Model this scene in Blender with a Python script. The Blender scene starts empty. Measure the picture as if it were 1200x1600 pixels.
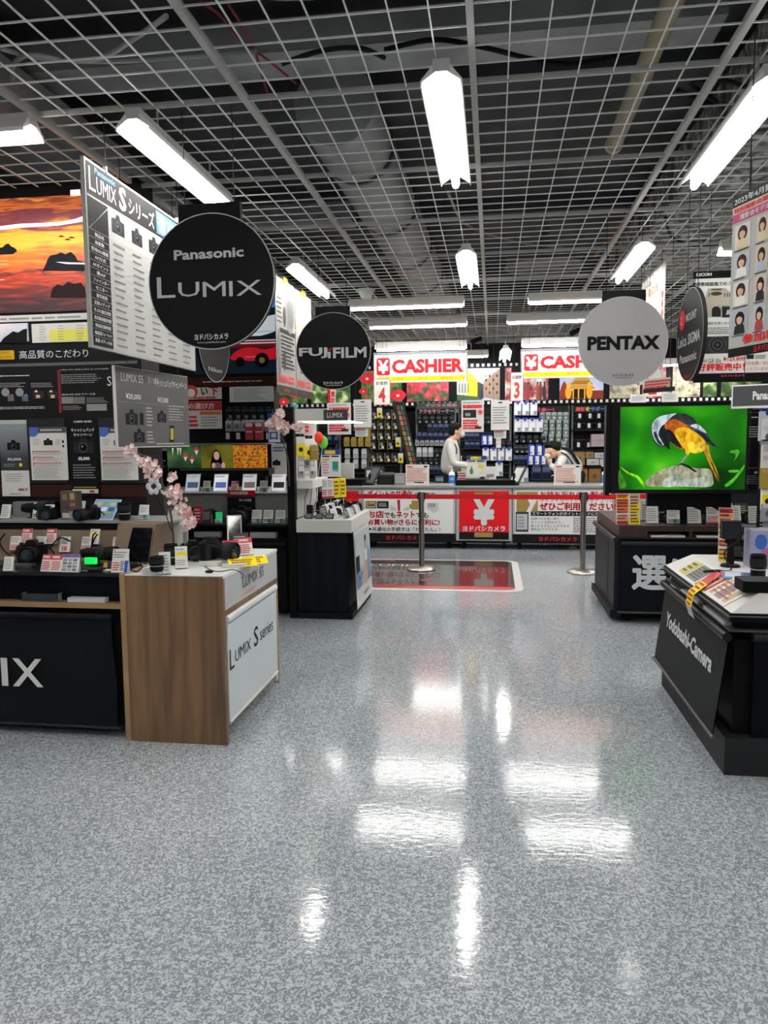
import bpy, math, random
from mathutils import Vector, Matrix
rnd = random.Random(7)
SC = bpy.context.scene
COL = SC.collection

# ---------------------------------------------------------------- camera, world, exposure
FPX = 1180.0; ROLL = .0095; EYE = 1.5            # focal length in pixels of the 1200x1600 frame
_Y = Vector((170, 114, -FPX)).normalized()
_Z = Vector((math.cos(ROLL), math.sin(ROLL), 0)).cross(_Y).normalized()
if _Z.y < 0: _Z = -_Z
_X = _Y.cross(_Z)
RM = Matrix((_X, _Y, _Z))
cam_d = bpy.data.cameras.new('camera'); cam = bpy.data.objects.new('camera', cam_d); COL.objects.link(cam)
cam_d.sensor_fit = 'VERTICAL'; cam_d.sensor_height = 36; cam_d.lens = FPX*36/1600
cam_d.clip_start = .05; cam_d.clip_end = 100
cam.matrix_world = Matrix.Translation((0, 0, EYE)) @ RM.to_4x4()
SC.camera = cam
SC.view_settings.view_transform = 'Standard'; SC.view_settings.look = 'None'
SC.view_settings.gamma = 1; SC.view_settings.use_curve_mapping = False
SC.view_settings.exposure = 0.3
W = bpy.data.worlds.new('world'); SC.world = W; W.use_nodes = True
W.node_tree.nodes['Background'].inputs[0].default_value = (.5, .5, .55, 1)
W.node_tree.nodes['Background'].inputs[1].default_value = .05
TUBE = 34.0                                        # radiance of the ceiling tubes

def ray(x, y): return RM @ Vector(((x-600)/FPX, (800-y)/FPX, -1))
def atY(x, y, Y): d = ray(x, y); return d*(Y/d.y)+Vector((0, 0, EYE))
def atZ(x, y, z): d = ray(x, y); return d*((z-EYE)/d.z)+Vector((0, 0, EYE))
def atX(x, y, X): d = ray(x, y); return d*(X/d.x)+Vector((0, 0, EYE))

# ---------------------------------------------------------------- materials
def lin(c): c /= 255; return c/12.92 if c <= .04045 else ((c+.055)/1.055)**2.4
def rgb(h): return tuple(lin(int(h[i:i+2], 16)) for i in (0, 2, 4))+(1,)
_M = {}
def K(h, rough=.5, metal=0, emit=0, coat=0, name=None):
    k = (h, rough, metal, emit, coat)
    if k in _M: return _M[k]
    m = bpy.data.materials.new(name or 'paint_'+h); m.use_nodes = True
    b = m.node_tree.nodes['Principled BSDF']
    b.inputs['Base Color'].default_value = rgb(h); b.inputs['Roughness'].default_value = rough
    b.inputs['Metallic'].default_value = metal
    L_ = sum(rgb(h)[:3])/3
    b.inputs['Specular IOR Level'].default_value = .12 if L_ < .03 and rough >= .3 else .3
    if coat: b.inputs['Coat Weight'].default_value = coat
    if emit:
        b.inputs['Emission Color'].default_value = rgb(h); b.inputs['Emission Strength'].default_value = emit
    _M[k] = m; return m
def nodes(name):
    m = bpy.data.materials.new(name); m.use_nodes = True
    return m, m.node_tree.nodes, m.node_tree.links, m.node_tree.nodes['Principled BSDF']
def ramp(N, stops, interp='LINEAR'):
    r = N.new('ShaderNodeValToRGB'); r.color_ramp.interpolation = interp
    e = r.color_ramp.elements
    while len(e) < len(stops): e.new(.5)
    for i, (p, h) in enumerate(stops): e[i].position = p; e[i].color = rgb(h)
    return r
def pic(name, stops, scale=(6, 6, 6), detail=4, dist=0, z=None, amp=.3, emit=0, rough=.4, kind='noise', interp='LINEAR', spec=.5):
    """procedural picture: noise (or voronoi) through a colour ramp, optionally on a height gradient z=(low, high)"""
    m, N, L, b = nodes(name)
    g = N.new('ShaderNodeNewGeometry'); mp = N.new('ShaderNodeMapping'); mp.inputs['Scale'].default_value = scale
    L.new(g.outputs['Position'], mp.inputs['Vector'])
    if kind == 'noise':
        t = N.new('ShaderNodeTexNoise'); t.inputs['Scale'].default_value = 1; t.inputs['Detail'].default_value = detail
        t.inputs['Distortion'].default_value = dist; L.new(mp.outputs[0], t.inputs['Vector']); f = t.outputs[0]
    else:
        t = N.new('ShaderNodeTexVoronoi'); t.inputs['Scale'].default_value = 1; L.new(mp.outputs[0], t.inputs['Vector']); f = t.outputs['Color' if kind == 'cells' else 'Distance']
    if z:
        s = N.new('ShaderNodeSeparateXYZ'); L.new(g.outputs['Position'], s.inputs[0])
        mr = N.new('ShaderNodeMapRange'); mr.inputs[1].default_value = z[0]; mr.inputs[2].default_value = z[1]; L.new(s.outputs[2], mr.inputs[0])
        q = N.new('ShaderNodeMath'); q.operation = 'MULTIPLY_ADD'; L.new(f, q.inputs[0]); q.inputs[1].default_value = amp; q.inputs[2].default_value = -amp/2
        a = N.new('ShaderNodeMath'); a.operation = 'ADD'; L.new(mr.outputs[0], a.inputs[0]); L.new(q.outputs[0], a.inputs[1]); f = a.outputs[0]
    r = ramp(N, stops, interp); L.new(f, r.inputs[0]); L.new(r.outputs[0], b.inputs['Base Color'])
    b.inputs['Roughness'].default_value = rough; b.inputs['Specular IOR Level'].default_value = spec
    if emit: L.new(r.outputs[0], b.inputs['Emission Color']); b.inputs['Emission Strength'].default_value = emit
    return m

def floor_mat():
    m, N, L, b = nodes('speckled_vinyl')
    g = N.new('ShaderNodeNewGeometry')
    t = N.new('ShaderNodeTexNoise'); t.inputs['Scale'].default_value = 80; t.inputs['Detail'].default_value = .6; t.inputs['Distortion'].default_value = 1.6
    L.new(g.outputs['Position'], t.inputs['Vector'])
    r = ramp(N, [(.40, '81898f'), (.47, '949aa0'), (.53, 'afb5bb'), (.60, 'c8cdd3')]); L.new(t.outputs[0], r.inputs[0])
    t2 = N.new('ShaderNodeTexNoise'); t2.inputs['Scale'].default_value = .9; t2.inputs['Detail'].default_value = 2; L.new(g.outputs['Position'], t2.inputs['Vector'])
    r2 = ramp(N, [(.3, 'e6eaec'), (.7, 'ffffff')]); L.new(t2.outputs[0], r2.inputs[0])
    mx = N.new('ShaderNodeMix'); mx.data_type = 'RGBA'; mx.blend_type = 'MULTIPLY'; mx.inputs[0].default_value = 1
    L.new(r.outputs[0], mx.inputs[6]); L.new(r2.outputs[0], mx.inputs[7]); L.new(mx.outputs[2], b.inputs['Base Color'])
    mp = N.new('ShaderNodeMapping'); mp.inputs['Scale'].default_value = (22, 40, 1); L.new(g.outputs['Position'], mp.inputs[0])
    t3 = N.new('ShaderNodeTexNoise'); t3.inputs['Scale'].default_value = 1; t3.inputs['Detail'].default_value = 3; L.new(mp.outputs[0], t3.inputs['Vector'])
    bu = N.new('ShaderNodeBump'); bu.inputs['Strength'].default_value = .09; bu.inputs['Distance'].default_value = .006
    L.new(t3.outputs[0], bu.inputs['Height']); L.new(bu.outputs[0], b.inputs['Normal'])
    b.inputs['Roughness'].default_value = .09; b.inputs['Specular IOR Level'].default_value = .38
    return m
def wood_mat(name, a, c, sc=(22, 22, 1.2)):
    m, N, L, b = nodes(name)
    g = N.new('ShaderNodeNewGeometry'); mp = N.new('ShaderNodeMapping'); mp.inputs['Scale'].default_value = sc
    L.new(g.outputs['Position'], mp.inputs[0])
    t = N.new('ShaderNodeTexNoise'); t.inputs['Scale'].default_value = 1; t.inputs['Detail'].default_value = 6; t.inputs['Distortion'].default_value = .6
    L.new(mp.outputs[0], t.inputs['Vector']); r = ramp(N, [(.3, a), (.7, c)]); L.new(t.outputs[0], r.inputs[0]); L.new(r.outputs[0], b.inputs['Base Color'])
    b.inputs['Roughness'].default_value = .45
    return m
def foil_mat():
    m, N, L, b = nodes('crinkled_foil'); b.inputs['Metallic'].default_value = .2; b.inputs['Roughness'].default_value = .4; b.inputs['Base Color'].default_value = rgb('d4d4d0')
    g = N.new('ShaderNodeNewGeometry'); t = N.new('ShaderNodeTexNoise'); t.inputs['Scale'].default_value = 9; t.inputs['Detail'].default_value = 5; t.inputs['Distortion'].default_value = 1.2
    L.new(g.outputs['Position'], t.inputs['Vector']); bu = N.new('ShaderNodeBump'); bu.inputs['Strength'].default_value = 1; bu.inputs['Distance'].default_value = .06
    L.new(t.outputs[0], bu.inputs['Height']); L.new(bu.outputs[0], b.inputs['Normal'])
    r = ramp(N, [(.36, '4c4c4b'), (.5, '8c8c89'), (.62, 'dededa')]); L.new(t.outputs[0], r.inputs[0]); L.new(r.outputs[0], b.inputs['Base Color'])  # highlights and shade of the crinkles painted into the base colour
    return m
BLK = K('0b0c0e', .45); BLK2 = K('17181b', .5); CLOTH = K('0c0f13', .8); DG = K('2b2c2e', .6); WHT = K('e9e9e7', .5); PAPER = K('dededa', .65)
RED = K('d9101c', .5); YEL = K('f2d600', .55); GRY = K('8f9294', .5); LG = K('bcbdbd', .5); STEEL = K('a8a49c', .3, 1); GLASSB = K('05070c', .08, 0, 0, .6)
DKRED = K('a80f18', .55); BLUE = K('1f4fa8', .5); TXT = K('222222', .7); TXW = K('e6e6e6', .6); GOLD = K('9a8246', .5); CARTON = K('8a6a3c', .8)
WOOD = wood_mat('walnut_veneer', '5b4431', '876748'); WOODL = wood_mat('light_wood_edge', '8f7350', 'a98a62', (3, 3, 3)); WOODD = wood_mat('dark_wood', '2b1c18', '3c2923')

# ---------------------------------------------------------------- mesh building
class Fr:
    """a flat face in the room: u to the right, v up, d out towards whoever looks at it"""
    def __init__(s, O, ang=0, tilt=0):
        a = math.radians(ang); t = math.radians(tilt); s.O = Vector(O)
        s.U = Vector((math.cos(a), math.sin(a), 0)); n = Vector((math.sin(a), -math.cos(a), 0)); z = Vector((0, 0, 1))
        s.V = z*math.cos(t)-n*math.sin(t); s.N = n*math.cos(t)+z*math.sin(t)
    def p(s, u, v, d=0): return s.O+s.U*u+s.V*v+s.N*d
    def px(s, x, y):
        r = ray(x, y); e = Vector((0, 0, EYE)); k = (s.O-e).dot(s.N)/r.dot(s.N); q = e+r*k-s.O
        return q.dot(s.U), q.dot(s.V)
_TX = {}
def text_geo(s, bold):
    k = (s, bold)
    if k not in _TX:
        c = bpy.data.curves.new('t', 'FONT'); c.body = s; c.offset = bold; c.resolution_u = 2
        o = bpy.data.objects.new('t', c); m = o.to_mesh()
        vs = [(v.co.x, v.co.y) for v in m.vertices]; fs = [tuple(p.vertices) for p in m.polygons]
        o.to_mesh_clear(); bpy.data.objects.remove(o); bpy.data.curves.remove(c)
        x0 = min(v[0] for v in vs); y0 = min(v[1] for v in vs); x1 = max(v[0] for v in vs); y1 = max(v[1] for v in vs)
        _TX[k] = ([(x-x0, y-y0) for x, y in vs], fs, x1-x0, y1-y0)
    return _TX[k]
def spline(pts, n=6, closed=True):
    out = []; L = len(pts)
    for i in range(L if closed else L-1):
        g = lambda j: pts[j % L] if closed else pts[max(0, min(L-1, j))]
        a, b, c, d = [Vector(g(i+k)) for k in (-1, 0, 1, 2)]
        for k in range(n):
            t = k/n; out.append(tuple(.5*((2*b)+(c-a)*t+(2*a-5*b+4*c-d)*t*t+(3*b-a-3*c+d)*t**3)))
    if not closed: out.append(tuple(pts[-1]))
    return out
class MB:
    def __init__(s): s.v = []; s.f = []; s.m = []; s.ms = []; s.T = None
    def mi(s, mat):
        if mat not in s.ms: s.ms.append(mat)
        return s.ms.index(mat)
    def add(s, vs, fs, mat):
        n = len(s.v); i = s.mi(mat)
        s.v += [(s.T @ Vector(q)) if s.T else Vector(q) for q in vs]; s.f += [tuple(n+j for j in f) for f in fs]; s.m += [i]*len(fs); return s
    def box(s, x0, x1, y0, y1, z0, z1, mat, bev=0):
        if bev:
            p = [(x0+bev, y0), (x1-bev, y0), (x1, y0+bev), (x1, y1-bev), (x1-bev, y1), (x0+bev, y1), (x0, y1-bev), (x0, y0+bev)]
            return s.prism(p, z0, z1, mat)
        return s.add([(x, y, z) for z in (z0, z1) for x, y in ((x0, y0), (x1, y0), (x1, y1), (x0, y1))],
                     [(3, 2, 1, 0), (4, 5, 6, 7), (0, 1, 5, 4), (1, 2, 6, 5), (2, 3, 7, 6), (3, 0, 4, 7)], mat)
    def prism(s, p, z0, z1, mat):
        n = len(p); return s.add([(x, y, z0) for x, y in p]+[(x, y, z1) for x, y in p],
            [tuple(range(n))[::-1], tuple(range(n, 2*n))]+[(i, (i+1) % n, n+(i+1) % n, n+i) for i in range(n)], mat)
    def fprism(s, fr, p, d0, d1, mat):
        n = len(p); return s.add([fr.p(u, v, d0) for u, v in p]+[fr.p(u, v, d1) for u, v in p],
            [tuple(range(n))[::-1], tuple(range(n, 2*n))]+[(i, (i+1) % n, n+(i+1) % n, n+i) for i in range(n)], mat)
    def fbox(s, fr, u0, u1, v0, v1, d0, d1, mat): return s.fprism(fr, [(u0, v0), (u1, v0), (u1, v1), (u0, v1)], d0, d1, mat)
    def fpoly(s, fr, p, mat, d=.001): return s.add([fr.p(u, v, d) for u, v in p], [tuple(range(len(p)))], mat)
    def frect(s, fr, u0, v0, u1, v1, mat, d=.001): return s.fpoly(fr, [(u0, v0), (u1, v0), (u1, v1), (u0, v1)], mat, d)
    def ppoly(s, fr, px, mat, d=.001, sm=0):
        p = [fr.px(*q) for q in px]; return s.fpoly(fr, spline(p, sm) if sm else p, mat, d)
    def prect(s, fr, x0, y0, x1, y1, mat, d=.001):
        a = fr.px(x0, y1); b = fr.px(x1, y0); return s.frect(fr, a[0], a[1], b[0], b[1], mat, d)
    def ell(s, fr, u, v, ru, rv, mat, d=.001, n=28): return s.fpoly(fr, [(u+ru*math.cos(a*math.tau/n), v+rv*math.sin(a*math.tau/n)) for a in range(n)], mat, d)
    def ring(s, fr, u, v, r0, r1, mat, d=.001, n=36):
        vs = []; fs = []
        for a in range(n):
            c, t = math.cos(a*math.tau/n), math.sin(a*math.tau/n); vs += [fr.p(u+r0*c, v+r0*t, d), fr.p(u+r1*c, v+r1*t, d)]
            fs.append((2*a, 2*a+1, (2*a+3) % (2*n), (2*a+2) % (2*n)))
        return s.add(vs, fs, mat)
    def text(s, fr, t, u, v, h, mat, d=.0015, w=None, al='l', bold=0, ext=0):
        hv = bold if any(ord(c) > 0x2e80 or c == '¥' for c in t) else 0   # heavy strokes: laid over themselves, slightly shifted
        vs, fs, tw, t_h = text_geo(t, 0 if hv else bold); k = h/t_h; kx = (w/tw) if w else k
        o = u-(0 if al == 'l' else tw*kx/2 if al == 'c' else tw*kx)
        for n_, (dx, dy) in enumerate([(0, 0)] if not hv else [(0, 0)]+[(hv*.55*math.cos(a*math.pi/3), hv*.55*math.sin(a*math.pi/3)) for a in range(6)]):
            s.add([fr.p(o+(x+dx)*kx, v+(y+dy)*k, d+ext+n_*.00012) for x, y in vs], fs, mat)
        s.ex = o+tw*kx
        return s
    def ptext(s, fr, t, x0, y0, x1, y1, mat, d=.0015, bold=0, ext=0):
        a = fr.px(x0, y1); b = fr.px(x1, y0); return s.text(fr, t, a[0], a[1], b[1]-a[1], mat, d, b[0]-a[0], 'l', bold, ext)
    def lines(s, fr, u0, v0, u1, v1, n, mat, d=.0015, fill=.5, seed=1):
        """rows of print too small to read"""
        r = random.Random(seed); dv = (v1-v0)/n
        for i in range(n):
            u = u0; end = u0+(u1-u0)*r.uniform(.7, 1)
            while u < end:
                w = min((u1-u0)*r.uniform(.03, .11), end-u); s.frect(fr, u, v0+i*dv+dv*(.5-fill/2), u+w, v0+i*dv+dv*(.5+fill/2), mat, d); u += w+(u1-u0)*.012
        return s
    def plines(s, fr, x0, y0, x1, y1, n, mat, d=.0015, fill=.5, seed=1):
        a = fr.px(x0, y1); b = fr.px(x1, y0); return s.lines(fr, a[0], a[1], b[0], b[1], n, mat, d, fill, seed)
    def lathe(s, prof, mat, O=(0, 0, 0), ax='z', n=24):
        O = Vector(O); vs = []; fs = []; k = len(prof)
        for i in range(n):
            c, t = math.cos(i*math.tau/n), math.sin(i*math.tau/n)
            for r, h in prof:
                q = {'z': (r*c, r*t, h), 'y': (r*c, h, r*t), 'x': (h, r*c, r*t)}[ax]; vs.append(O+Vector(q))
        for i in range(n):
            for j in range(k-1): a, b = i*k+j, ((i+1) % n)*k+j; fs.append((a, b, b+1, a+1))
        if prof[0][0] > 1e-6: fs.append(tuple(i*k for i in range(n)))
        if prof[-1][0] > 1e-6: fs.append(tuple(i*k+k-1 for i in range(n)))
        return s.add(vs, fs, mat)
    def tube(s, path, r, mat, n=8):
        P = [Vector(p) for p in path]; vs = []; fs = []
        for i, p in enumerate(P):
            t = (P[min(i+1, len(P)-1)]-P[max(i-1, 0)]).normalized(); a = t.cross(Vector((0, 0, 1)))
            if a.length < .1: a = t.cross(Vector((1, 0, 0)))
            a.normalize(); b = t.cross(a); rr = r[i] if isinstance(r, (list, tuple)) else r
            vs += [p+a*rr*math.cos(k*math.tau/n)+b*rr*math.sin(k*math.tau/n) for k in range(n)]
        for i in range(len(P)-1):
            for k in range(n): fs.append((i*n+k, i*n+(k+1) % n, (i+1)*n+(k+1) % n, (i+1)*n+k))
        fs += [tuple(range(n)), tuple(range(len(P)*n-n, len(P)*n))]
        return s.add(vs, fs, mat)
    def ball(s, c, r, mat, sc=(1, 1, 1), n=12):
        c = Vector(c); pr = [(r*math.sin(math.pi*i/8), -r*math.cos(math.pi*i/8)) for i in range(9)]
        vs = []; fs = []
        for i in range(n):
            for q, h in pr: vs.append(c+Vector((q*math.cos(i*math.tau/n)*sc[0], q*math.sin(i*math.tau/n)*sc[1], h*sc[2])))
        for i in range(n):
            for j in range(8): a, b = i*9+j, ((i+1) % n)*9+j; fs.append((a, b, b+1, a+1))
        return s.add(vs, fs, mat)
    def build(s, name, parent=None, smooth=False, loc=None):
        me = bpy.data.meshes.new(name); o = bpy.data.objects.new(name, me); COL.objects.link(o)
        inv = Matrix.Translation(-Vector(loc)) if loc is not None else Matrix.Identity(4)
        if parent:
            o.parent = parent; q = Vector(ROOT.get(parent.name, (0, 0, 0))); inv = Matrix.Translation(-q)
            ROOT[o.name] = q
        if loc is not None and not parent: o.location = loc; ROOT[o.name] = Vector(loc)
        me.from_pydata([inv @ q for q in s.v], [], s.f)
        for m in s.ms: me.materials.append(m)
        me.polygons.foreach_set('material_index', s.m)
        if smooth:
            me.polygons.foreach_set('use_smooth', [True]*len(s.f))
            try: me.set_sharp_from_angle(angle=math.radians(38))
            except Exception: pass
        me.update(); return o
ROOT = {}
def tag(o, label, cat, group=None, kind=None):
    if label: o['label'] = label
    if cat: o['category'] = cat
    if group: o['group'] = group
    if kind: o['kind'] = kind
    return o
def thing(name, label, cat, loc=(0, 0, 0), group=None):
    o = bpy.data.objects.new(name, None); COL.objects.link(o); o.location = loc; ROOT[o.name] = Vector(loc)
    o.empty_display_size = .1
    return tag(o, label, cat, group)
def struct(name, mb, loc=None): o = mb.build(name, loc=loc); o['kind'] = 'structure'; return o
def single(mb, name, label, cat, loc, group=None, smooth=False): return tag(mb.build(name, loc=loc, smooth=smooth), label, cat, group)
_used = set()
def place(proto, loc, rz=0, label=None, group=None, cat=None, sc=1):
    """first call moves the prototype itself, later calls copy it with its parts"""
    if proto.name not in _used: _used.add(proto.name); r = proto
    else:
        r = proto.copy(); COL.objects.link(r)
        for ch in list(proto.children):
            c = ch.copy(); COL.objects.link(c); c.parent = r
            for g in ch.children: d = g.copy(); COL.objects.link(d); d.parent = c
        if 'group' in r.keys(): del r['group']
    r.location = loc; r.rotation_euler = (0, 0, math.radians(rz)); r.scale = (sc,)*3 if not isinstance(sc, tuple) else sc
    if label: r['label'] = label
    if group: r['group'] = group
    if cat: r['category'] = cat
    return r
ORD = ['first', 'second', 'third', 'fourth', 'fifth', 'sixth', 'seventh', 'eighth', 'ninth', 'tenth', 'eleventh', 'twelfth']

# ---------------------------------------------------------------- room shell
FL = floor_mat()
struct('floor', MB().box(-6, 6, -4, 12.8, -.1, 0, FL))
struct('wall_back', MB().box(-6, 6, 12.8, 12.95, 0, 4, K('1d1e20', .7)))
struct('wall_left', MB().box(-6.15, -6, -4, 12.95, 0, 4, K('5a5b5c', .7)))
struct('wall_right', MB().box(6, 6.15, -4, 12.95, 0, 4, K('6a6a6a', .7)))
struct('wall_front', MB().box(-6.15, 6.15, -4.15, -4, 0, 4, K('b8b8b8', .7)))
cl = MB().box(-6.15, 6.15, -4.15, 12.95, 4, 4.12, pic('concrete_slab', [(.3, '3a3b3d'), (.7, '55565a')], (2, 2, 2), 5, rough=.9))
struct('ceiling', cl)
for i, yb in enumerate((2.2, 5.2, 8.2, 11.2)): struct('trim_%d' % (i+1), MB().box(-6, 6, yb, yb+.25, 3.84, 4, K('4a4b4e', .8)))
g = MB(); GW = K('b4b4b1', .45); GT = K('f0f0ec', .45); P = 1.04
i0 = -.09-5*P
for i in range(0, 78):
    x = i0+i*P/7
    if x > 5.9: break
    if x < -5.9: continue
    if i % 7 == 0: g.box(x-.014, x+.014, -4, 12.8, 3.05, 3.085, GW)
    else: g.box(x-.0027, x+.0027, -4, 12.8, 3.062, 3.069, GT)
j0 = 3.51-7*P
for j in range(0, 130):
    y = j0+j*P/7
    if y > 12.75: break
    if j % 7 == 0: g.box(-6, 6, y-.007, y+.007, 3.055, 3.08, GW)
    else: g.box(-6, 6, y-.0027, y+.0027, 3.069, 3.076, GT)
struct('ceiling_grid', g)
struct('baseboard_back', MB().box(-6, 6, 12.77, 12.8, 0, .1, BLK2))
# ---------------------------------------------------------------- services above the open grid
FOIL = foil_mat(); DUCT = pic('galvanised_duct', [(.3, '85878a'), (.7, 'a6a8aa')], (3, 3, 3), 4, rough=.5)
d = MB(); d.box(1.35, 3.1, 2.6, 9.4, 3.3, 3.62, FOIL)
for y in (3.6, 4.9, 6.2, 7.5, 8.8): d.box(1.33, 3.12, y, y+.04, 3.28, 3.64, K('77787a', .4, .6))
single(d, 'foil_duct', 'wide flat duct wrapped in crinkled silver foil above the grid at right', 'duct', (2.2, 6, 3.3))
d = MB(); d.tube(spline([(-2.6, 2.6, 3.6), (-1.4, 3.1, 3.55), (-.6, 3.2, 3.5), (.0, 2.7, 3.62), (.6, 2.0, 3.72)], 8, False), .17, DUCT, 20)
single(d, 'flexible_duct', 'fat grey flexible duct curving above the grid near the camera', 'duct', (-.6, 3, 3.5), smooth=True)
d = MB(); d.tube([(-1.0, 4.9, 3.62), (-.85, 12.6, 3.62)], .26, DUCT, 24)
for y in (5.6, 7.0, 8.4, 9.8, 11.2): d.tube([(-.99+.02*(y-4.9), y, 3.62), (-.989+.02*(y-4.9), y+.04, 3.62)], .272, K('55575a', .4, .5), 24)
single(d, 'round_duct', 'long round metal duct running back above the centre of the grid', 'duct', (-.9, 8, 3.36), smooth=True)
for k, (x, lab) in enumerate(((-3.0, 'grey square duct above the grid over the left display wall'), )):
    single(MB().box(x-.3, x+.3, 2, 12, 3.35, 3.65, DUCT), 'square_duct', lab, 'duct', (x, 6, 3.35))
for y, w, xe, lab in ((2.9, .24, -2.95, 'grey cable tray crossing above the grid nearest the camera'), (4.35, .3, 1.2, 'wide grey duct crossing above the grid behind the near lights'), (7.6, .3, -1.4, 'grey duct crossing above the grid over the far lights')):
    single(MB().box(-5.6, xe, y, y+w, 3.68, 3.86, DUCT), 'crossing_duct', lab, 'duct', (-2, y, 3.68))
p0 = atZ(1052, 0, 3.4); p1 = atZ(932, 295, 3.4)
d = MB(); d.tube([(p0.x, 1.2, 3.4), (p0.x, 5.3, 3.4)], .05, K('a89c84', .6), 16)
for y in (2.4, 3.35, 4.3, 5.25): d.tube([(p0.x, y, 3.4), (p0.x, y+.05, 3.4)], .057, K('b4a78c', .5), 16)
single(d, 'drain_pipe', 'cream insulated drain pipe with joints running above the grid', 'pipe', (p0.x, 3, 3.35), smooth=True)
for px_, c, lab in (((1010, 300, 930, 400), '9a5a3a', 'orange primed pipe above the grid at right'), ((560, 395, 615, 470), '8a4038', 'dull red pipe above the grid left of centre')):
    a = atZ(px_[0], px_[1], 3.2); b = atZ(px_[2], px_[3], 3.2)
    single(MB().tube([a, b], .014, K(c, .6)), 'sprinkler_pipe', lab, 'pipe', a)
cab = [((310, 0), (345, 25), (372, 60), (420, 95), (462, 130)), ((352, 0), (372, 30), (395, 70), (410, 120), (425, 170))]
for k, pts in enumerate(cab):
    single(MB().tube(spline([atZ(x, y, 3.3+.02*i) for i, (x, y) in enumerate(pts)], 5, False), .006, K('8c2a34', .6)), 'red_cable', ('thin red cable looping over the grid beside the left main bar', 'second thin red cable hanging over the grid right of the first')[k], 'cable', atZ(*pts[0], 3.3))
cab = [(((0, 75), (60, 90), (150, 92), (210, 60), (260, 25)), 'a0a0a0', 'pale grey cable draped over the grid at top left'),
       (((600, 78), (680, 62), (760, 75), (830, 92), (900, 100), (1000, 80)), '18191b', 'thick black cable draped over the grid beside the main centre bar'),
       (((20, 125), (22, 100), (50, 85), (120, 95), (200, 95), (300, 88), (400, 80)), '999a9a', 'pale cable with a hanging loop over the left grid'),
       (((1060, 140), (1090, 155), (1120, 160), (1080, 130), (1130, 125), (1200, 150)), '1d1d1f', 'black coiled cable lying on the foil duct'),
       (((700, 300), (722, 345), (760, 365), (820, 380), (880, 386)), '8c8c8a', 'grey lamp lead sagging over the grid behind the centre light'),
       (((1040, 340), (1050, 370), (1090, 385), (1130, 380)), '202022', 'short black cable hanging over the far right grid'),
       (((440, 100), (500, 80), (560, 75), (600, 90)), '232325', 'black cable lying over the grid left of the centre light')]
for pts, c, lab in cab:
    single(MB().tube(spline([atZ(x, y, 3.16+.04*(i % 2)) for i, (x, y) in enumerate(pts)], 6, False), .011, K(c, .6)), 'ceiling_cable', lab, 'cable', atZ(*pts[0], 3.16), smooth=True)
a = atZ(850, 405, 3.2); d = MB()
for r, z in ((.36, 0), (.29, .03), (.21, .06), (.13, .09)): d.lathe([(r-.035, z+.05), (r, z), (r+.01, z+.01), (r-.02, z+.06)], K('7c7d7e', .5), (a.x, a.y, 3.12), n=36)
d.lathe([(.05, .09), (.05, .4)], K('6c6d6e', .5), (a.x, a.y, 3.12)).box(a.x-.36, a.x+.36, a.y-.01, a.y+.01, 3.2, 3.22, GRY)
single(d, 'air_diffuser', 'round air diffuser of concentric rings above the grid', 'air diffuser', (a.x, a.y, 3.12), smooth=True)
a = atZ(572, 460, 3.0); d = thing('smoke_detector', 'pale round smoke detector below the grid beside the black film brand disc', 'smoke detector', a)
MB().lathe([(.0, -.05), (.05, -.04), (.07, .0), (.075, .03), (.0, .035)], LG, a).build('base', d, True)
MB().lathe([(.09, .03), (.095, .05), (.0, .05)], LG, a).build('mounting_plate', d, True)
for (x, y), Y, lab in (((745, 535), 11.5, 'small black security camera under the grid left of the second cash desk sign'), ((900, 520), 11.0, 'small black security camera under the grid beside the light grey disc')):
    a = atY(x, y, Y); a.z = min(a.z, 2.95); t = thing('security_camera', lab, 'security camera', a)
    MB().tube([a+Vector((0, 0, .1)), (a.x, a.y, 3.05)], .01, BLK2).build('mount', t)
    MB().tube([a+Vector((.06, .04, .06)), a+Vector((-.07, -.05, -.0))], .035, BLK2, 14).build('camera_head', t)

# ---------------------------------------------------------------- light fixtures
LAMP = bpy.data.materials.new('lit_tube'); LAMP.use_nodes = True
_b = LAMP.node_tree.nodes['Principled BSDF']; _b.inputs['Base Color'].default_value = (.8, .8, .8, 1)
_b.inputs['Emission Color'].default_value = (1, .985, .95, 1); _b.inputs['Emission Strength'].default_value = TUBE
REF = K('eceae4', .45); HOUS = K('c2c2bf', .4)
def make_light(L=1.25):
    t = thing('ceiling_light', '', 'ceiling light')
    m = MB(); m.box(-.035, .035, -L/2, L/2, .05, .10, HOUS); m.build('housing', t)
    for sgn in (-1, 1):
        m = MB(); x = [(.036, .075), (.085, .018), (.085, .0), (.079, .0), (.077, .014), (.022, .05)]
        n = len(x); vs = [(sgn*a, y, z) for y in (-L/2, L/2) for a, z in x]
        m.add(vs, [tuple(range(n)), tuple(range(n, 2*n))]+[(i, (i+1) % n, n+(i+1) % n, n+i) for i in range(n)], REF); m.build('reflector', t)
    m = MB(); a = [(.02*math.cos(q*math.pi/8), -.012-.02*math.sin(q*math.pi/8)+.012) for q in range(9)]
    pts = [(.02, .045)]+a[::1]+[(-.02, .045)]; n = len(pts)
    m.add([(x, y, z) for y in (-L/2+.02, L/2-.02) for x, z in pts], [tuple(range(n)), tuple(range(n, 2*n))]+[(i, (i+1) % n, n+(i+1) % n, n+i) for i in range(n)], LAMP)
    m.build('tube', t, True)
    for y in (-.35, .35): MB().tube([(0, y, .1), (0, y, .2)], .006, HOUS).build('hanger', t)
    return t
lp = make_light(); SHORT = (1, 1, 1)
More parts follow.
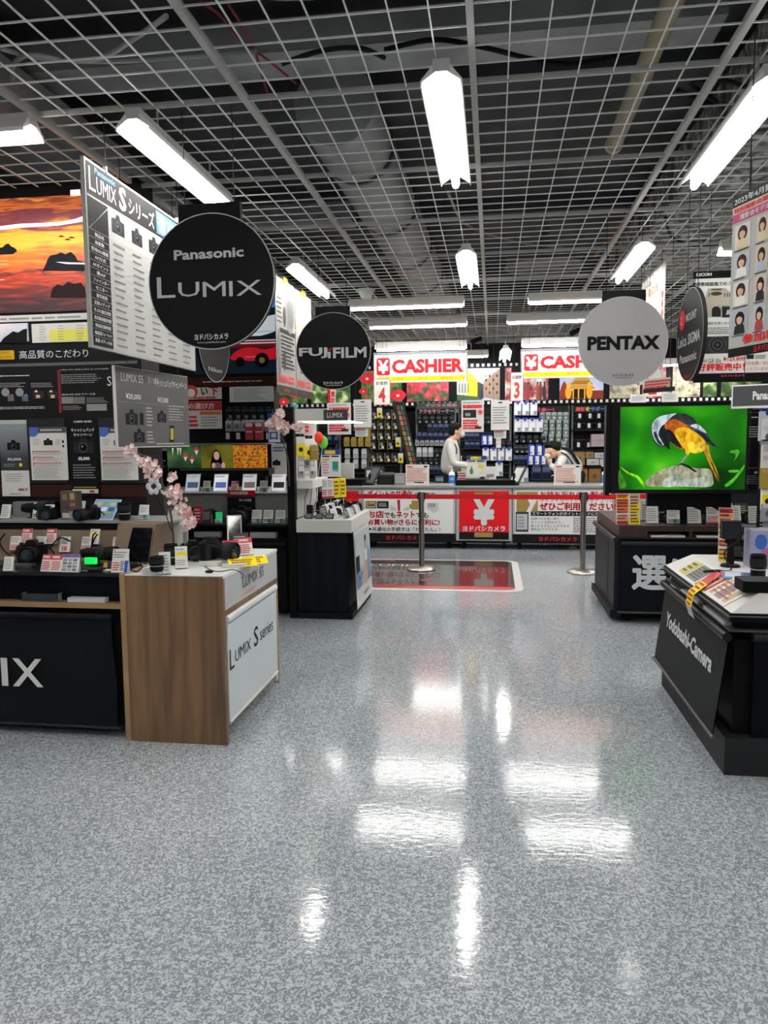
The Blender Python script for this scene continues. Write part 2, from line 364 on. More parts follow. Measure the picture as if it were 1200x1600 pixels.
along = [(-.213, 3.83, 'ceiling light nearest the camera at the centre'), (-1.645, 4.05, 'long light behind the big black disc, left side'),
 (1.135, 4.09, 'ceiling light at the upper right edge of the photo'), (-.215, 6.75, 'second centre ceiling light, seen behind the first'),
 (-1.645, 6.95, 'ceiling light above the hanging posters by the round black disc'), (1.135, 6.75, 'ceiling light above the light grey disc')]
for x, y, lab in along: place(lp, (x, y, 2.93), 0, lab)
for x in (-3.1, -1.645, -.213, 1.135, 2.6):
    for y in (.9, -2.0): place(lp, (x, y, 2.93), 0, 'ceiling light over the aisle where the photographer stands', 'lights above and behind the camera')
for x, y in ((2.6, 4.05), (3.45, 7.3), (4.1, 6.0), (-4.4, 2.2), (4.1, 2.6), (-4.6, 6.8), (4.1, 9.5), (-3.4, 8.0), (-3.9, 10.6), (2.8, 10.8)): place(lp, (x, y, 2.93), 0, 'ceiling light over the side aisles outside the picture', 'lights over the side aisles')
p = atY(790, 552, 11.0); place(lp, (p.x, 11.5, p.z), 0, 'small bright light seen end on between the two cash desk signs')
cross = [(-2.79, 3.47, 2.95, 'short stretch of light at the upper left edge, over the sunset picture'), (-.935, 8.3, 2.93, 'crossing light left of centre, nearest of its column'),
 (.99, 8.3, 2.93, 'crossing light above the light grey disc, nearer of two'), (-.95, 9.7, 2.93, 'crossing light left of centre behind the nearer one'),
 (.79, 9.65, 2.93, 'crossing light behind the nearer one, left of the grey disc'), (-.98, 10.45, 2.735, 'tube light mounted on top of the left cash desk sign'),
 (1.0, 10.45, 2.735, 'tube light mounted on top of the right cash desk sign'), (-.7, 12.35, 2.82, 'far tube light just above the film strip pictures'),
 (2.38, 6.4, 2.93, 'tube light at the right edge behind the portrait poster'), (2.7, 8.6, 2.86, 'tube light glimpsed above the camera maker poster at right'), (2.95, 12.2, 2.6, 'far tube light at right beside the narrow red poster'),
 (-2.6, 9.7, 2.93, 'crossing light hidden behind the hanging posters at left')]
for x, y, z, lab in cross: place(lp, (x, y, z), 90, lab)

# ---------------------------------------------------------------- helpers for hanging things
def wires(t, pts, top=3.06):
    for p in pts: MB().tube([p, (p[0], p[1], top)], .0022, K('2a2a2a', .5, .3), 6).build('wire', t)
STORE = 'ヨドバシカメラ'
# ---------------------------------------------------------------- round brand discs
def disc(cx, cy, Y, R, ang, mat, name, label, tabw, tab=True):
    c = atY(cx, cy, Y); t = thing(name, label, 'hanging sign', c); fr = Fr(c, ang)
    m = MB(); n = 64
    p = [(R*math.cos(a*math.tau/n), R*math.sin(a*math.tau/n)) for a in range(n)]
    m.fprism(fr, p, -.012, .012, mat)
    m.ring(fr, 0, 0, R-.004, R+.001, LG, .0125, 64)
    if tab: m.fbox(fr, -tabw, tabw, R*.8, R+.045, -.02, .0118, BLK)
    m.build('disc_board', t)
    wires(t, [fr.p(-tabw*.8, R*.9), fr.p(tabw*.8, R*.9)])
    return t, fr
t, f = disc(331, 441, 3.55, .318, -2, BLK, 'brand_disc', 'largest round black brand disc, with two lines of silver lettering, over the left table', .155)
S_ = K('c4c4c4', .45, .2)
m = MB(); m.ptext(f, 'Panasonic', 274, 386, 382, 408, S_, .014, .03); m.build('maker_lettering', t)
m = MB(); fr2 = f
x = [(248, 433, 275, 467, 'L'), (281, 441, 313, 465, 'U'), (319, 440, 354, 465, 'M'), (360, 440, 365, 464, 'I'), (371, 438, 410, 463, 'X')]
for x0, y0, x1, y1, c in x: m.ptext(f, c, x0, y0, x1, y1, S_, .014)
m.build('brand_lettering', t)
m = MB(); m.ptext(f, STORE, 306, 521, 358, 532, TXW, .014, .04).ptext(f, 'www.yodobashi.com', 310, 533, 354, 538, TXW, .014); m.build('store_lettering', t)
t, f = disc(521, 549, 6.0, .303, 0, BLK, 'brand_disc', 'smaller round black brand disc with a red letter dot, beyond the largest disc', .14)
m = MB(); m.ptext(f, 'FUJ', 468, 543, 512, 561, S_, .014, .03).ptext(f, 'FILM', 521, 542, 573, 560, S_, .014, .03).prect(f, 513, 550, 517, 560, S_, .014).ppoly(f, [(512, 548), (518, 543), (518, 548)], RED, .0142); m.build('brand_lettering', t)
m = MB(); m.ptext(f, STORE, 506, 596, 536, 601, TXW, .014, .04).prect(f, 509, 602, 534, 603, TXW, .014); m.build('store_lettering', t)
t, f = disc(973, 534, 5.6, .31, 4, K('a2a2a3', .5), 'brand_disc', 'round light grey brand disc with bold black capitals, over the right aisle', .15)
m = MB(); m.ptext(f, 'PENTAX', 917, 524, 1031, 548, BLK, .014, .05); m.build('brand_lettering', t)
m = MB(); m.ptext(f, STORE, 956, 584, 989, 589, TXT, .014, .04).prect(f, 960, 590, 987, 591, TXT, .014); m.build('store_lettering', t)
t, f = disc(1080, 523, 5.0, .285, -88, K('242424', .5), 'brand_disc', 'dark disc seen almost edge on, with a red dot and three maker names', .14, False)
m = MB(); m.ell(f, -.16, .11, .062, .062, RED, .014).text(f, 'L', -.178, .082, .055, TXW, .015).text(f, 'MOUNT', -.075, .085, .05, S_, .014, .22, 'l', .02)
m.text(f, 'Leica', -.24, -.06, .07, S_, .014, .19, 'l', .02).text(f, 'SIGMA', -.02, -.06, .068, S_, .014, .25, 'l', .03).text(f, 'Panasonic', -.19, -.165, .055, S_, .014, .36, 'l', .03); m.build('brand_lettering', t)
m = MB(); m.text(f, STORE, -.08, -.27, .03, RED, .014, .14, 'l', .04); m.build('store_lettering', t)
# the small dark disc behind the big one
t, f = disc(333, 538, 5.9, .30, 87, K('1c1d20', .5), 'brand_disc', 'dark disc turned sideways, peeping out below the big black disc', .12, False)
m = MB(); m.text(f, 'Nikon', -.13, -.22, .035, S_, .014, .26); m.build('brand_lettering', t)

# ---------------------------------------------------------------- comparison board over the left table
def cam_icon(m, f, u, v, w, mat=BLK2, lens=True, d=.002):
    h = w*.72
    m.fpoly(f, [(u-w/2, v), (u+w/2, v), (u+w/2, v+h*.72), (u+w*.2, v+h*.76), (u+w*.12, v+h), (u-w*.12, v+h), (u-w*.2, v+h*.76), (u-w/2, v+h*.72)], mat, d)
    if lens:
        m.ell(f, u, v+h*.36, w*.24, w*.24, K('3a3b3e', .4), d+.0006).ell(f, u, v+h*.36, w*.17, w*.17, BLK, d+.001).ell(f, u-w*.05, v+h*.42, w*.04, w*.04, K('8fa0a8', .4), d+.0014)
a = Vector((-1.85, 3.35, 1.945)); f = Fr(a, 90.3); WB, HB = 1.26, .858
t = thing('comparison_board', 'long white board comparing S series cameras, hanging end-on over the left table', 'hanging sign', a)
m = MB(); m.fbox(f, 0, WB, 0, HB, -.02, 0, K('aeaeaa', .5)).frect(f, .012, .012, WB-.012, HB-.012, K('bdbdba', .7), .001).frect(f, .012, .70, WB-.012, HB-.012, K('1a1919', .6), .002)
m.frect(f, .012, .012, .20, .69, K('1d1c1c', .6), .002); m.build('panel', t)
m = MB(); m.text(f, 'Panasonic', .085, .81, .028, K('2a62c8', .5), .003, .2, 'l', .03)
m.text(f, 'L', .03, .722, .105, TXW, .003, .06).text(f, 'UMIX', .10, .722, .075, TXW, .003, .19).text(f, 'S', .32, .715, .115, TXW, .003, .075, 'l', .03).text(f, 'シリーズ', .42, .722, .085, TXW, .003, .30, 'l', .02)
m.frect(f, .75, .712, 1.24, .835, K('3a74b8', .5), .0025).text(f, '徹底比較', .77, .722, .10, TXW, .003, .44, 'l', .02)
rows = ['製品名', '画素数', '常用ISO感度', 'AF方式', 'AFポイント', '像AF', 'ファインダー', 'モニター', '連写枚数', '記録メディア', '手ぶれ補正段数', '最長動画撮影時間', '動画記録時間', '動画記録フォーマット', '重量 ボディのみ']
y = .545
m.add([f.p(.014, .545, .003), f.p(.018, .545, .003), f.p(.2, .685, .003), f.p(.2, .679, .003)], [(0, 1, 2, 3)], LG)
for i, s in enumerate(rows):
    h = .035; m.frect(f, .012, y-.001, WB-.012, y+.001, LG if 0 else K('b5b5b2', .6), .0025)
    m.text(f, s, .105, y-h*.78, h*.52, TXW, .003, min(.16, .021*len(s)+.02), 'c', .03)
    for c in range(5):
        u = .30+c*.205
        if u < 1.2: m.lines(f, u-.06, y-h*.75, u+.07, y-h*.3, 1, K('77777a', .6), .003, .6, i*7+c)
    y -= h
for u in (.405, .61, .815, 1.02): m.frect(f, u-.0008, .012, u+.0008, .69, K('b5b5b2', .6), .0025)
for c in range(5): cam_icon(m, f, .30+c*.205, .585, .13-.01*(c % 2), K('2e2e30', .5))
m.build('printing', t); wires(t, [f.p(.2, HB), f.p(1.05, HB)])
for u in (.2, 1.05): MB().fbox(f, u-.006, u+.006, HB-.01, HB+.02, -.012, .006, LG).build('clip', t)

# ---------------------------------------------------------------- hanging posters by the black film disc (face the aisle)
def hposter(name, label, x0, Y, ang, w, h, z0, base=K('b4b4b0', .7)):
    a = Vector((x0, Y, z0)); t = thing(name, label, 'hanging poster', a); f = Fr(a, ang)
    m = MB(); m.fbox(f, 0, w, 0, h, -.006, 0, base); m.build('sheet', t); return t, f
cz = atY(442, 600, 6.3)
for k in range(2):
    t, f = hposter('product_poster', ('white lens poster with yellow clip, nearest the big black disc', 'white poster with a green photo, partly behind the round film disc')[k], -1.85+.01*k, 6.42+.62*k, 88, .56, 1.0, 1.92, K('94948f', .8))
    m = MB(); m.frect(f, 0, 0, .56, .07, K('2a2a2a', .5), .001).text(f, 'ヨドバシカメラ'[:4], .2, .02, .03, RED, .002, .16, 'l', .03)
    m.text(f, '好評販売中', .03, .09, .07, RED, .002, .26, 'l', .06).lines(f, .32, .085, .54, .17, 2, RED, .002, .6, k+3).lines(f, .13, .22, .54, .52, 9, TXT, .002, .5, k)
    m.frect(f, .1, .53, .56, .57, TXT, .002).frect(f, .02, .88, .56, .985, K('6f6f6c', .5), .002)
    if k == 0: m.ell(f, .40, .75, .13, .2, K('5a5b5a', .5), .0025).ell(f, .42, .76, .10, .16, K('3c3d3c', .5), .003).ell(f, .07, .34, .045, .22, K('4a4b4a', .5), .0025).ell(f, .24, .68, .04, .09, DG, .0025).ell(f, .22, .30, .04, .09, DG, .003).lines(f, .03, .6, .2, .84, 6, TXT, .002, .3, 8)
    else: m.frect(f, .05, .58, .54, .84, pic('leaf_print', [(.35, '4c6b38'), (.5, '8aa066'), (.65, 'cfd6b0')], (20, 20, 20), 3), .002)
    m.build('printing', t); wires(t, [f.p(.1, 1), f.p(.46, 1)], 3.06)
    MB().fbox(f, .22, .34, .96, 1.03, 0, .008, K('e6d23a', .5)).build('yellow_tag', t)

# narrow red and white board, right of the grey disc (faces the aisle)
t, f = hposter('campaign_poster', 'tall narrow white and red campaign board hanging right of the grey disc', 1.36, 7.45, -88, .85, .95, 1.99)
m = MB(); m.frect(f, 0, .84, .85, .95, K('565656', .5), .001).frect(f, .04, .74, .66, .84, K('e8d69a', .5), .001).text(f, '動画', .05, .75, .08, TXT, .002, .2).text(f, '徹底比較', .28, .75, .08, RED, .002, .36, 'l', .04)
m.text(f, 'カメラの選び方', .05, .87, .06, TXW, .002, .7)
for k in range(9): m.text(f, '動画撮影機材紹介中'[k], .76, .66-k*.075, .06, RED, .002, .06, 'l', .05)
r_ = random.Random(3)
for i in range(5):
    for j in range(3): m.fbox(f, .08+i*.12, .13+i*.12, .52-j*.18, .62-j*.18, .0005, .0015, K(r_.choice(['3c2f3a', '6a3038', '2b3040', '7c7276']), .5))
m.lines(f, .05, .05, .68, .12, 2, RED, .002, .6, 4); m.build('printing', t); wires(t, [f.p(.1, .95), f.p(.75, .95)])
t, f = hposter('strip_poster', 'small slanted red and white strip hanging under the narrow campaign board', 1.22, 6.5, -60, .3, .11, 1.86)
MB().lines(f, .02, .03, .34, .1, 3, RED, .0015, .6, 3).frect(f, 0, 0, .36, .035, K('2a2a2a', .5), .001).build('printing', t); wires(t, [f.p(.05, .11), f.p(.3, .11)])

# portrait poster at right edge, close to the camera
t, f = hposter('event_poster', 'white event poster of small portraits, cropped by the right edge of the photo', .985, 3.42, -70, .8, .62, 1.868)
f = Fr((.985, 3.42, 1.868), -70)
m = MB(); m.frect(f, 0, .575, .8, .62, BLK, .001).frect(f, 0, .51, .8, .545, K('b0246a', .5), .001).frect(f, 0, .545, .8, .575, K('e6b8a8', .5), .001)
m.text(f, '2023年4月開催', .012, .583, .026, TXW, .002, .26, 'l', .03).text(f, '特別撮影会開催決定', .012, .549, .02, RED, .002, .3, 'l', .04).text(f, '撮影会モデル出演者', .05, .516, .022, TXW, .002, .26, 'l', .03)
sk = K('d8ab8c', .6)
for i in range(6):
    for j in range(4):
        u0 = (.02, .15, .24, .33, .42, .51)[i]; v0 = .40-j*.115; h = .098; w = .095 if i == 0 else .07
        m.frect(f, u0, v0, u0+w, v0+h, K(r_.choice(['b9bcc4', 'd8d5d0', 'aab0bd', 'cdbfae']), .6), .0015)
        hc = K(r_.choice(['201916', '2c2018', '3a2a22']), .6); cx = u0+w*.5
        m.ell(f, cx, v0+h*.62, w*.31, h*.31, hc, .002, 16).fpoly(f, [(cx-w*.36, v0+h*.001), (cx+w*.36, v0+h*.001), (cx+w*.3, v0+h*.34), (cx, v0+h*.42), (cx-w*.3, v0+h*.34)], K(r_.choice(['e8e4dc', 'b23a3e', '2a2a2e', 'd8c8a0', 'a9b6c8']), .6), .0025)
        m.ell(f, cx, v0+h*.60, w*.19, h*.21, sk, .003, 16).fpoly(f, spline([(cx-w*.21, v0+h*.68), (cx+w*.02, v0+h*.72), (cx+w*.21, v0+h*.64), (cx+w*.17, v0+h*.86), (cx-w*.14, v0+h*.88)], 4), hc, .0035)
        m.lines(f, u0, v0-.010, u0+w, v0-.002, 1, TXT, .002, .5, i+j)
m.text(f, '参加料無料！', .09, .012, .036, RED, .002, .36, 'l', .06); m.build('printing', t)
MB().fbox(f, 0, .8, -.035, 0, -.006, .001, BLK).text(f, STORE, .16, -.03, .024, RED, .002, .16, 'l', .04).build('bottom_rail', t); wires(t, [f.p(.1, .62), f.p(.6, .62)])

# camera maker poster facing the camera
t = thing('street_photo_poster', 'large poster with a street photo, a black camera and red price text, hanging at right', 'hanging poster', (1.27, 5.2, 1.9))
f = Fr((1.27, 5.2, 1.9), 0); a0 = f.px(1083, 597); a1 = f.px(1252, 420)
m = MB(); m.fbox(f, a0[0], a1[0], a0[1], a1[1], -.008, 0, PAPER).prect(f, 1083, 418, 1250, 436, BLK, .001); m.build('sheet', t)
m = MB(); m.ptext(f, 'RICOH', 1088, 426, 1112, 432, TXW, .002, .04).ptext(f, '標準域画角でのスナップ撮影', 1087, 438, 1180, 448, TXT, .002, .02)
m.prect(f, 1094, 450, 1250, 496, K('c9ced6', .5), .0012)
m.ppoly(f, [(1101, 495), (1101, 468), (1106, 451), (1133, 450), (1144, 460), (1144, 478), (1128, 478), (1128, 495)], K('a8a290', .6), .002)
m.ppoly(f, [(1111, 451), (1128, 451), (1127, 454), (1112, 454)], K('5c5648', .6), .0025).ell(f, *f.px(1119, 459), .035, .012, K('3a362c', .6), .0025)
m.ppoly(f, [(1112, 495), (1112, 483), (1116, 479), (1122, 479), (1126, 483), (1126, 495)], K('23211c', .6), .0026)
for x in (1107, 1131.5, 1135.5, 1139): m.prect(f, x, 458, x+1.6, 464, K('3a362c', .6), .0026)
m.ppoly(f, [(1128, 478), (1144, 478), (1144, 455), (1170, 462), (1250, 460), (1250, 496), (1128, 496)], K('6c7074', .6), .0018).ppoly(f, [(1128, 496), (1128, 479), (1148, 480), (1163, 488), (1163, 496)], K('24262a', .6), .0028).ppoly(f, [(1134, 492), (1136, 484), (1147, 484), (1149, 490)], K('b0b2b2', .6), .0032).ppoly(f, [(1145, 465), (1160, 470), (1160, 477), (1145, 474)], K('2b2d31', .6), .003)
m.ptext(f, 'に撮影を楽しめる機能', 1100, 502, 1153, 508, TXT, .002).plines(f, 1099, 510, 1152, 523, 4, K('55565a', .6), .002, .4, 5).prect(f, 1157, 498, 1162, 501, TXT, .002).prect(f, 1157, 502, 1162, 508, K('58b85a', .6), .002).prect(f, 1158, 510, 1161, 514, TXT, .002)
m.prect(f, 1096, 525, 1140, 553, K('2e2f30', .5), .0015).prect(f, 1145, 525, 1192, 552, K('2a2b2c', .5), .0015)
q = f.px(1121, 539)
for r0, c in ((.055, '3c3d3e'), (.046, '242526'), (.034, '3a3b3d'), (.022, '151617'), (.01, '46484c')): m.ell(f, q[0], q[1], r0, r0, K(c, .5), .002+(.06-r0)*.02)
m.ell(f, *f.px(1158, 533), .016, .012, K('7a3028', .5), .002)
m.ptext(f, 'RICOH GR IIIx', 1083, 560, 1127, 568, K('3a3a3a', .6), .002).ptext(f, '¥129,800', 1130, 557, 1163, 565, RED, .002, .03).ptext(f, '好評販売中！', 1090, 567, 1163, 580, RED, .002, .06)
m.prect(f, 1166, 554, 1178, 561, TXT, .002).plines(f, 1180, 554, 1200, 561, 2, GRY, .002, .8, 3).ptext(f, 'ぜひお買い求め', 1162, 564, 1203, 571, K('b04a4a', .6), .002).ptext(f, 'くださいませ', 1166, 573, 1200, 580, K('b04a4a', .6), .002)
m.build('printing', t)
MB().fbox(f, a0[0], a1[0], f.px(1083, 598)[1], f.px(1083, 584)[1], -.01, .0015, BLK).ptext(f, STORE, 1126, 585, 1163, 589, K('d24a52', .5), .003, .04).build('bottom_rail', t)
wires(t, [f.p(a0[0]+.08, a1[1]), f.p(a1[0]-.1, a1[1])])

# lit maker sign box at right
a = Vector((1.385, 4.72, 1.665)); t = thing('brand_light_box', 'slanted dark maker name sign box above the display screen', 'sign box', a); f = Fr(a, -28)
m = MB(); m.fbox(f, -.0, .62, 0, .135, -.06, 0, WHT).frect(f, .008, .012, .62, .127, K('4a4b4e', .4), .001); m.build('box', t)
MB().text(f, 'Panasonic', .115, .045, .05, TXW, .004, .16, 'l', .04).build('brand_lettering', t)
MB().tube([f.p(.5, .0, -.03), f.p(.5, -.14, -.03)], .01, BLK2).build('bracket', t)
wires(t, [f.p(.06, .135, -.03), f.p(.55, .135, -.03)])

# cash desk light box signs and number plates
LITW = K('f4f2ee', .5, 0, .3); LITR = K('e6121c', .5, 0, .35); LITY = K('f6c800', .5, 0, .35)
def cashier(x0, y0, x1, y1, label, X0, X1):
    a = Vector(((X0+X1)/2, 10.25, 2.3)); t = thing('cash_desk_sign', label, 'illuminated sign', a); f = Fr(a, 0)
    z0 = f.px(x0, y1)[1]; z1 = f.px(x0, y0)[1]; w = X1-X0; u0 = X0-a.x
    m = MB(); m.fbox(f, u0, u0+w, z0, z1, -.1, 0, LITW); m.build('light_box', t)
    MB().fbox(f, u0-.012, u0+w+.012, z1, z1+.03, -.11, .01, GRY).fbox(f, u0-.012, u0, z0, z1, -.11, .005, GRY).fbox(f, u0+w, u0+w+.012, z0, z1, -.11, .005, GRY).build('casing', t)
    h = z1-z0; m = MB()
    m.fprism(f, [(u0+.03, z0+.11), (u0+.05, z0+.095), (u0+.19, z0+.095), (u0+.21, z0+.11), (u0+.21, z1-.06), (u0+.19, z1-.04), (u0+.05, z1-.04), (u0+.03, z1-.06)], 0, .003, LITR)
    m.text(f, '¥', u0+.12, z0+.125, h-.2, LITW, .005, .13, 'c', .06)
    m.text(f, 'CASHIER', u0+.235, z0+.115, h-.18, LITR, .003, w-.27, 'l', .05)
    m.frect(f, u0+.03, z0+.015, u0+w-.02, z0+.075, LITY, .002).text(f, 'お会計', u0+.25, z0+.025, .04, K('6a5a10', .5), .003, .15).text(f, '계산대', u0+.58, z0+.025, .04, K('6a5a10', .5), .003, .13).text(f, '收银处', u0+.9, z0+.025, .04, K('6a5a10', .5), .003, .15)
    m.build('lettering', t); wires(t, [f.p(u0+.1, z1+.03, -.09), f.p(u0+w-.1, z1+.03, -.09)], 3.06)
cashier(584, 555, 729, 598, 'lit white and red sign reading CASHIER over the left cash desk', -1.59, -.35)
cashier(817, 549, 925, 591, 'lit white and red CASHIER sign partly hidden by the light grey disc', .375, 1.62)
for n_, x0, y0, x1, y1, lab in (('4', 584, 591, 610, 633, 'left'), ('3', 797, 581, 818, 627, 'middle'), ('2', 1003, 585, 1035, 620, 'right')):
    a = atY((x0+x1)/2, y1, 10.05); t = thing('number_plate', {'left': 'white number plate with a red four, at the left CASHIER sign', 'middle': 'white number plate with a red three, beside the middle CASHIER sign', 'right': 'white number plate with a red two, right of the light grey disc'}[lab], 'number plate', a); f = Fr(a, 0)
    p0 = f.px(x0, y1); p1 = f.px(x1, y0); m = MB(); w = p1[0]-p0[0]; h = p1[1]-p0[1]; q = .02
    m.fprism(f, [(-w/2+q, 0), (w/2-q, 0), (w/2, q), (w/2, h-q), (w/2-q, h), (-w/2+q, h), (-w/2, h-q), (-w/2, q)], -.01, 0, K('d8363c', .5)).frect(f, -w/2+.008, .008, w/2-.008, h-.008, K('f2f0ea', .5), .001); m.build('plate', t)
    MB().text(f, 'お会計', 0, h*.76, h*.14, TXT, .002, w*.7, 'c', .03).text(f, n_, 0, h*.1, h*.56, K('d63a34', .5), .002, w*.42, 'c', .03).build('lettering', t)
    wires(t, [f.p(-w*.3, h), f.p(w*.3, h)])
# hanging white notices behind the counter
def notice(x0, y0, x1, y1, Y, label, style, name='hanging_notice', top=3.06):
    a = atY((x0+x1)/2, y1, Y); t = thing(name, label, 'notice', a); f = Fr(a, 0); p0 = f.px(x0, y1); p1 = f.px(x1, y0); w = p1[0]-p0[0]; h = p1[1]
    m = MB(); m.fbox(f, p0[0], p1[0], 0, h, -.006, 0, PAPER); m.build('sheet', t); m = MB(); u0, u1 = p0[0], p1[0]
    if style == 'red':
        m.ring(f, u0+w*.84, h*.62, .028, .036, RED, .002, 20).ell(f, u0+w*.84, h*.62, .02, .02, RED, .002)
        m.lines(f, u0+.02, h*.74, u1-.02, h*.86, 1, RED, .002, .9, 2).lines(f, u0+.02, h*.9, u1-.05, h*.96, 1, GRY, .002, .5, 2).frect(f, u0+.02, h*.45, u0+w*.66, h*.70, DG, .002).frect(f, u0+.05, h*.5, u0+w*.4, h*.6, GRY, .0025)
        m.lines(f, u0+.02, h*.08, u1-.02, h*.40, 4, RED, .002, .7, 6).lines(f, u0+w*.6, h*.08, u1-.02, h*.2, 1, TXT, .0025, .6, 5)
    elif style == 'slip': m.lines(f, u0+.01, h*.75, u1-.01, h*.95, 1, RED, .002, .8, 3).lines(f, u0+.01, h*.1, u1-.01, h*.7, 4, GRY, .002, .5, 3)
    else:
        m.fbox(f, u0+w*.4, u0+w*.62, h*.9, h*.94, .0, .002, BLK).lines(f, u0+w*.1, h*.2, u1-w*.1, h*.8, 7, K('77777a', .6), .002, .35, int(x0))
    m.build('printing', t)
    if top: wires(t, [f.p(u0+.03, h), f.p(u1-.03, h)], top)
notice(512, 629, 548, 679, 9.9, 'white and red notice hanging left of the plate with a 4', 'red')
notice(553, 624, 580, 668, 9.9, 'plain white notice with a black slot, left of the gold packs', 'plain')
notice(555, 669, 575, 682, 9.95, 'small white slip with a red heading below the left plain notice', 'slip', 'notice_slip', 0)
notice(721, 625, 756, 675, 9.9, 'white and red notice hanging above the standing clerk', 'red')
notice(767, 625, 796, 672, 9.9, 'plain white notice with a black slot, below the plate with a 3', 'plain')
notice(772, 673, 791, 685, 9.95, 'small white slip with a red heading below the middle plain notice', 'slip', 'notice_slip', 0)
notice(985, 616, 1010, 629, 9.9, 'low white notice just above the display screen, below the plate with a 2', 'plain')
notice(1034, 612, 1060, 628, 9.9, 'white notice with a black slot right of the plate with a 2', 'plain')
a = atY(519, 644, 10.0); t = thing('purchase_banner', 'small vertical red and white banner hanging by the film disc', 'banner', a); f = Fr(a, 0)
m = MB(); m.fbox(f, -.055, .05, 0, .30, -.005, 0, WHT).frect(f, -.055, 0, -.02, .3, RED, .001)
for k, c in enumerate('買取り'): m.text(f, c, .014, .2-k*.09, .075, RED, .002, .055, 'c', .06)
m.build('sheet', t); wires(t, [f.p(0, .3)])
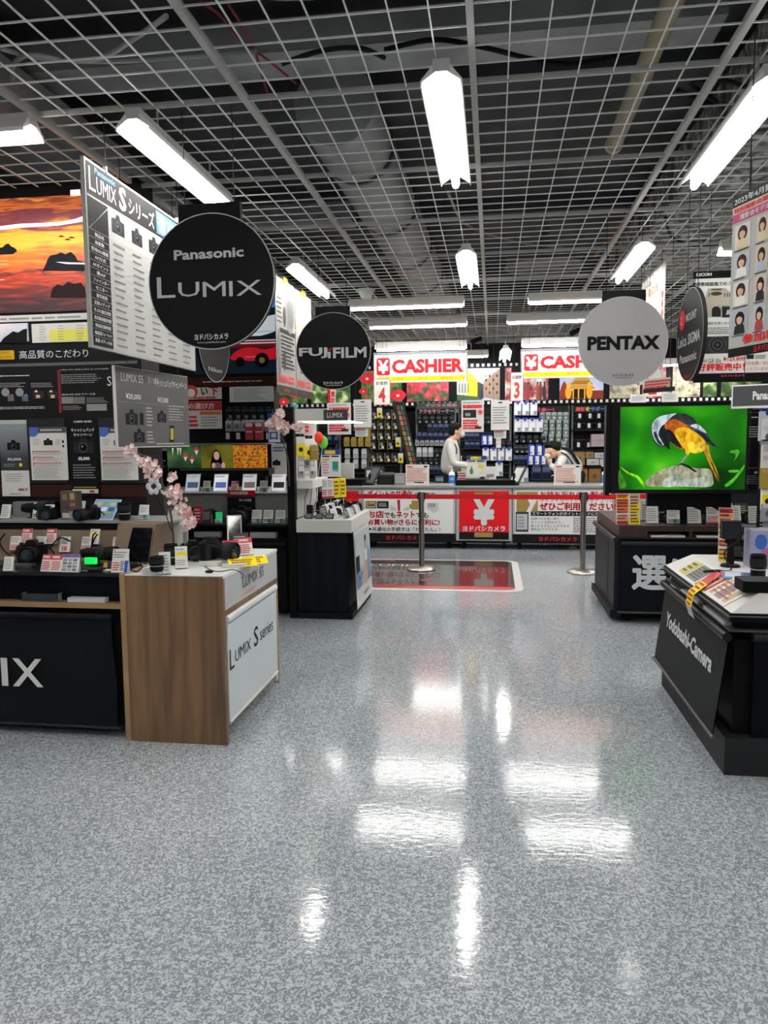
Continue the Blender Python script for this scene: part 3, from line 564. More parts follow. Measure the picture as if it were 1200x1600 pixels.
# ---------------------------------------------------------------- cash counter
CY = 10.3
def unit(X0, X1, kind, label):
    t = thing('counter_unit', label, 'counter', ((X0+X1)/2, CY+.3, 0)); f = Fr((X0, CY, 0), 0); w = X1-X0
    m = MB(); m.box(X0, X1, CY, CY+.6, .12, .845, K('b2b3b2', .5)); m.build('cabinet', t)
    MB().box(X0+.02, X1-.02, CY+.02, CY+.55, .09, .12, BLK).build('plinth', t)
    for x in (X0+.1, X1-.1):
        for y in (CY+.1, CY+.5): MB().lathe([(0, -.02), (.045, -.02), (.045, .02), (0, .02)], BLK, (x, y, .045), 'x', 14).box(x-.012, x+.012, y-.02, y+.02, .05, .09, GRY).build('caster', t)
    m = MB()
    if kind == 'red':
        m.fbox(f, .04, w-.04, .24, .80, 0, .012, RED); m.build('front_panel', t); m = MB()
        m.fbox(f, .04, w-.04, .14, .24, 0, .011, K('1a1a1c', .5)).fbox(f, w*.33, w*.66, .735, .785, .012, .014, GOLD).fbox(f, w*.33, w*.66, .17, .235, .012, .014, GOLD)
        m.text(f, '¥', w/2, .35, .36, K('d8dcde', .5), .014, .27, 'c', .07).text(f, STORE, w/2, .255, .07, TXW, .014, w*.76, 'c', .05)
    elif kind == 'points':
        m.fbox(f, .03, w-.03, .22, .81, 0, .01, K('eeeeec', .6)); m.build('front_panel', t); m = MB()
        m.text(f, 'ポイントの共通化', .08, .715, .09, DKRED, .012, .62, 'l', .07).text(f, 'のご案内', .73, .73, .05, TXT, .012, .28, 'l', .04)
        m.text(f, 'お店', .08, .43, .095, DKRED, .012, .22, 'l', .07).text(f, 'でも', .31, .43, .075, TXT, .012, .15, 'l', .05).text(f, 'ネット', .48, .43, .095, DKRED, .012, .25, 'l', .07).text(f, 'でも', .75, .43, .075, TXT, .012, .17, 'l', .05)
        m.text(f, 'お買い物', .08, .33, .08, DKRED, .012, .35, 'l', .07).text(f, 'が', .44, .335, .06, TXT, .012, .06, 'l', .05).text(f, 'さらに便利に!', .51, .33, .08, DKRED, .012, .56, 'l', .07)
        m.text(f, '▶共通化の手続きは「かんたん」!', .08, .24, .062, TXT, .012, 1.0, 'l', .03)
        m.fbox(f, .05, .20, .56, .66, .01, .012, K('2a2620', .5)).frect(f, .06, .57, .19, .65, K('c8b27a', .5), .013).text(f, 'Gold', .075, .59, .04, TXT, .014, .1, 'l', .05).fbox(f, .21, .37, .56, .66, .01, .012, K('1e1e20', .5)).lines(f, .23, .58, .35, .64, 3, LG, .013, .5, 2)
        m.fbox(f, .66, .82, .56, .62, .01, .014, GOLD).fbox(f, .69, .79, .55, .67, .01, .016, GOLD)
        m.fprism(f, [(.90, .64), (.90, .56), (1.0, .50), (1.06, .54), (1.06, .64)], .01, .013, K('c4c4c4', .5)).frect(f, .92, .58, 1.02, .63, GRY, .014)
        m.add([f.p(.5, .53, .012), f.p(.53, .53, .012), f.p(.53, .68, .012), f.p(.49, .68, .012)], [(0, 1, 2, 3)], DKRED)
        for k in range(4): m.frect(f, .40+k*.02, .53, .408+k*.02, .60-k*.01, GRY, .012).frect(f, .58+k*.02, .53, .588+k*.02, .56+k*.01, GRY, .012)
    elif kind == 'app':
        m.fbox(f, .03, w-.03, .22, .81, 0, .01, K('e8e8e6', .6)); m.build('front_panel', t); m = MB()
        m.fbox(f, .05, .33, .52, .79, .01, .012, GOLD).fprism(f, [(.18, .52), (.24, .52), (.33, .70), (.27, .70)], .012, .013, WHT).fprism(f, [(.19, .70), (.25, .70), (.27, .64), (.23, .62)], .012, .0135, WHT)
        m.text(f, 'お持ち忘れの心配ナシ!', .36, .72, .075, DKRED, .012, .96, 'l', .06).text(f, 'ポイントカードがスマホアプリに', .36, .655, .05, DKRED, .012, .96, 'l', .02).text(f, 'ぜひご利用ください!', .36, .545, .10, DKRED, .012, .98, 'l', .08)
        m.fbox(f, .24, 1.3, .465, .53, .01, .0115, TXT).text(f, 'スマートフォンがポイントカードになります', .26, .475, .045, TXW, .013, 1.02, 'l', .02)
        m.fbox(f, .04, .21, .25, .52, .01, .016, K('3a3d44', .4)).frect(f, .055, .28, .195, .49, K('c2c4c6', .4), .0165).lines(f, .07, .3, .18, .47, 4, GRY, .017, .6, 9)
        for k, s in enumerate(('店頭でのお買い物で', 'ポイントを貯めたり、', '使ったりすることができる', '便利なアプリです。')): m.text(f, s, .24, .41-k*.048, .036, TXT, .012, .042*len(s))
        m.lines(f, .80, .24, 1.27, .45, 8, GRY, .012, .6, 4)
    else:
        m.fbox(f, .03, w-.03, .22, .81, 0, .01, K('a8a8a6', .5)); m.build('front_panel', t); m = MB(); m.lines(f, .1, .3, w-.1, .7, 6, GRY, .012, .4, 4)
    m.build('lettering', t)
    if kind in ('points', 'app'):
        m = MB(); m.fbox(f, 0, w, .10, .215, 0, .012, BLK2).text(f, STORE, w*.45, .125, .06, K('c8202a', .5), .014, .5, 'c', .05); m.build('kick_strip', t)
unit(-2.70, -1.80, 'red', 'red fronted cash counter unit partly hidden by the narrow display stand at left')
unit(-1.79, -.50, 'points', 'cash counter unit with a white front about shared points')
unit(-.49, .26, 'red', 'cash counter unit with a red front and a large yen mark')
unit(.27, 1.60, 'app', 'cash counter unit with a white front about a phone app')
unit(1.61, 2.6, 'plain', 'cash counter unit at far right behind the display screen stand')
m = MB(); m.box(-2.72, 2.62, CY-.03, CY+.62, .845, .872, K('8d8a84', .4)).box(-2.72, 2.62, CY-.034, CY-.03, .845, .872, GRY)
single(m, 'long_worktop', 'long grey brown worktop across all the cash counter units', 'worktop', (0, CY+.3, .845))
m = MB(); m.box(-.5, .30, CY+.02, CY+.5, .872, .945, BLK, .01); single(m, 'black_riser', 'low black platform on the counter under the bottle picture', 'platform', (-.1, CY+.2, .872))
m = MB(); m.box(-2.7, -1.78, CY+.02, CY+.5, .872, .96, BLK, .01); single(m, 'black_riser', 'low black platform at the left end of the counter', 'platform', (-2.2, CY+.2, .872))
TOP = .873
# framed notices standing on the counter
for x0, x1, lab in ((634, 670, 'white stand-up notice of red print on the left cash desk'), (866, 908, 'white stand-up notice of red print in front of the bending clerk')):
    a = atZ((x0+x1)/2, 757, TOP); a.y = CY+.12; a.z = TOP; t = thing('counter_notice', lab, 'notice', a); f = Fr(a, 0); p0 = f.px(x0, 757); p1 = f.px(x1, 726); w0, w1, h = p0[0], p1[0], p1[1]
    MB().fbox(f, w0, w1, 0, h, -.07, 0, K('dcdad4', .5)).build('board', t)
    m = MB(); m.lines(f, w0+.02, h*.12, w1-.02, h*.84, 9, K('c05a5e', .6), .002, .42, x0).lines(f, w0+.02, h*.86, w0+.1, h*.95, 1, RED, .002, .7, 2).frect(f, w1-.07, h*.87, w1-.02, h*.94, BLK, .002).lines(f, w0+.12, h*.1, w1-.03, h*.17, 1, TXT, .0025, .9, 4); m.build('printing', t)
# pump bottles
for (x, lab) in ((706, 'white pump bottle with blue label on the left cash desk'), (945, 'white pump bottle with blue label at the right end of the desk')):
    a = atZ(x, 757, TOP); a.y = CY+.08; a.z = TOP; a.x = atY(x, 757, a.y).x; t = thing('sanitizer_bottle', lab, 'pump bottle', a)
    MB().lathe([(0, 0), (.042, 0), (.044, .01), (.044, .15), (.035, .175), (.016, .19), (.016, .2), (0, .2)], K('e4e6e8', .35), a).build('bottle', t, True)
    MB().lathe([(.0448, .03), (.0448, .14)], K('2f76c4', .5), a).text(Fr(a), '消毒', -.028, .07, .04, TXW, .0455, .055).build('label_wrap', t, True)
    MB().lathe([(.018, .2), (.018, .215), (.006, .218), (.006, .25), (.012, .25), (.012, .262), (0, .262)], WHT, a).box(a.x-.045, a.x+.01, a.y-.008, a.y+.008, .25+a.z, .262+a.z, WHT).build('pump', t, True)
# payment screens
def pos(x, ybase, lab, ang, glare):
    a = atY(x, ybase, CY+.14); a.z = TOP; t = thing('payment_screen', lab, 'card terminal', a)
    m = MB(); m.box(a.x-.07, a.x+.07, a.y-.06, a.y+.08, TOP, TOP+.02, BLK2, .01).tube([a+Vector((0, .03, .02)), a+Vector((0, .05, .16))], .018, BLK2); m.build('stand', t, False)
    f = Fr(a+Vector((0, 0, .05)), ang, 38); m = MB(); m.fbox(f, -.08, .08, -.03, .25, -.03, 0, K('3a3b3d', .45)).frect(f, -.065, 0, .065, .23, glare, .001); m.build('screen', t)
    MB().fbox(f, -.07, .06, .25, .275, -.05, .0, BLK2).build('hood', t)
pos(577, 757, 'slanted dark payment screen at the left end of the desk', -35, K('4c4e50', .4)); pos(803, 757, 'slanted payment screen with a glaring face left of the bending clerk', -40, K('b9bcbc', .3))
t = thing('receipt_printer', 'black receipt printer with rounded lid on the left cash desk', 'printer', atY(595, 757, CY+.16)); q = atY(603, 757, CY+.26); q.z = TOP; t.location = q; ROOT[t.name] = q.copy()
MB().box(q.x-.12, q.x+.12, q.y-.07, q.y+.12, TOP, TOP+.14, K('2c2d2e', .35), .02).build('body', t); MB().tube([(q.x-.115, q.y+.02, TOP+.14), (q.x+.115, q.y+.02, TOP+.14)], .035, K('4b4c4d', .3), 16).build('lid', t, True); MB().box(q.x-.08, q.x+.08, q.y-.073, q.y-.07, TOP+.09, TOP+.1, BLK).build('paper_slot', t)
q = atY(625, 757, CY+.15); t = single(MB().box(q.x-.075, q.x+.075, q.y-.04, q.y+.1, TOP, TOP+.16, K('8e9192', .4), .008).box(q.x-.06, q.x+.06, q.y-.05, q.y-.04, TOP+.03, TOP+.13, K('a6a8a8', .4)), 'display_unit', 'small grey customer display between the printer and the white notice', 'customer display', (q.x, q.y, TOP))
# small picture boards at the desk
def pboard(x0, y0, x1, y1, lab, kind):
    a = atY((x0+x1)/2, y1, CY+.1); a.z = max(a.z, .945); t = thing('picture_board', lab, 'display board', a); f = Fr(a, 0); p0 = f.px(x0, y1); p1 = f.px(x1, y0); h = p1[1]; u0, u1 = p0[0], p1[0]; w = u1-u0
    m = MB(); m.fbox(f, u0, u1, 0, h, -.01, 0, PAPER); m.build('board', t); m = MB()
    m.frect(f, u0, h*.80, u1, h, K('243a88', .5), .001).lines(f, u0+w*.2, h*.82, u1-w*.1, h*.97, 1, YEL, .002, .9, 4).frect(f, u0+w*.06, h*.72, u0+w*.44, h*.77, TXT, .002).frect(f, u0+w*.54, h*.72, u0+w*.92, h*.77, TXT, .002)
    if kind == 'bottle': m.ell(f, u0+w*.25, h*.25, .025, .04, K('3f9a4a', .5), .002).frect(f, u0+w*.22, h*.34, u0+w*.28, h*.5, K('3f9a4a', .5), .002).ell(f, u0+w*.73, h*.48, .04, .028, K('d8d040', .5), .002).fprism(f, [(u0+w*.6, h*.15), (u0+w*.85, h*.12), (u0+w*.8, h*.3)], 0, .002, K('e6d68a', .5))
    else: m.frect(f, u0+w*.58, h*.28, u0+w*.88, h*.56, K('2f8a78', .5), .002).frect(f, u0+w*.58, h*.2, u0+w*.88, h*.28, K('7a9ac8', .5), .002).lines(f, u0+w*.08, h*.1, u0+w*.42, h*.68, 6, K('c88a90', .5), .002, .5, 5)
    m.build('printing', t)
pboard(729, 712, 760, 745, 'white picture board with green bottle, at the yen mark desk', 'bottle'); pboard(502, 702, 532, 745, 'white picture board with green square left of the payment screen', 'square')
q = atY(766, 745, CY+.2); single(MB().box(q.x-.08, q.x+.08, q.y, q.y+.12, .946, 1.12, WHT, .01).box(q.x-.05, q.x+.05, q.y-.004, q.y, .98, 1.02, GRY), 'white_dispenser', 'white box shaped dispenser right of the bottle picture', 'dispenser', (q.x, q.y, .946))
q = atY(541, 747, CY+.25); single(MB().prism([(q.x-.1, q.y), (q.x+.1, q.y), (q.x+.1, q.y+.1), (q.x-.1, q.y+.16)], .961, 1.18, K('c2c1bc', .5)), 'white_monitor', 'white monitor back on the left end of the desk', 'monitor', (q.x, q.y, .961))
for k, (x, z) in enumerate(((721, 0), (722, 1), (721, 2))):
    q = atY(x, 745, CY+.2); single(MB().box(q.x-.055, q.x+.055, q.y, q.y+.1, .946+z*.035, .978+z*.035, K('d5d0cc', .6)).box(q.x-.05, q.x+.05, q.y-.001, q.y, .955+z*.035, .97+z*.035, DKRED), 'form_stack', ('bottom bundle of red printed forms beside the bottle picture', 'middle bundle of red printed forms beside the bottle picture', 'top bundle of red printed forms beside the bottle picture')[k], 'paper bundle', (q.x, q.y, .946+z*.035))

# ---------------------------------------------------------------- belt barriers and floor graphic
def post(px_, py_, lab, belts):
    a = atZ(px_, py_, 0); t = thing('barrier_post', lab, 'barrier post', a)
    MB().lathe([(0, 0), (.165, 0), (.168, .012), (.15, .03), (.05, .045), (0, .045)], STEEL, a, n=32).build('base', t, True)
    MB().lathe([(.03, .04), (.03, .80)], STEEL, a, n=20).build('pole', t, True)
    MB().lathe([(.036, .79), (.036, .905), (.03, .912), (0, .912)], STEEL, a, n=20).box(a.x-.043, a.x-.03, a.y-.014, a.y+.014, .815, .895, BLK).box(a.x+.03, a.x+.043, a.y-.014, a.y+.014, .815, .895, BLK).build('belt_head', t, True)
    for b in belts: MB().prism([(a.x+b[0], a.y-.001), (b[1], b[2]-.001), (b[1], b[2]+.001), (a.x+b[0], a.y+.001)], .822, .876, K('c81420', .6)).build('belt', t)
    return a
b = post(910, 895, 'steel barrier post at right with a red belt at its head', [])
a = post(659, 890, 'steel barrier post on the dark floor graphic', [(-.04, -2.9, 8.75), (.04, b.x-.04, b.y)])
MB().prism([(b.x+.04, b.y-.001), (2.6, 8.9), (2.6, 8.902), (b.x+.04, b.y+.001)], .822, .876, K('c81420', .6)).build('belt', bpy.data.objects['barrier_post'])
m = MB()
def rr(x0, x1, y0, y1, r, z0, z1, mat):
    p = []
    for cx, cy, s in ((x1-r, y0+r, -90), (x1-r, y1-r, 0), (x0+r, y1-r, 90), (x0+r, y0+r, 180)):
        p += [(cx+r*math.cos(math.radians(s+k*15)), cy+r*math.sin(math.radians(s+k*15))) for k in range(7)]
    m.prism(p, z0, z1, mat)
rr(-2.1, .31, 7.42, 9.36, .16, 0, .002, K('dcdcdc', .3)); rr(-2.06, .23, 7.50, 9.30, .12, .002, .003, K('2c2a2b', .22, 0, 0, .5))
ff = Fr((-.9, 8.4, .0032), 0); ff.V = Vector((0, 1, 0)); ff.N = Vector((0, 0, 1))
m.frect(ff, -.3, -.86, 1.12, -.72, K('a81e24', .3), .0006).frect(ff, .0, -.84, 1.12, -.79, K('d86a5e', .3), .0009).frect(ff, -1.1, -.89, 1.12, -.87, K('c8a8a4', .3), .0007).frect(ff, -1.1, .80, -.3, .87, K('7a1c20', .3), .0006)
m.text(ff, 'LUMIX', -.55, .42, .14, LG, .0009, .62)
for r_ in (.30, .38, .50): m.ring(ff, -.3, -.05, r_, r_+.008, K('5c5c5e', .3), .0008, 48)
m.lines(ff, .3, .2, .8, .5, 4, K('8a8a8a', .3), .0009, .25, 3).ell(ff, .2, -.45, .07, .06, K('8a2226', .3), .0009)
single(m, 'floor_graphic', 'dark camera advert sheet with white rim stuck on the floor', 'floor graphic', (-.9, 8.4, 0))
# ---------------------------------------------------------------- left display wall (black, lit pictures on top)
WY = 4.45; XR = atY(226, 700, WY).x
f = Fr((0, WY, 0), 0)
t = thing('display_wall', 'black maker display wall with a sunset picture along its top, at left', 'display wall', (-3, WY, 0))
MB().box(-4.6, XR, WY, WY+.25, 0, 3.1, K('1b1a1b', .5)).build('wall_panel', t)
SUN = pic('sunset_picture', [(.0, '2a1218'), (.10, '6a1c14'), (.20, 'c03a14'), (.26, '4a1814'), (.32, 'd4541a'), (.40, 'e8781c'), (.52, 'f4bc36'), (.60, 'e8a030'), (.66, '8c4044'), (.76, '6a2a34'), (.83, 'c8662c'), (.88, '7a2a20'), (.94, 'd88a3a'), (1, 'b8501c')], (2.6, 2, 19), 9, 1.4, (2.38, 3.08), .42, .6)
m = MB(); a = f.px(0, 490); b = f.px(150, 303); m.fbox(f, -4.5, XR, a[1], b[1], 0, .01, SUN)
C0 = K('22252c', .5)
m.ppoly(f, [(68, 424), (73, 414), (76, 406), (80, 400), (90, 398), (97, 395), (104, 398), (112, 394), (119, 400), (123, 408), (132, 410), (150, 413), (150, 424)], C0, .012, 1).ppoly(f, [(-6, 399), (-2, 388), (6, 387), (10, 383), (15, 381), (20, 386), (25, 388), (29, 393), (22, 398)], C0, .012, 1)
m.ppoly(f, [(80, 466), (84, 450), (92, 445), (100, 447), (108, 441), (118, 444), (128, 442), (134, 450), (138, 466)], K('2a1a1e', .5), .0125, 1)
m.ppoly(f, [(-4, 355.5), (30, 351), (60, 349.5), (95, 348), (120, 343), (140, 336), (160, 330), (160, 341), (140, 345), (120, 349), (95, 353), (60, 355), (30, 357), (-4, 361)], K('fff4f0', .5, 0, 1.3), .013)
m.prect(f, 112, 297, 127, 307, K('ece8e0', .5, 0, 1), .013).ppoly(f, [(89, 410), (140, 412), (140, 414), (105, 413)], K('fff4f0', .5, 0, 1), .0135)
for x, y in ((98, 370), (114, 372), (108, 375)): m.ppoly(f, [(x-6, y+1), (x-3, y-1), (x, y-1.5), (x+6, y+1)], C0, .012)
for y in (408, 413, 437): m.prect(f, -2, y, 15 if y < 430 else 9, y+1.2, K('f0dcd0', .5, 0, .8), .013)
m.build('sunset_picture', t)
m = MB(); m.fbox(f, -4.5, XR, f.px(60, 502)[1], f.px(60, 492)[1], 0, .012, K('d8d6d2', .5)).lines(f, -3.6, f.px(60, 500)[1], -2.2, f.px(60, 495)[1], 1, GRY, .013, .6, 3); m.build('lettered_strip', t)
m = MB(); a = f.px(-40, 536); b = f.px(44, 505); m.fbox(f, a[0], b[0], a[1], b[1], 0, .01, pic('pale_sky', [(.3, 'aeb4cc'), (.6, 'e6d6cc')], (3, 3, 5), 3, emit=.25))
m.ppoly(f, [(2, 536), (8, 528), (14, 524), (22, 518), (30, 520), (38, 515), (44, 514), (44, 536)], K('15181a', .6), .012); m.build('tree_picture', t)
m = MB(); a = f.px(52, 536); b = f.px(160, 503); m.fbox(f, a[0], XR-.05, a[1], b[1], 0, .01, K('dedcd4', .5)).frect(f, f.px(79, 520)[0], a[1]+.005, XR-.05, f.px(79, 516)[1], K('e4de62', .5), .011)
for x in (79, 108, 137): m.lines(f, f.px(x-16, 520)[0], a[1]+.008, f.px(x-4, 520)[0], b[1]-.01, 6, GRY, .012, .25, x)
m.build('yellow_table_panel', t)
m = MB(); m.ptext(f, '高品質のこだわり', 31, 545, 138, 561, TXW, .004).fbox(f, f.px(-20, 562)[0], f.px(23, 562)[0], f.px(0, 562)[1], f.px(0, 548)[1], 0, .006, K('d8a81c', .4)).ptext(f, 'LEICA', 2, 549, 16, 553, K('5c4208', .5), .008).ptext(f, 'DG LENS', 1, 556, 19, 560, K('5c4208', .5), .008)
m.prect(f, -5, 568, 215, 569, K('5a5a5c', .5), .002)
m.ptext(f, 'LEICA DG LENS における LUMIX技術', 95, 575, 170, 579, TXW, .003).plines(f, 96, 583, 163, 600, 5, K('9a9a9c', .6), .003, .35, 3).ptext(f, 'LEICA DG LENS ヤマー工房', 97, 614, 149, 618, TXW, .003).prect(f, 93, 578, 94, 645, K('7a2030', .5), .003)
m.prect(f, 97, 620, 115, 631, K('7d7b78', .5), .003).prect(f, 116, 620, 133, 631, K('6a6866', .5), .003).plines(f, 136, 620, 172, 630, 4, K('9a9a9c', .6), .003, .35, 6).prect(f, 136, 631, 167, 642, K('8c8c8c', .5), .003).plines(f, 99, 633, 133, 641, 3, K('9a9a9c', .6), .003, .35, 8)
m.plines(f, 0, 585, 60, 589, 1, TXW, .003, .5, 3).plines(f, 0, 597, 43, 606, 3, K('9a9a9c', .6), .003, .4, 5).plines(f, 49, 597, 92, 606, 3, K('9a9a9c', .6), .003, .4, 7).plines(f, 0, 634, 84, 640, 2, TXW, .003, .3, 9)
for x in (9, 31): m.ell(f, *f.px(x, 613), .028, .026, K('8e9091', .5), .003).prect(f, x+4, 617, x+13, 627, K('5c6670', .5), .0035).prect(f, x+8, 616, x+12, 619, K('c84058' if x < 20 else '4a90c8', .5), .004)
for x in (60, 83): m.prect(f, x-8, 611, x+9, 623, K('33302e', .5), .003).prect(f, x-5, 610, x-1, 613, WHT, .0035).prect(f, x-3, 617, x+3, 622, K('e0b890', .5), .004)
m.ptext(f, 'S', 168, 588, 174, 603, TXW, .003)
m.build('printing', t)
MB().fbox(f, -4.6, XR, f.px(0, 776)[1], f.px(0, 757)[1], 0, .004, K('3a211f', .5)).build('brown_band', t)
MB().fbox(f, f.px(45, 757)[0], f.px(107, 757)[0], f.px(0, 755)[1], f.px(0, 655)[1], 0, .01, DG).build('frame_panel', t)
MB().fbox(f, f.px(158, 757)[0], XR, f.px(0, 755)[1], f.px(0, 655)[1], 0, .01, DG).build('frame_panel', t)
def wposter(x0, y0, x1, y1, kind, lab, xb=0):
    c = f.px((x0+x1)/2, y1); a = f.p(c[0], c[1], .012); t = thing('wall_poster', lab, 'poster', a)
    g_ = Fr((a.x, WY-.016, a.z), 0)
    p0 = g_.px(x0, y1); p1 = g_.px(x1, y0); u0, u1, h = p0[0], p1[0], p1[1]; w = u1-u0; G = K('9a9c9e', .6)
    m = MB(); m.fbox(g_, u0, u1, 0, h, -.004, 0, {'white': PAPER, 'slip': PAPER, 'dark': K('141414', .5), 'grey': pic('grey_gradient', [(.2, '3a3d42'), (.9, '8d9398')], (2, 2, 2), 2, z=(a.z, a.z+h), amp=.2)}[kind]); m.build('sheet', t); m = MB()
    if kind == 'white':
        m.frect(g_, u0, h*.89, u1, h, K('4c4a4a', .5), .001).fpoly(g_, [(u0, h), (u0+w*.25, h), (u0+w*.24, h*.88), (u0+w*.14, h*.82), (u0, h*.83)], K('4a68b0', .5), .002).lines(g_, u0+w*.3, h*.92, u1-w*.1, h*.97, 1, LG, .002, .7, 2)
        cam_icon(m, g_, u0+w*.5, h*.66, w*.24)
        m.lines(g_, u0+w*.08, h*.66, u0+w*.3, h*.78, 4, G, .002, .3, 4).lines(g_, u0+w*.7, h*.66, u0+w*.85, h*.78, 4, G, .002, .3, 5).frect(g_, u1-w*.12, h*.7, u1-w*.07, h*.75, TXT, .002).frect(g_, u1-w*.12, h*.62, u1-w*.07, h*.66, TXT, .002)
        for k in range(3): m.lines(g_, u0+w*.06, h*(.53-k*.11), u0+w*.85, h*(.56-k*.11), 1, K('c86a6e', .6), .002, .7, k).lines(g_, u0+w*.14, h*(.47-k*.11), u1-w*.05, h*(.525-k*.11), 3, G, .002, .35, k+3).frect(g_, u0+w*.06, h*(.49-k*.11), u0+w*.1, h*(.53-k*.11), K('d8888a', .5), .002)
        m.lines(g_, u0+w*.06, h*.03, u1-w*.06, h*.24, 9, G, .002, .35, 8)
    elif kind == 'slip': m.lines(g_, u0+w*.15, h*.55, u1-w*.15, h*.9, 4, G, .002, .3, 4).frect(g_, u0+w*.6, h*.22, u0+w*.8, h*.3, K('a83a48', .5), .002).frect(g_, u0+w*.84, h*.22, u0+w*.93, h*.32, GRY, .002).text(g_, 'Panasonic', u0+w*.3, h*.06, h*.06, TXT, .002, w*.4)
    elif kind == 'grey':
        m.frect(g_, u0, h*.92, u1, h, LG, .001); cam_icon(m, g_, u0+w*.5, h*.40, w*.46); m.text(g_, 'キャッシュバック', u0+w*.2, h*.8, h*.05, LG, .002, w*.6).text(g_, '30,000', u0+w*.25, h*.18, h*.06, TXW, .002, w*.5, 'l', .03).ell(g_, u0+w*.72, h*.1, w*.06, w*.06, YEL, .002).lines(g_, u0+w*.1, h*.06, u0+w*.6, h*.13, 2, G, .002, .4, 3)
    else:
        m.text(g_, 'LUMIX GH5II', u0+w*.2, h*.96, h*.025, TXW, .002, w*.62, 'l', .03).text(g_, 'キャッシュバック', u0+w*.1, h*.84, h*.045, TXW, .002, w*.8, 'l', .03).text(g_, 'キャンペーン', u0+w*.18, h*.78, h*.04, TXW, .002, w*.65, 'l', .03)
        cam_icon(m, g_, u0+w*.5, h*.56, w*.7, K('26282b', .4)); m.text(g_, '35,000', u0+w*.3, h*.46, h*.05, TXW, .002, w*.4, 'l', .04).lines(g_, u0+w*.1, h*.22, u1-w*.1, h*.42, 6, G, .002, .3, 2).lines(g_, u0+w*.1, h*.1, u1-w*.1, h*.12, 1, K('b8a848', .5), .002, .7, 2).frect(g_, u0+w*.05, h*.03, u1-w*.05, h*.085, PAPER, .002).frect(g_, u0+w*.65, h*.04, u0+w*.82, h*.07, K('a83a48', .5), .003)
    m.build('printing', t)
wposter(2, 656, 41, 734, 'grey', 'grey poster with a dark camera, leftmost on the black display wall')
wposter(4, 735, 45, 775, 'slip', 'white slip hung beneath the leftmost grey camera poster')
wposter(50, 667, 103, 750, 'white', 'white campaign poster between the grey and the narrow black poster')
wposter(112, 655, 151, 774, 'dark', 'narrow black cash back campaign poster on the display wall')
wposter(159, 667, 213, 750, 'white', 'white campaign poster just left of the pink blossom branch')

# ---------------------------------------------------------------- left foreground table
TY = 3.48; ZT = .852
t = thing('display_table', 'black fronted display table with big white letters and light wood trim, lower left', 'display table', (-2.8, TY+.4, 0))
XP = -1.83
MB().box(-4.2, XP-.03, TY+.05, 4.42, .05, .70, BLK).build('body', t)
MB().box(-4.2, XP, TY-.005, 4.42, .674, .70, WOODL).build('wood_shelf', t)
MB().box(-4.2, XP-.005, TY+.06, 4.42, .70, .835, K('0a0c12', .5)).build('recess', t)
MB().box(-4.2, XP, TY, 4.42, .835, ZT, K('222427', .2)).build('table_top', t)
MB().box(XP-.0, XP+.028, TY-.01, 4.42, 0, ZT, WOODL).build('side_post', t)
fr = Fr((0, TY-.0, 0), 0); m = MB()
pr_ = [(.0, .63), (-.004, .62), (.0, .5), (.004, .3), (.012, .15), (.014, .06)]
vs = []
for x in (-4.2, -1.90):
    for d, z in pr_: vs.append((x+(.02 if (x > -3 and z < .4) else 0), TY+.02-d, z))
n = len(pr_); m.add(vs, [(i, n+i, n+i+1, i+1) for i in range(n-1)], K('15171a', .55)); m.add([(x, y+.004, z) for x, y, z in vs], [(i, i+1, n+i+1, n+i) for i in range(n-1)], BLK2); bo = m.build('front_banner', t, True)
MB().tube([(-4.2, TY+.01, .63), (-1.885, TY+.01, .63)], .016, K('1d1f22', .35), 12).build('roller_rail', t, True)
MB().tube([(-4.2, TY+.005, .055), (-1.86, TY+.005, .055)], .008, K('2c2e31', .35), 10).build('bottom_rail', t, True)
ft = Fr((0, TY-.0, 0), 0); m = MB()
a = ft.px(5, 1071); b = ft.px(77, 1030); H_ = b[1]-a[1]
m.text(ft, 'X', ft.px(21, 1071)[0], a[1], H_, TXW, .004, .17, 'l', .015).frect(ft, ft.px(4, 1071)[0], a[1], ft.px(14, 1071)[0], b[1], TXW, .004).text(ft, 'M', ft.px(4, 1071)[0]-.31, a[1], H_, TXW, .004, .23, 'l', .015).text(ft, 'U', ft.px(4, 1071)[0]-.55, a[1], H_, TXW, .004, .18, 'l', .015).text(ft, 'L', ft.px(4, 1071)[0]-.73, a[1], H_*1.3, TXW, .004, .14, 'l', .015)
lo = m.build('banner_lettering', t)
for x in (-2.2, -3.8): MB().lathe([(0, -.015), (.03, -.015), (.03, .015), (0, .015)], BLK, (x, TY+.2, .03), 'x', 12).build('caster', t)

t = thing('display_table', 'walnut sided white display table with grey series lettering, at the aisle', 'display table', (-1.55, 3.9, 0))
XA, XB, YA, YB = -1.80, -1.295, TY, 4.40
MB().box(XA+.02, XB-.03, YA+.02, YB-.02, .06, .80, K('d0d2d2', .5)).build('body', t)
MB().box(XA-.0, XB, YA-.012, YA+.014, .0, .845, WOOD).build('walnut_side', t)
MB().box(XB-.03, XB, YB-.016, YB, .02, .845, WOODL).box(XB-.07, XB-.004, YB-.05, YB-.016, .04, .83, K('c8cac6', .5)).build('far_post', t)
MB().box(XA, XB+.002, YA-.01, YB, .835, .85, K('e0e2e2', .35)).build('table_top', t)
MB().box(XB-.012, XB, YA+.014, YB-.016, .675, .835, K('b6b9bc', .4)).build('grey_apron', t)
MB().box(XB-.02, XB+.004, YA+.014, YB-.016, .648, .675, WOOD).build('wood_strip', t)
fx = Fr((XB, YA, 0), 90); m = MB(); L_ = YB-YA
m.fbox(fx, .02, L_-.08, .11, .60, -.01, .006, K('cdd6da', .4)); m.build('front_banner', t)
MB().tube([(XB-.005, YA+.02, .625), (XB-.005, YB-.06, .625)], .022, K('d8dddc', .35), 14).build('roller_rail', t, True)
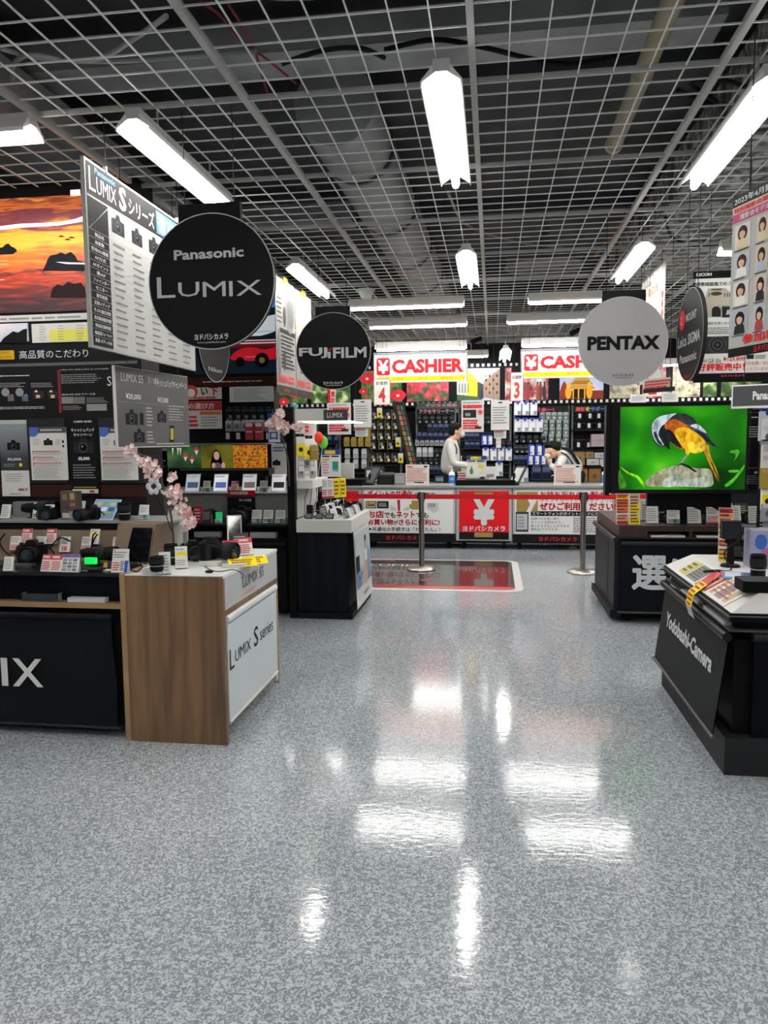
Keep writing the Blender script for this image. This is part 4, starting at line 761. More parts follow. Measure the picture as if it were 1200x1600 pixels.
MB().tube([(XB+.004, YA+.02, .105), (XB+.004, YB-.06, .105)], .009, K('c8c6b8', .4), 10).build('bottom_rail', t, True)
m = MB(); D_ = K('2a2c30', .5)
def p2(x, y): return fx.px(x, y)
m.text(fx, 'L', .035, .365, .105, D_, .008, .065, 'l').text(fx, 'UMIX', .115, .385, .062, D_, .008, .25, 'l').text(fx, 'S', .42, .375, .11, D_, .008, .075, 'l', .01).text(fx, 'series', .53, .385, .07, D_, .008, .25, 'l')
m.build('series_lettering', t)
MB().text(fx, 'LUMIX S5', .28, .735, .06, K('55585c', .5), .003, .36).fprism(fx, [(.25, .70), (.5, .71), (.45, .69)], .0, .002, K('c88a84', .5)).build('model_lettering', t)
for y in (YA+.15, YB-.15): MB().lathe([(0, -.015), (.03, -.015), (.03, .015), (0, .015)], GRY, (XB-.12, y, .03), 'x', 12).build('caster', t)
q = atZ(148, 936, .70); single(MB().box(q.x-.1, q.x+.1, TY+.01, TY+.05, .7005, .722, K('d4d4d4', .6)), 'flyer_stack', 'stack of white flyers on the wooden ledge of the left table', 'flyer stack', (q.x, TY+.03, .7))
q = atZ(72, 936, .70); m = MB(); m.box(q.x-.1, q.x+.1, TY+.012, TY+.014, .7005, .74, K('3a4046', .1)).box(q.x-.1, q.x-.097, TY+.012, TY+.05, .7005, .74, GRY).box(q.x+.097, q.x+.1, TY+.012, TY+.05, .7005, .74, GRY).box(q.x-.1, q.x+.1, TY+.012, TY+.05, .70, .702, GRY)
single(m, 'acrylic_tray', 'small empty acrylic tray on the wooden ledge of the left table', 'tray', (q.x, TY+.03, .7))

# stepped wooden riser and back shelf on the left table
RZ = ZT
m = MB(); m.add([(-4.2, 3.84, RZ), (-2.02, 3.84, RZ), (-2.02, 4.1, RZ+.14), (-4.2, 4.1, RZ+.14), (-4.2, 4.12, RZ), (-2.02, 4.12, RZ)], [(0, 1, 2, 3), (1, 5, 2), (0, 3, 4), (3, 2, 5, 4)], pic('taupe_board', [(.3, '5c5044'), (.7, '6e6054')], (4, 4, 4), 3))
single(m, 'sloping_riser', 'taupe sloping riser board behind the front row of cameras at left', 'display riser', (-3, 4, RZ))
m = MB(); m.box(-4.2, XR, 4.14, 4.44, RZ, 1.03, BLK2).box(-4.2, XR+.3, 4.12, 4.44, 1.03, 1.045, K('8a8c8e', .4)); single(m, 'shelf_unit', 'low black shelf with a grey top under the display wall posters', 'shelf', (-3, 4.3, RZ))
m = MB(); q = atZ(245, 880, ZT)
m.prism([(-2.02, 3.86), (-1.84, 3.86), (-1.84, 4.05), (-2.02, 4.05)], RZ, RZ+.001, K('6b5c4c', .6))
m.add([(-2.04, 3.80, RZ), (-1.82, 3.80, RZ), (-1.80, 4.06, RZ), (-2.04, 4.06, RZ), (-2.04, 3.88, RZ+.20), (-1.82, 3.88, RZ+.20), (-1.80, 4.06, RZ+.20), (-2.04, 4.06, RZ+.20)], [(0, 1, 5, 4), (1, 2, 6, 5), (2, 3, 7, 6), (3, 0, 4, 7), (4, 5, 6, 7)], K('6e5f50', .6))
m.add([(-1.965, 3.792, RZ+.01), (-1.83, 3.792, RZ+.01), (-1.83, 3.862, RZ+.185), (-1.945, 3.862, RZ+.185)], [(0, 1, 2, 3)], GLASSB)
single(m, 'tablet_stand', 'taupe wedge stand holding a black tablet, between the two left tables', 'tablet stand', (-1.93, 3.9, RZ))

# ---------------------------------------------------------------- goods on display: prototypes
CB = K('141416', .42); CB2 = K('232427', .55)
def make_camera(name='mirrorless_camera', L=.075, R=.036):
    t = thing(name, '', 'camera')
    m = MB(); m.box(-.066, .066, -.018, .022, .0, .078, CB, .008).box(-.066, -.036, -.036, -.01, .004, .074, CB2, .008); m.build('body', t)
    m = MB(); m.fprism(Fr((0, -.018, 0)), [(-.026, .076), (.026, .076), (.018, .102), (-.018, .102)], -.04, .012, CB).box(-.014, .014, .022, .03, .078, .098, BLK); m.build('viewfinder_hump', t)
    m = MB()
    for x, r in ((-.05, .009), (.042, .012), (-.03, .005)): m.lathe([(0, .0), (r, 0), (r, .011), (0, .011)], K('2d2e31', .35), (x, .0, .078), n=14)
    m.build('top_dials', t)
    m = MB(); m.lathe([(0, -.018), (R+.002, -.018), (R+.002, -.026), (R-.003, -.03), (R-.003, -.018-L*.45), (R, -.018-L*.5), (R, -.018-L), (R-.005, -.018-L), (R-.008, -.012-L), (0, -.008-L)], CB, (0, 0, .04), 'y', 26); m.build('lens', t, True)
    l = t.children[-1]
    m = MB(); m.lathe([(R+.0012, -.018-L*.55), (R+.0025, -.018-L*.58), (R+.0025, -.018-L*.85), (R+.0012, -.018-L*.88)], CB2, (0, 0, .04), 'y', 26); m.build('focus_ring', l)
    MB().lathe([(0, -.0145-L), (R-.008, -.013-L)], K('26303c', .06, 0, 0, 1), (0, 0, .04), 'y', 22).build('front_glass', l)
    MB().box(-.046, .046, .022, .026, .008, .066, GLASSB).build('rear_screen', t)
    MB().tube(spline([(-.068, 0, .066), (-.085, .02, .04), (-.08, .05, .006), (-.03, .075, .004), (.04, .07, .004), (.082, .05, .01), (.085, .02, .04), (.068, 0, .066)], 4, False), .0035, BLK2, 6).build('strap', t)
    return t
def make_lens(L=.11, R=.037):
    t = thing('camera_lens', '', 'lens')
    MB().lathe([(0, 0), (R-.008, 0), (R-.008, .006), (R-.003, .01), (R-.003, L*.4), (R, L*.45), (R, L), (R-.004, L), (R-.006, L-.008), (0, L-.012)], CB, n=28).build('barrel', t, True)
    MB().lathe([(R+.0005, L*.5), (R+.002, L*.53), (R+.002, L*.8), (R+.0005, L*.83)], CB2, n=28).build('focus_ring', t)
    MB().lathe([(R-.0022, L*.36), (R-.0015, L*.37), (R-.0015, L*.39), (R-.0022, L*.40)], K('b8b8b4', .4), n=28).build('marking_band', t)
    return t
def make_big_lens():
    t = thing('telephoto_lens', '', 'lens')
    MB().lathe([(0, 0), (.03, 0), (.032, .02), (.038, .04), (.038, .1), (.044, .12), (.044, .19), (.05, .2), (.05, .26), (.046, .26), (.044, .24), (0, .23)], CB, (0, 0, .075), 'x', 28).build('barrel', t, True)
    MB().lathe([(.0445, .125), (.046, .128), (.046, .18), (.0445, .184)], CB2, (0, 0, .075), 'x', 28).build('focus_ring', t)
    MB().box(.06, .12, -.012, .012, .0, .04, CB2).box(.04, .14, -.02, .02, 0, .006, CB2).build('foot', t)
    return t
def make_card(kind, w=.062, h=.092):
    t = MB(); f = Fr((0, 0, .004), 0, 20); r = random.Random(hash(kind) % 97 if 0 else sum(map(ord, kind)))
    t.fbox(f, -w/2, w/2, 0, h, -.0015, 0, {'yellow': YEL, 'red': K('c8404c', .6), 'dark': K('38393c', .5)}.get(kind, PAPER))
    t.add([(-w/2, 0, 0), (w/2, 0, 0), (w/2, .03, 0), (-w/2, .03, 0), f.p(-w/2, h*.75, -.002), f.p(w/2, h*.75, -.002)], [(0, 1, 2, 3), (2, 3, 4, 5), (1, 2, 5), (0, 3, 4)], K('9fa3a6', .3))
    a, b = -w/2+.004, w/2-.004
    if kind == 'redfoot': t.frect(f, -w/2, 0, w/2, h*.1, K('b8404c', .6), .0008).lines(f, a, h*.15, b, h*.45, 3, K('c05058', .6), .001, .6, 3).lines(f, a, h*.55, b, h*.92, 4, K('66686c', .6), .001, .4, 4).ell(f, a+.004, h*.92, .003, .003, RED, .001, 10)
    elif kind == 'blueside': t.frect(f, w*.3, 0, w/2, h*.5, K('2f4fa8', .5), .0008).lines(f, a, h*.06, w*.05, h*.45, 4, K('c05058', .6), .001, .6, 3).lines(f, w*.04, h*.06, w*.3, h*.5, 6, K('5a6c78', .6), .001, .7, 6).lines(f, a, h*.6, b, h*.9, 3, K('66686c', .6), .001, .4, 4).ell(f, a+.004, h*.93, .003, .003, RED, .001, 10)
    elif kind == 'redtop': t.frect(f, -w/2, h*.7, w/2, h, K('c8404c', .6), .0008).lines(f, a, h*.08, b, h*.62, 5, K('c05058', .6), .001, .6, 3).lines(f, a, h*.76, b, h*.94, 1, PAPER, .001, .7, 4)
    elif kind == 'ten': t.text(f, '10', 0, h*.06, h*.32, RED, .001, w*.5, 'c', .06).lines(f, a, h*.5, b, h*.92, 5, K('66686c', .6), .001, .6, 4)
    elif kind == 'grid':
        t.frect(f, -w/2, h*.8, w/2, h, K('6a6098', .5), .0008)
        for i in range(3):
            for j in range(4): t.frect(f, a+i*(w-.008)/3, h*.05+j*h*.18, a+(i+.85)*(w-.008)/3, h*.05+(j+.8)*h*.18, K(('8a8f92', 'a2a6aa', '6e767c')[(i+j) % 3], .5), .0008)
    elif kind == 'greenfoot': t.frect(f, 0, 0, w/2, h*.3, K('5c9a78', .5), .0008).lines(f, a, h*.05, b, h*.3, 2, TXT, .001, .6, 3).lines(f, a, h*.45, b, h*.9, 4, K('77797c', .6), .001, .35, 4)
    elif kind == 'yellow': t.lines(f, a, h*.1, b, h*.9, 4, K('7a5a10', .6), .001, .6, 3)
    elif kind == 'yellowmark': t.fpoly(f, [(a, h*.5), (a+.01, h*.6), (b, h*.55), (b, h*.75), (a, h*.7)], YEL, .0008).lines(f, a, h*.1, b, h*.4, 3, GRY, .001, .4, 3).lines(f, a, h*.8, b, h*.93, 1, GRY, .001, .4, 3)
    elif kind == 'dark': t.lines(f, a, h*.2, b, h*.85, 5, LG, .001, .35, 3)
    else: t.lines(f, a, h*.1, b, h*.9, 6, K('88898c', .6), .001, .4, 3)
    o = t.build('price_card', loc=(0, 0, 0)); o['category'] = 'price card'; return o
CARD = {k: make_card(k) for k in ('redfoot', 'blueside', 'redtop', 'ten', 'grid', 'greenfoot', 'yellow', 'yellowmark', 'dark', 'plain')}
CAMP = make_camera(); CAML = make_camera('mirrorless_camera', .12, .04); LENS = make_lens(); BIGL = make_big_lens()
def onpix(x, y, z): return atZ(x, y, z)
def card(kind, x, y, z, lab, rz=0, sc=1, Y=None):
    p = atZ(x, y, z) if Y is None else atY(x, y, Y)
    if Y is not None: p.z = z
    return place(CARD[kind], p, rz, lab, None, None, sc)
# front row, left table (pixel of the foot of each thing, on the table top)
z = ZT+.001
def pz(x, y, zz=None): return atZ(x, y, z if zz is None else zz)
place(CAMP, pz(52, 876), 16, 'black camera with strap, front row at the far left of the lettered table', sc=1.15)
place(BIGL, pz(126, 882)+Vector((-.0, .02, .0)), -3, 'long black telephoto lens lying in the front row over the green light', sc=.78)
MB_ = MB(); q = pz(141, 893); MB_.box(q.x-.075, q.x+.06, q.y-.02, q.y+.05, z, z+.014, BLK).text(Fr((q.x-.03, q.y-.02, z)), 'LUMIX', -.015, .003, .008, TXW, .0006, .045)
single(MB_, 'name_plinth', 'small black name plinth under the telephoto lens', 'plinth', (q.x, q.y, z))
q = pz(140, 886); single(MB().box(q.x-.034, q.x+.034, q.y-.0, q.y+.03, z+.0145, z+.047, K('18c850', .4, 0, .8), .01), 'green_light', 'glowing green sensor light below the telephoto lens', 'light', (q.x, q.y, z+.0145))
card('redtop', 71, 894, z, 'white price card with red head right of the far left camera', -4, .95); card('redtop', 87, 894.5, z, 'price card with red head touching the grey grid card', 2, .95)
card('grid', 108, 895, z, 'card of small grey product pictures left of the green light', 0, (1.5, 1, 1))
card('blueside', 186, 896, z, 'largest white price card with blue side, right of the green light', 3, (1.35, 1.2, 1.3))
card('yellow', 164, 887, z, 'tiny yellow tag just right of the green light', 0, .28)
def slope(x, y): # on the sloping riser
    p = atZ(x, y, RZ+.06); return p
SL = [('redfoot', 22, 852, 'white price card on the taupe riser, leftmost of its row', 8), ('redtop', 40, 838, 'red headed card on the riser above the far left camera', 6), ('redfoot', 61, 848, 'white price card behind the far left camera', 4),
      ('redtop', 78, 838, 'red headed card on the riser behind the first camera', 4), ('ten', 100, 862, 'price card with a big red 10 on the taupe riser', 3), ('redfoot', 133, 852, 'white price card on the riser left of the cable', 2), ('yellowmark', 146, 850, 'card with yellow mark on the riser behind the telephoto lens', 0),
      ('blueside', 182, 857, 'white price card with blue side on the riser behind the largest card', 2)]
for i, (k, x, y, lab, rz) in enumerate(SL):
    p = atY(x, y, 3.88 if i not in (1, 3, 6) else 3.95); p.z = RZ+.02+(p.y-3.84)*.5; place(CARD[k], p, rz, lab, sc=.95)
# cards, lenses and cameras on the back shelf
SH = 1.046
def sh(x, y, dy=4.2): p = atY(x, y, dy); p.z = SH; return p
card('greenfoot', 15, 0, SH, 'white card with green corner at the far left of the back shelf', 4, 1.05, 4.2)
for (k, x, lab) in (('plain', 7, 'narrow white card at the extreme left of the back shelf'), ('greenfoot', 75, 'white card with green corner right of the fat lens on the back shelf'), ('greenfoot', 223, 'white card left of the second cable on the back shelf')):
    p = atY(x, 800, 4.18); p.z = SH; place(CARD[k], p, 3, lab, sc=.95)
p = atY(36, 800, 4.24); p.z = SH; place(BIGL, p, 5, 'fat black telephoto lens lying on the back shelf at left', sc=.82)
p = atY(195, 820, 4.16); p.z = SH; place(LENS, p, 0, 'upright black lens standing on the back shelf near the blossom branch', sc=(1, 1, .95))
p = atY(75, 812, 4.17); p.z = SH; place(CAMP, p, 20, 'small black camera on the back shelf below the white card', sc=.8)
p = atY(145, 812, 4.2); p.z = SH; place(CAML, p, -20, 'black camera half hidden beside the blue tilted leaflet', sc=.85)
q = atY(108, 800, 4.16); t = thing('sample_box', 'upright brown product box with small pictures on the back shelf', 'box', (q.x, q.y, SH)); f = Fr((q.x, q.y, SH), -4)
m = MB(); m.fbox(f, -.055, .055, 0, .17, -.05, 0, K('5c5248', .5)); m.build('carton', t); m = MB()
m.frect(f, -.045, .01, 0, .04, LG, .001).frect(f, .0, .005, .05, .05, K('9a9488', .5), .001).frect(f, -.05, .06, .0, .11, K('4b4650', .5), .001).frect(f, .01, .12, .04, .16, K('a89a80', .5), .001).frect(f, -.04, .12, -.01, .15, K('8a7a50', .5), .001).frect(f, .01, .08, .045, .1, K('b86058', .5), .001); m.build('printing', t)
q = atY(155, 812, 4.18); f = Fr((q.x, q.y, SH), -8, 42); m = MB(); m.fbox(f, -.09, .09, 0, .15, -.003, 0, K('dfe4ea', .4)).frect(f, -.085, .004, .085, .146, K('6fa8dc', .4), .001)
for i in range(3):
    for j in range(3): m.frect(f, -.07+i*.05, .02+j*.04, -.03+i*.05, .05+j*.04, K(('8d9a6a', '3a5a78', 'c8b890', 'e8e8e8')[(i*2+j) % 4], .4), .002)
m.add([f.p(-.08, .1, -.004), f.p(.08, .1, -.004), (q.x+.08, q.y+.1, SH), (q.x-.08, q.y+.1, SH)], [(0, 1, 2, 3)], GRY)
single(m, 'tilted_leaflet', 'blue leaflet of small photos tilted on the back shelf', 'leaflet', (q.x, q.y, SH))
q = atY(52, 790, 4.34); single(MB().box(q.x-.14, q.x+.12, q.y, q.y+.06, SH, SH+.09, K('77797b', .35)), 'grey_display_box', 'grey metal box at the rear of the back shelf', 'box', (q.x, q.y, SH))
q = atY(83, 790, 4.3); single(MB().box(q.x-.04, q.x+.05, q.y, q.y+.05, SH, SH+.1, BLK2, .006).frect(Fr((q.x, q.y, SH)), -.03, .04, .035, .055, GRY, .001), 'black_carton', 'small black carton at the rear of the back shelf', 'box', (q.x, q.y, SH))
# things on the white aisle table
z = .851
q = atZ(240, 898, z); m = MB(); m.box(q.x-.06, q.x+.05, q.y-.0, q.y+.08, z, z+.022, K('d0d2d4', .12)).box(q.x-.05, q.x+.04, q.y+.01, q.y+.07, z+.022, z+.026, K('b4b6b8', .1)); single(m, 'acrylic_block', 'clear acrylic block at the corner of the white table', 'block', (q.x, q.y, z))
p = atZ(241, 894, z+.026); p.y += .03; place(LENS, p, 0, 'black lens on the clear block at the corner of the white table', sc=(.95, .95, .66))
card('plain', 258, 898, z, 'grey lettered card leaning right of the corner lens', 24, (.9, 1, 1.2))
p = atZ(268, 882, z); place(LENS, p, 0, 'dark lens behind the leaning cards on the white table', sc=(.95, .95, 1.0))
card('yellowmark', 284, 889, z, 'leaning white card with a yellow mark on the white table', 24, (1.0, 1, 1.25))
p = atZ(296, 876, z); p.y += .05; place(CAMP, p, 35, 'black camera turned away behind the leaning cards', sc=1.05)
q = atZ(327, 884, z); m = MB(); m.lathe([(0, 0), (.075, 0), (.075, .022), (.07, .026), (0, .026)], K('d6d6d0', .3), (q.x, q.y+.06, z), n=36); single(m, 'round_puck', 'round white pedestal under the front camera of the white table', 'pedestal', (q.x, q.y+.06, z), smooth=True)
p = Vector((q.x-.02, q.y+.07, z+.027)); place(CAML, p, 78, 'black camera with long lens pointing right on the round pedestal', sc=1.15)
q = atZ(364, 886, z); m = MB(); m.lathe([(0, 0), (.07, 0), (.07, .016), (0, .02)], K('cfcfc6', .3), (q.x, q.y+.04, z), n=36); single(m, 'round_puck', 'low round pedestal beside the yellow price strips', 'pedestal', (q.x, q.y+.04, z), smooth=True)
q = atZ(327, 850, z); q.y = 4.22; f = Fr((q.x-.05, q.y, z), 18, 14); m = MB(); m.fbox(f, -.06, .05, 0, .26, -.006, 0, K('a9aaa4', .5)).frect(f, .0, .16, .012, .22, K('e0e0dc', .5), .001).frect(f, .02, .02, .045, .12, K('6e7072', .5), .001); single(m, 'grey_info_stand', 'grey upright info card behind the long lens camera', 'info stand', (q.x, q.y, z))
q = Vector((atY(366, 840, 4.25).x, 4.25, z)); f = Fr(q, 20, 16); m = MB(); m.fbox(f, -.04, .045, 0, .22, -.008, 0, K('c0c2c2', .3)).frect(f, -.032, .01, .04, .212, GLASSB, .001); single(m, 'phone_sample', 'black phone leaning at the far corner of the white table', 'phone', q)
card('redtop', 361, 873, z, 'red framed price card at the right end of the white table', 30, (1.3, 1, 1.1)); card('redtop', 385, 868, z, 'second red framed price card, nearest the far post', 34, (1.3, 1, 1.1)); card('dark', 378, 862, z, 'dark card behind the red framed price cards', 30, (1.5, 1, 1.2))
for k, (x, y, lab) in enumerate(((385, 886, 'yellow price strip draped over the edge of the white table'), (402, 882, 'second yellow price strip lying beside the far post'))):
    q = atZ(x, y, z); f = Fr((q.x, q.y, z+.004), 28, 66); m = MB(); m.fbox(f, -.085+.02*k, .06, 0, .08, -.001, 0, YEL).lines(f, -.07, .01, .05, .07, 3, K('7a5a10', .6), .001, .6, 3+k); single(m, 'yellow_price_strip', lab, 'price strip', q)
m = MB(); pts = [atZ(x, y, z+.003) for x, y in ((318, 872), (322, 886), (340, 893), (365, 890), (380, 898), (378, 903))]; m.tube(spline(pts, 5, False), .0022, BLK, 6)
q = atZ(327, 893, z+.006); m.ball(q, .016, BLK2, (1.4, .9, .5)); single(m, 'security_cable', 'thin black security cable with a bead on the white table', 'cable', pts[0])
m = MB(); pts = [atZ(x, y, z+.004) for x, y in ((195, 868), (214, 878), (228, 886), (208, 893), (188, 897))]; m.tube(spline(pts, 5, False), .003, K('b8b8b4', .4), 6); single(m, 'security_cable', 'pale security cable between the two left tables', 'cable', pts[0])
pts = [atY(x, y, 3.86) for x, y in ((150, 832), (145, 838), (143, 855), (138, 868), (146, 845), (152, 835))]; single(MB().tube(spline(pts, 5, False), .004, BLK, 6), 'security_cable', 'black cable curling over the taupe riser behind the telephoto lens', 'cable', pts[0])
# more leads, cards and small things among the front cameras
for k, (pts, lab) in enumerate(((((0, 884), (14, 878), (30, 884), (42, 880), (60, 888)), 'black lead winding in front of the far left camera'), (((8, 834), (0, 846), (6, 860), (16, 868)), 'black looped lead at the left edge of the taupe riser'),
        (((200, 880), (208, 872), (222, 884), (214, 893), (202, 890)), 'black lead between the largest card and the corner lens'), (((110, 846), (96, 840), (86, 846), (78, 858)), 'black lead above the card with a red ten'))):
    q_ = [atZ(x, y, ZT+.006) if k != 1 and k != 3 else atY(x, y, 3.84) for x, y in pts]; single(MB().tube(spline(q_, 5, False), .004, BLK2, 6), 'security_cable', lab, 'cable', q_[0])
q = pz(22, 888); single(MB().box(q.x-.06, q.x+.07, q.y, q.y+.08, ZT, ZT+.014, K('4a4c50', .3)), 'grey_plate', 'flat grey display plate at the front left of the lettered table', 'display plate', (q.x, q.y, ZT))
q = pz(160, 893); single(MB().box(q.x-.04, q.x+.03, q.y, q.y+.035, ZT+.0005, ZT+.006, K('d8d8d6', .5)), 'folded_paper', 'small folded white paper in front of the green light', 'paper', (q.x, q.y, ZT))
for x, y_, k_, lab in ((12, 893, 'plain', 'white card at the extreme front left of the lettered table'), (203, 872, 'redfoot', 'small white card by the taupe tablet stand')): card(k_, x, y_, ZT+.001, lab, 8, .8)
for x, k_, lab in ((122, 'plain', 'white card between the brown box and the blue leaflet'), (170, 'yellowmark', 'card with a yellow mark right of the blue leaflet'), (62, 'dark', 'dark card behind the fat lens on the back shelf')):
    p = atY(x, 800, 4.28); p.z = SH; place(CARD[k_], p, 0, lab, sc=1.1)
# blossom branches
def blossom(name, lab, path, pix, Y, n, r, top_pts=(), seed=3):
    t = thing(name, lab, 'artificial flowers', path[0])
    m = MB(); m.tube(spline(path, 5, False), .006, K('4a4038', .7), 8)
    for q in top_pts: m.tube(spline(q, 4, False), .003, K('4a4038', .7), 6)
    m.build('stem', t, True)
    R_ = random.Random(seed); m = MB(); cols = [K('f2d4d0', .7), K('fbeeea', .7), K('e4b2b2', .7)]
    for (x, y, rr) in pix:
        for k in range(n):
            c = atY(x+R_.gauss(0, rr*.42), y+R_.gauss(0, rr*.42), Y+R_.uniform(-.07, .07)); a0 = R_.random()*6; nrm = Vector((R_.uniform(-.7, .7), -1, R_.uniform(-.7, .7))).normalized()
            U = nrm.cross(Vector((0, 0, 1))).normalized(); V = nrm.cross(U); col = cols[R_.choice((0, 0, 1, 1, 2))]
            for j in range(5):
                a = a0+j*math.tau/5; e = U*math.cos(a)+V*math.sin(a); s_ = U*-math.sin(a)+V*math.cos(a)
                m.add([c, c+e*r*.6+s_*r*.45+nrm*.004, c+e*r+nrm*.009, c+e*r*.6-s_*r*.45+nrm*.004], [(0, 1, 2, 3)], col)
            m.add([c+nrm*.003+U*.002, c+nrm*.006, c+nrm*.003-U*.002], [(0, 1, 2)], K('b04a58', .6))
    o = m.build('blossoms', t); o['kind'] = 'stuff'; return t
p = [Vector((atY(272, 850, 3.97).x, 3.97, z))]+[atY(x, y, 3.97) for x, y in ((268, 810), (260, 780), (250, 745), (238, 722), (215, 708))]
tw = [[atY(x, y, 3.97) for x, y in ((266, 800), (280, 790), (296, 815))], [atY(x, y, 3.97) for x, y in ((257, 765), (268, 750), (270, 745))], [atY(x, y, 3.97) for x, y in ((243, 730), (235, 750), (240, 760))]]
bt = blossom('blossom_branch', 'artificial pink cherry blossom branch rising between the left tables', p, [(205, 705, 10), (222, 722, 13), (238, 728, 16), (234, 738, 12), (246, 740, 9), (268, 746, 7), (270, 765, 10), (278, 775, 14), (284, 790, 12), (290, 803, 15), (298, 812, 12), (294, 818, 9)], 3.97, 20, .017, tw)
m = MB()
for k in range(6): a = k*1.05; c = atY(240+8*math.cos(a), 760+9*math.sin(a), 3.95); m.ball(c, .016, K('e4e6ea', .3, .3), (1, .4, 1.2))
m.tube([atY(241, 770, 3.97), atY(258, 800, 3.97), atY(268, 830, 3.97)], .003, BLK2); m.build('white_bloom', bt)
# LUMIX S5 campaign board over the left table
a = atY(183, 700, 3.92); t = thing('campaign_board', 'dark grey cash back campaign board hanging below the comparison board', 'hanging sign', a)
ang = math.degrees(math.atan2(4.72-3.92, atY(297, 700, 4.72).x-a.x)); f = Fr(a, ang); wS = .80; hS = .45
m = MB(); m.fbox(f, 0, wS, 0, hS, -.012, 0, K('d0d0cc', .5)).frect(f, .012, .006, wS, hS-.004, pic('grey_red_glow', [(.25, '4a4b4c'), (.55, '5a5a59'), (.8, '7a5a56')], (1.2, 1.2, 1.2), 2), .001); m.build('board', t)
m = MB(); m.text(f, 'LUMIX S5', .06, .37, .045, TXW, .002, .22).text(f, '夏の大感謝', .33, .375, .04, LG, .002, .12).text(f, 'キャッシュバックキャンペーン', .40, .365, .045, TXW, .002, .38, 'l', .02)
m.text(f, '¥20,000', .1, .27, .035, TXW, .002, .15, 'l', .03).text(f, '¥15,000', .43, .265, .035, TXW, .002, .12, 'l', .03).frect(f, .03, .255, wS-.03, .257, GRY, .002)
for u, v, w in ((.15, .13, .12), (.47, .15, .1), (.22, .03, .11)): cam_icon(m, f, u, v, w, BLK2)
m.frect(f, .23, .13, .27, .2, BLK2, .002).frect(f, .38, .06, .72, .12, K('62625f', .5), .002).fprism(f, [(.55, .03), (.6, .03), (.61, .13), (.56, .13)], 0, .003, BLK).fprism(f, [(.56, .045), (.595, .045), (.6, .115), (.565, .115)], .003, .0035, K('b8b83a', .5))
m.lines(f, .30, .12, .38, .24, 6, LG, .002, .35, 4).lines(f, .55, .16, .74, .26, 6, LG, .002, .3, 5).lines(f, .30, .02, .38, .1, 4, LG, .002, .35, 6).lines(f, .4, .01, .75, .03, 1, LG, .002, .4, 6); m.build('printing', t)
wires(t, [f.p(.13, hS), f.p(.68, hS)], 3.05)
# ---------------------------------------------------------------- second display wall, further back on the left
VY = 7.6; f = Fr((0, VY, 0), 0); X1 = f.px(441, 600)[0]; X2 = f.px(428, 620)[0]
t = thing('display_wall', 'further display wall with a racing car picture and shelves, behind the big disc', 'display wall', (-3, VY, 0))
MB().box(-5.5, X2, VY, VY+.2, 0, 2.06, K('151618', .5)).box(-5.5, X1, VY, VY+.2, 2.06, 3.08, K('151618', .5)).build('wall_panel', t)
zr = lambda y: f.px(400, y)[1]
m = MB(); m.fbox(f, f.px(300, 500)[0], X1, zr(583), zr(432), 0, .01, K('14202c', .4, 0, .3))
R0 = lambda x0, y0, x1, y1, c, d=.012, e=.5: m.prect(f, x0, y0, x1, y1, K(c, .4, 0, e), d)
R0(300, 434, 441, 492, '2f7cc4'); R0(300, 480, 441, 492, '10202e', .0125); m.ppoly(f, [(380, 522), (392, 505), (415, 495), (441, 492), (441, 510), (425, 520), (400, 526)], K('c6ccd0', .4, 0, .5), .013, 3)
R0(300, 517, 441, 522, '2c6cd0', .0135); R0(300, 524, 441, 530, '101010', .0135); R0(300, 532, 441, 534, 'd8a0a8', .0135); R0(300, 536, 441, 538, 'e0b0b4', .0135); R0(300, 534, 441, 546, '5a0e18', .013)
m.ppoly(f, [(360, 560), (375, 546), (395, 543), (415, 546), (441, 541), (441, 556), (425, 562), (380, 564)], K('b01420', .4, 0, .5), .014, 3); m.ell(f, *f.px(410, 563), .075, .075, K('0c0c0d', .5), .015).ell(f, *f.px(410, 563), .03, .03, K('b8a44a', .5), .016).ell(f, *f.px(376, 566), .05, .05, K('0c0c0d', .5), .015)
m.ptext(f, 'Panasonic', 384, 556, 400, 559, TXW, .016, .04); m.build('racing_picture', t)
MB().fbox(f, -5.5, X1, zr(604), zr(588), 0, .02, K('3c1f16', .5)).plines(f, 318, 593, 440, 599, 1, K('c8b8a8', .6), .021, .5, 4).build('brown_strip', t)
MB().fbox(f, -5.5, X2, zr(694), zr(692), 0, .3, GRY).build('shelf_edge', t)
# posters on that wall
def lposter(x0, y0, x1, y1, lab, fn, d=.02, name='wall_poster'):
    c = f.px((x0+x1)/2, y1); a = f.p(c[0], c[1], d); t = thing(name, lab, 'poster', a); g_ = Fr(a, 0); p0 = g_.px(x0, y1); p1 = g_.px(x1, y0)
    m = MB(); m.fbox(g_, p0[0], p1[0], 0, p1[1], -.005, 0, PAPER); m.build('sheet', t); m = MB(); fn(m, g_, p0[0], p1[0], p1[1]); m.build('printing', t)
def pf1(m, g_, a, b, h): m.frect(g_, a, h*.66, b, h, K('c03a38', .5), .001); m.text(g_, 'の選び方', a+.02, h*.72, h*.2, TXW, .002, .28, 'l', .04); m.frect(g_, a+.14, h*.5, b-.01, h*.62, K('d87a4a', .5), .001).lines(g_, a+.01, h*.06, a+.12, h*.5, 3, RED, .002, .6, 2).lines(g_, a+.15, h*.06, b-.02, h*.46, 4, GRY, .002, .4, 3)
def pf2(m, g_, a, b, h): m.ell(g_, a+.07, h*.6, .07, .07, K('d8402c', .5), .001).ell(g_, a+.07, h*.5, .045, .045, WHT, .002).text(g_, 'い', a+.18, h*.35, h*.5, TXT, .002, .07, 'l', .05).text(g_, '下', a+.27, h*.3, h*.6, RED, .002, .09, 'l', .05).lines(g_, a+.1, 0.005, b, h*.2, 1, RED, .002, .8, 3)
lposter(289, 603, 346, 624, 'white poster with red disc above the red headed table poster', pf2)
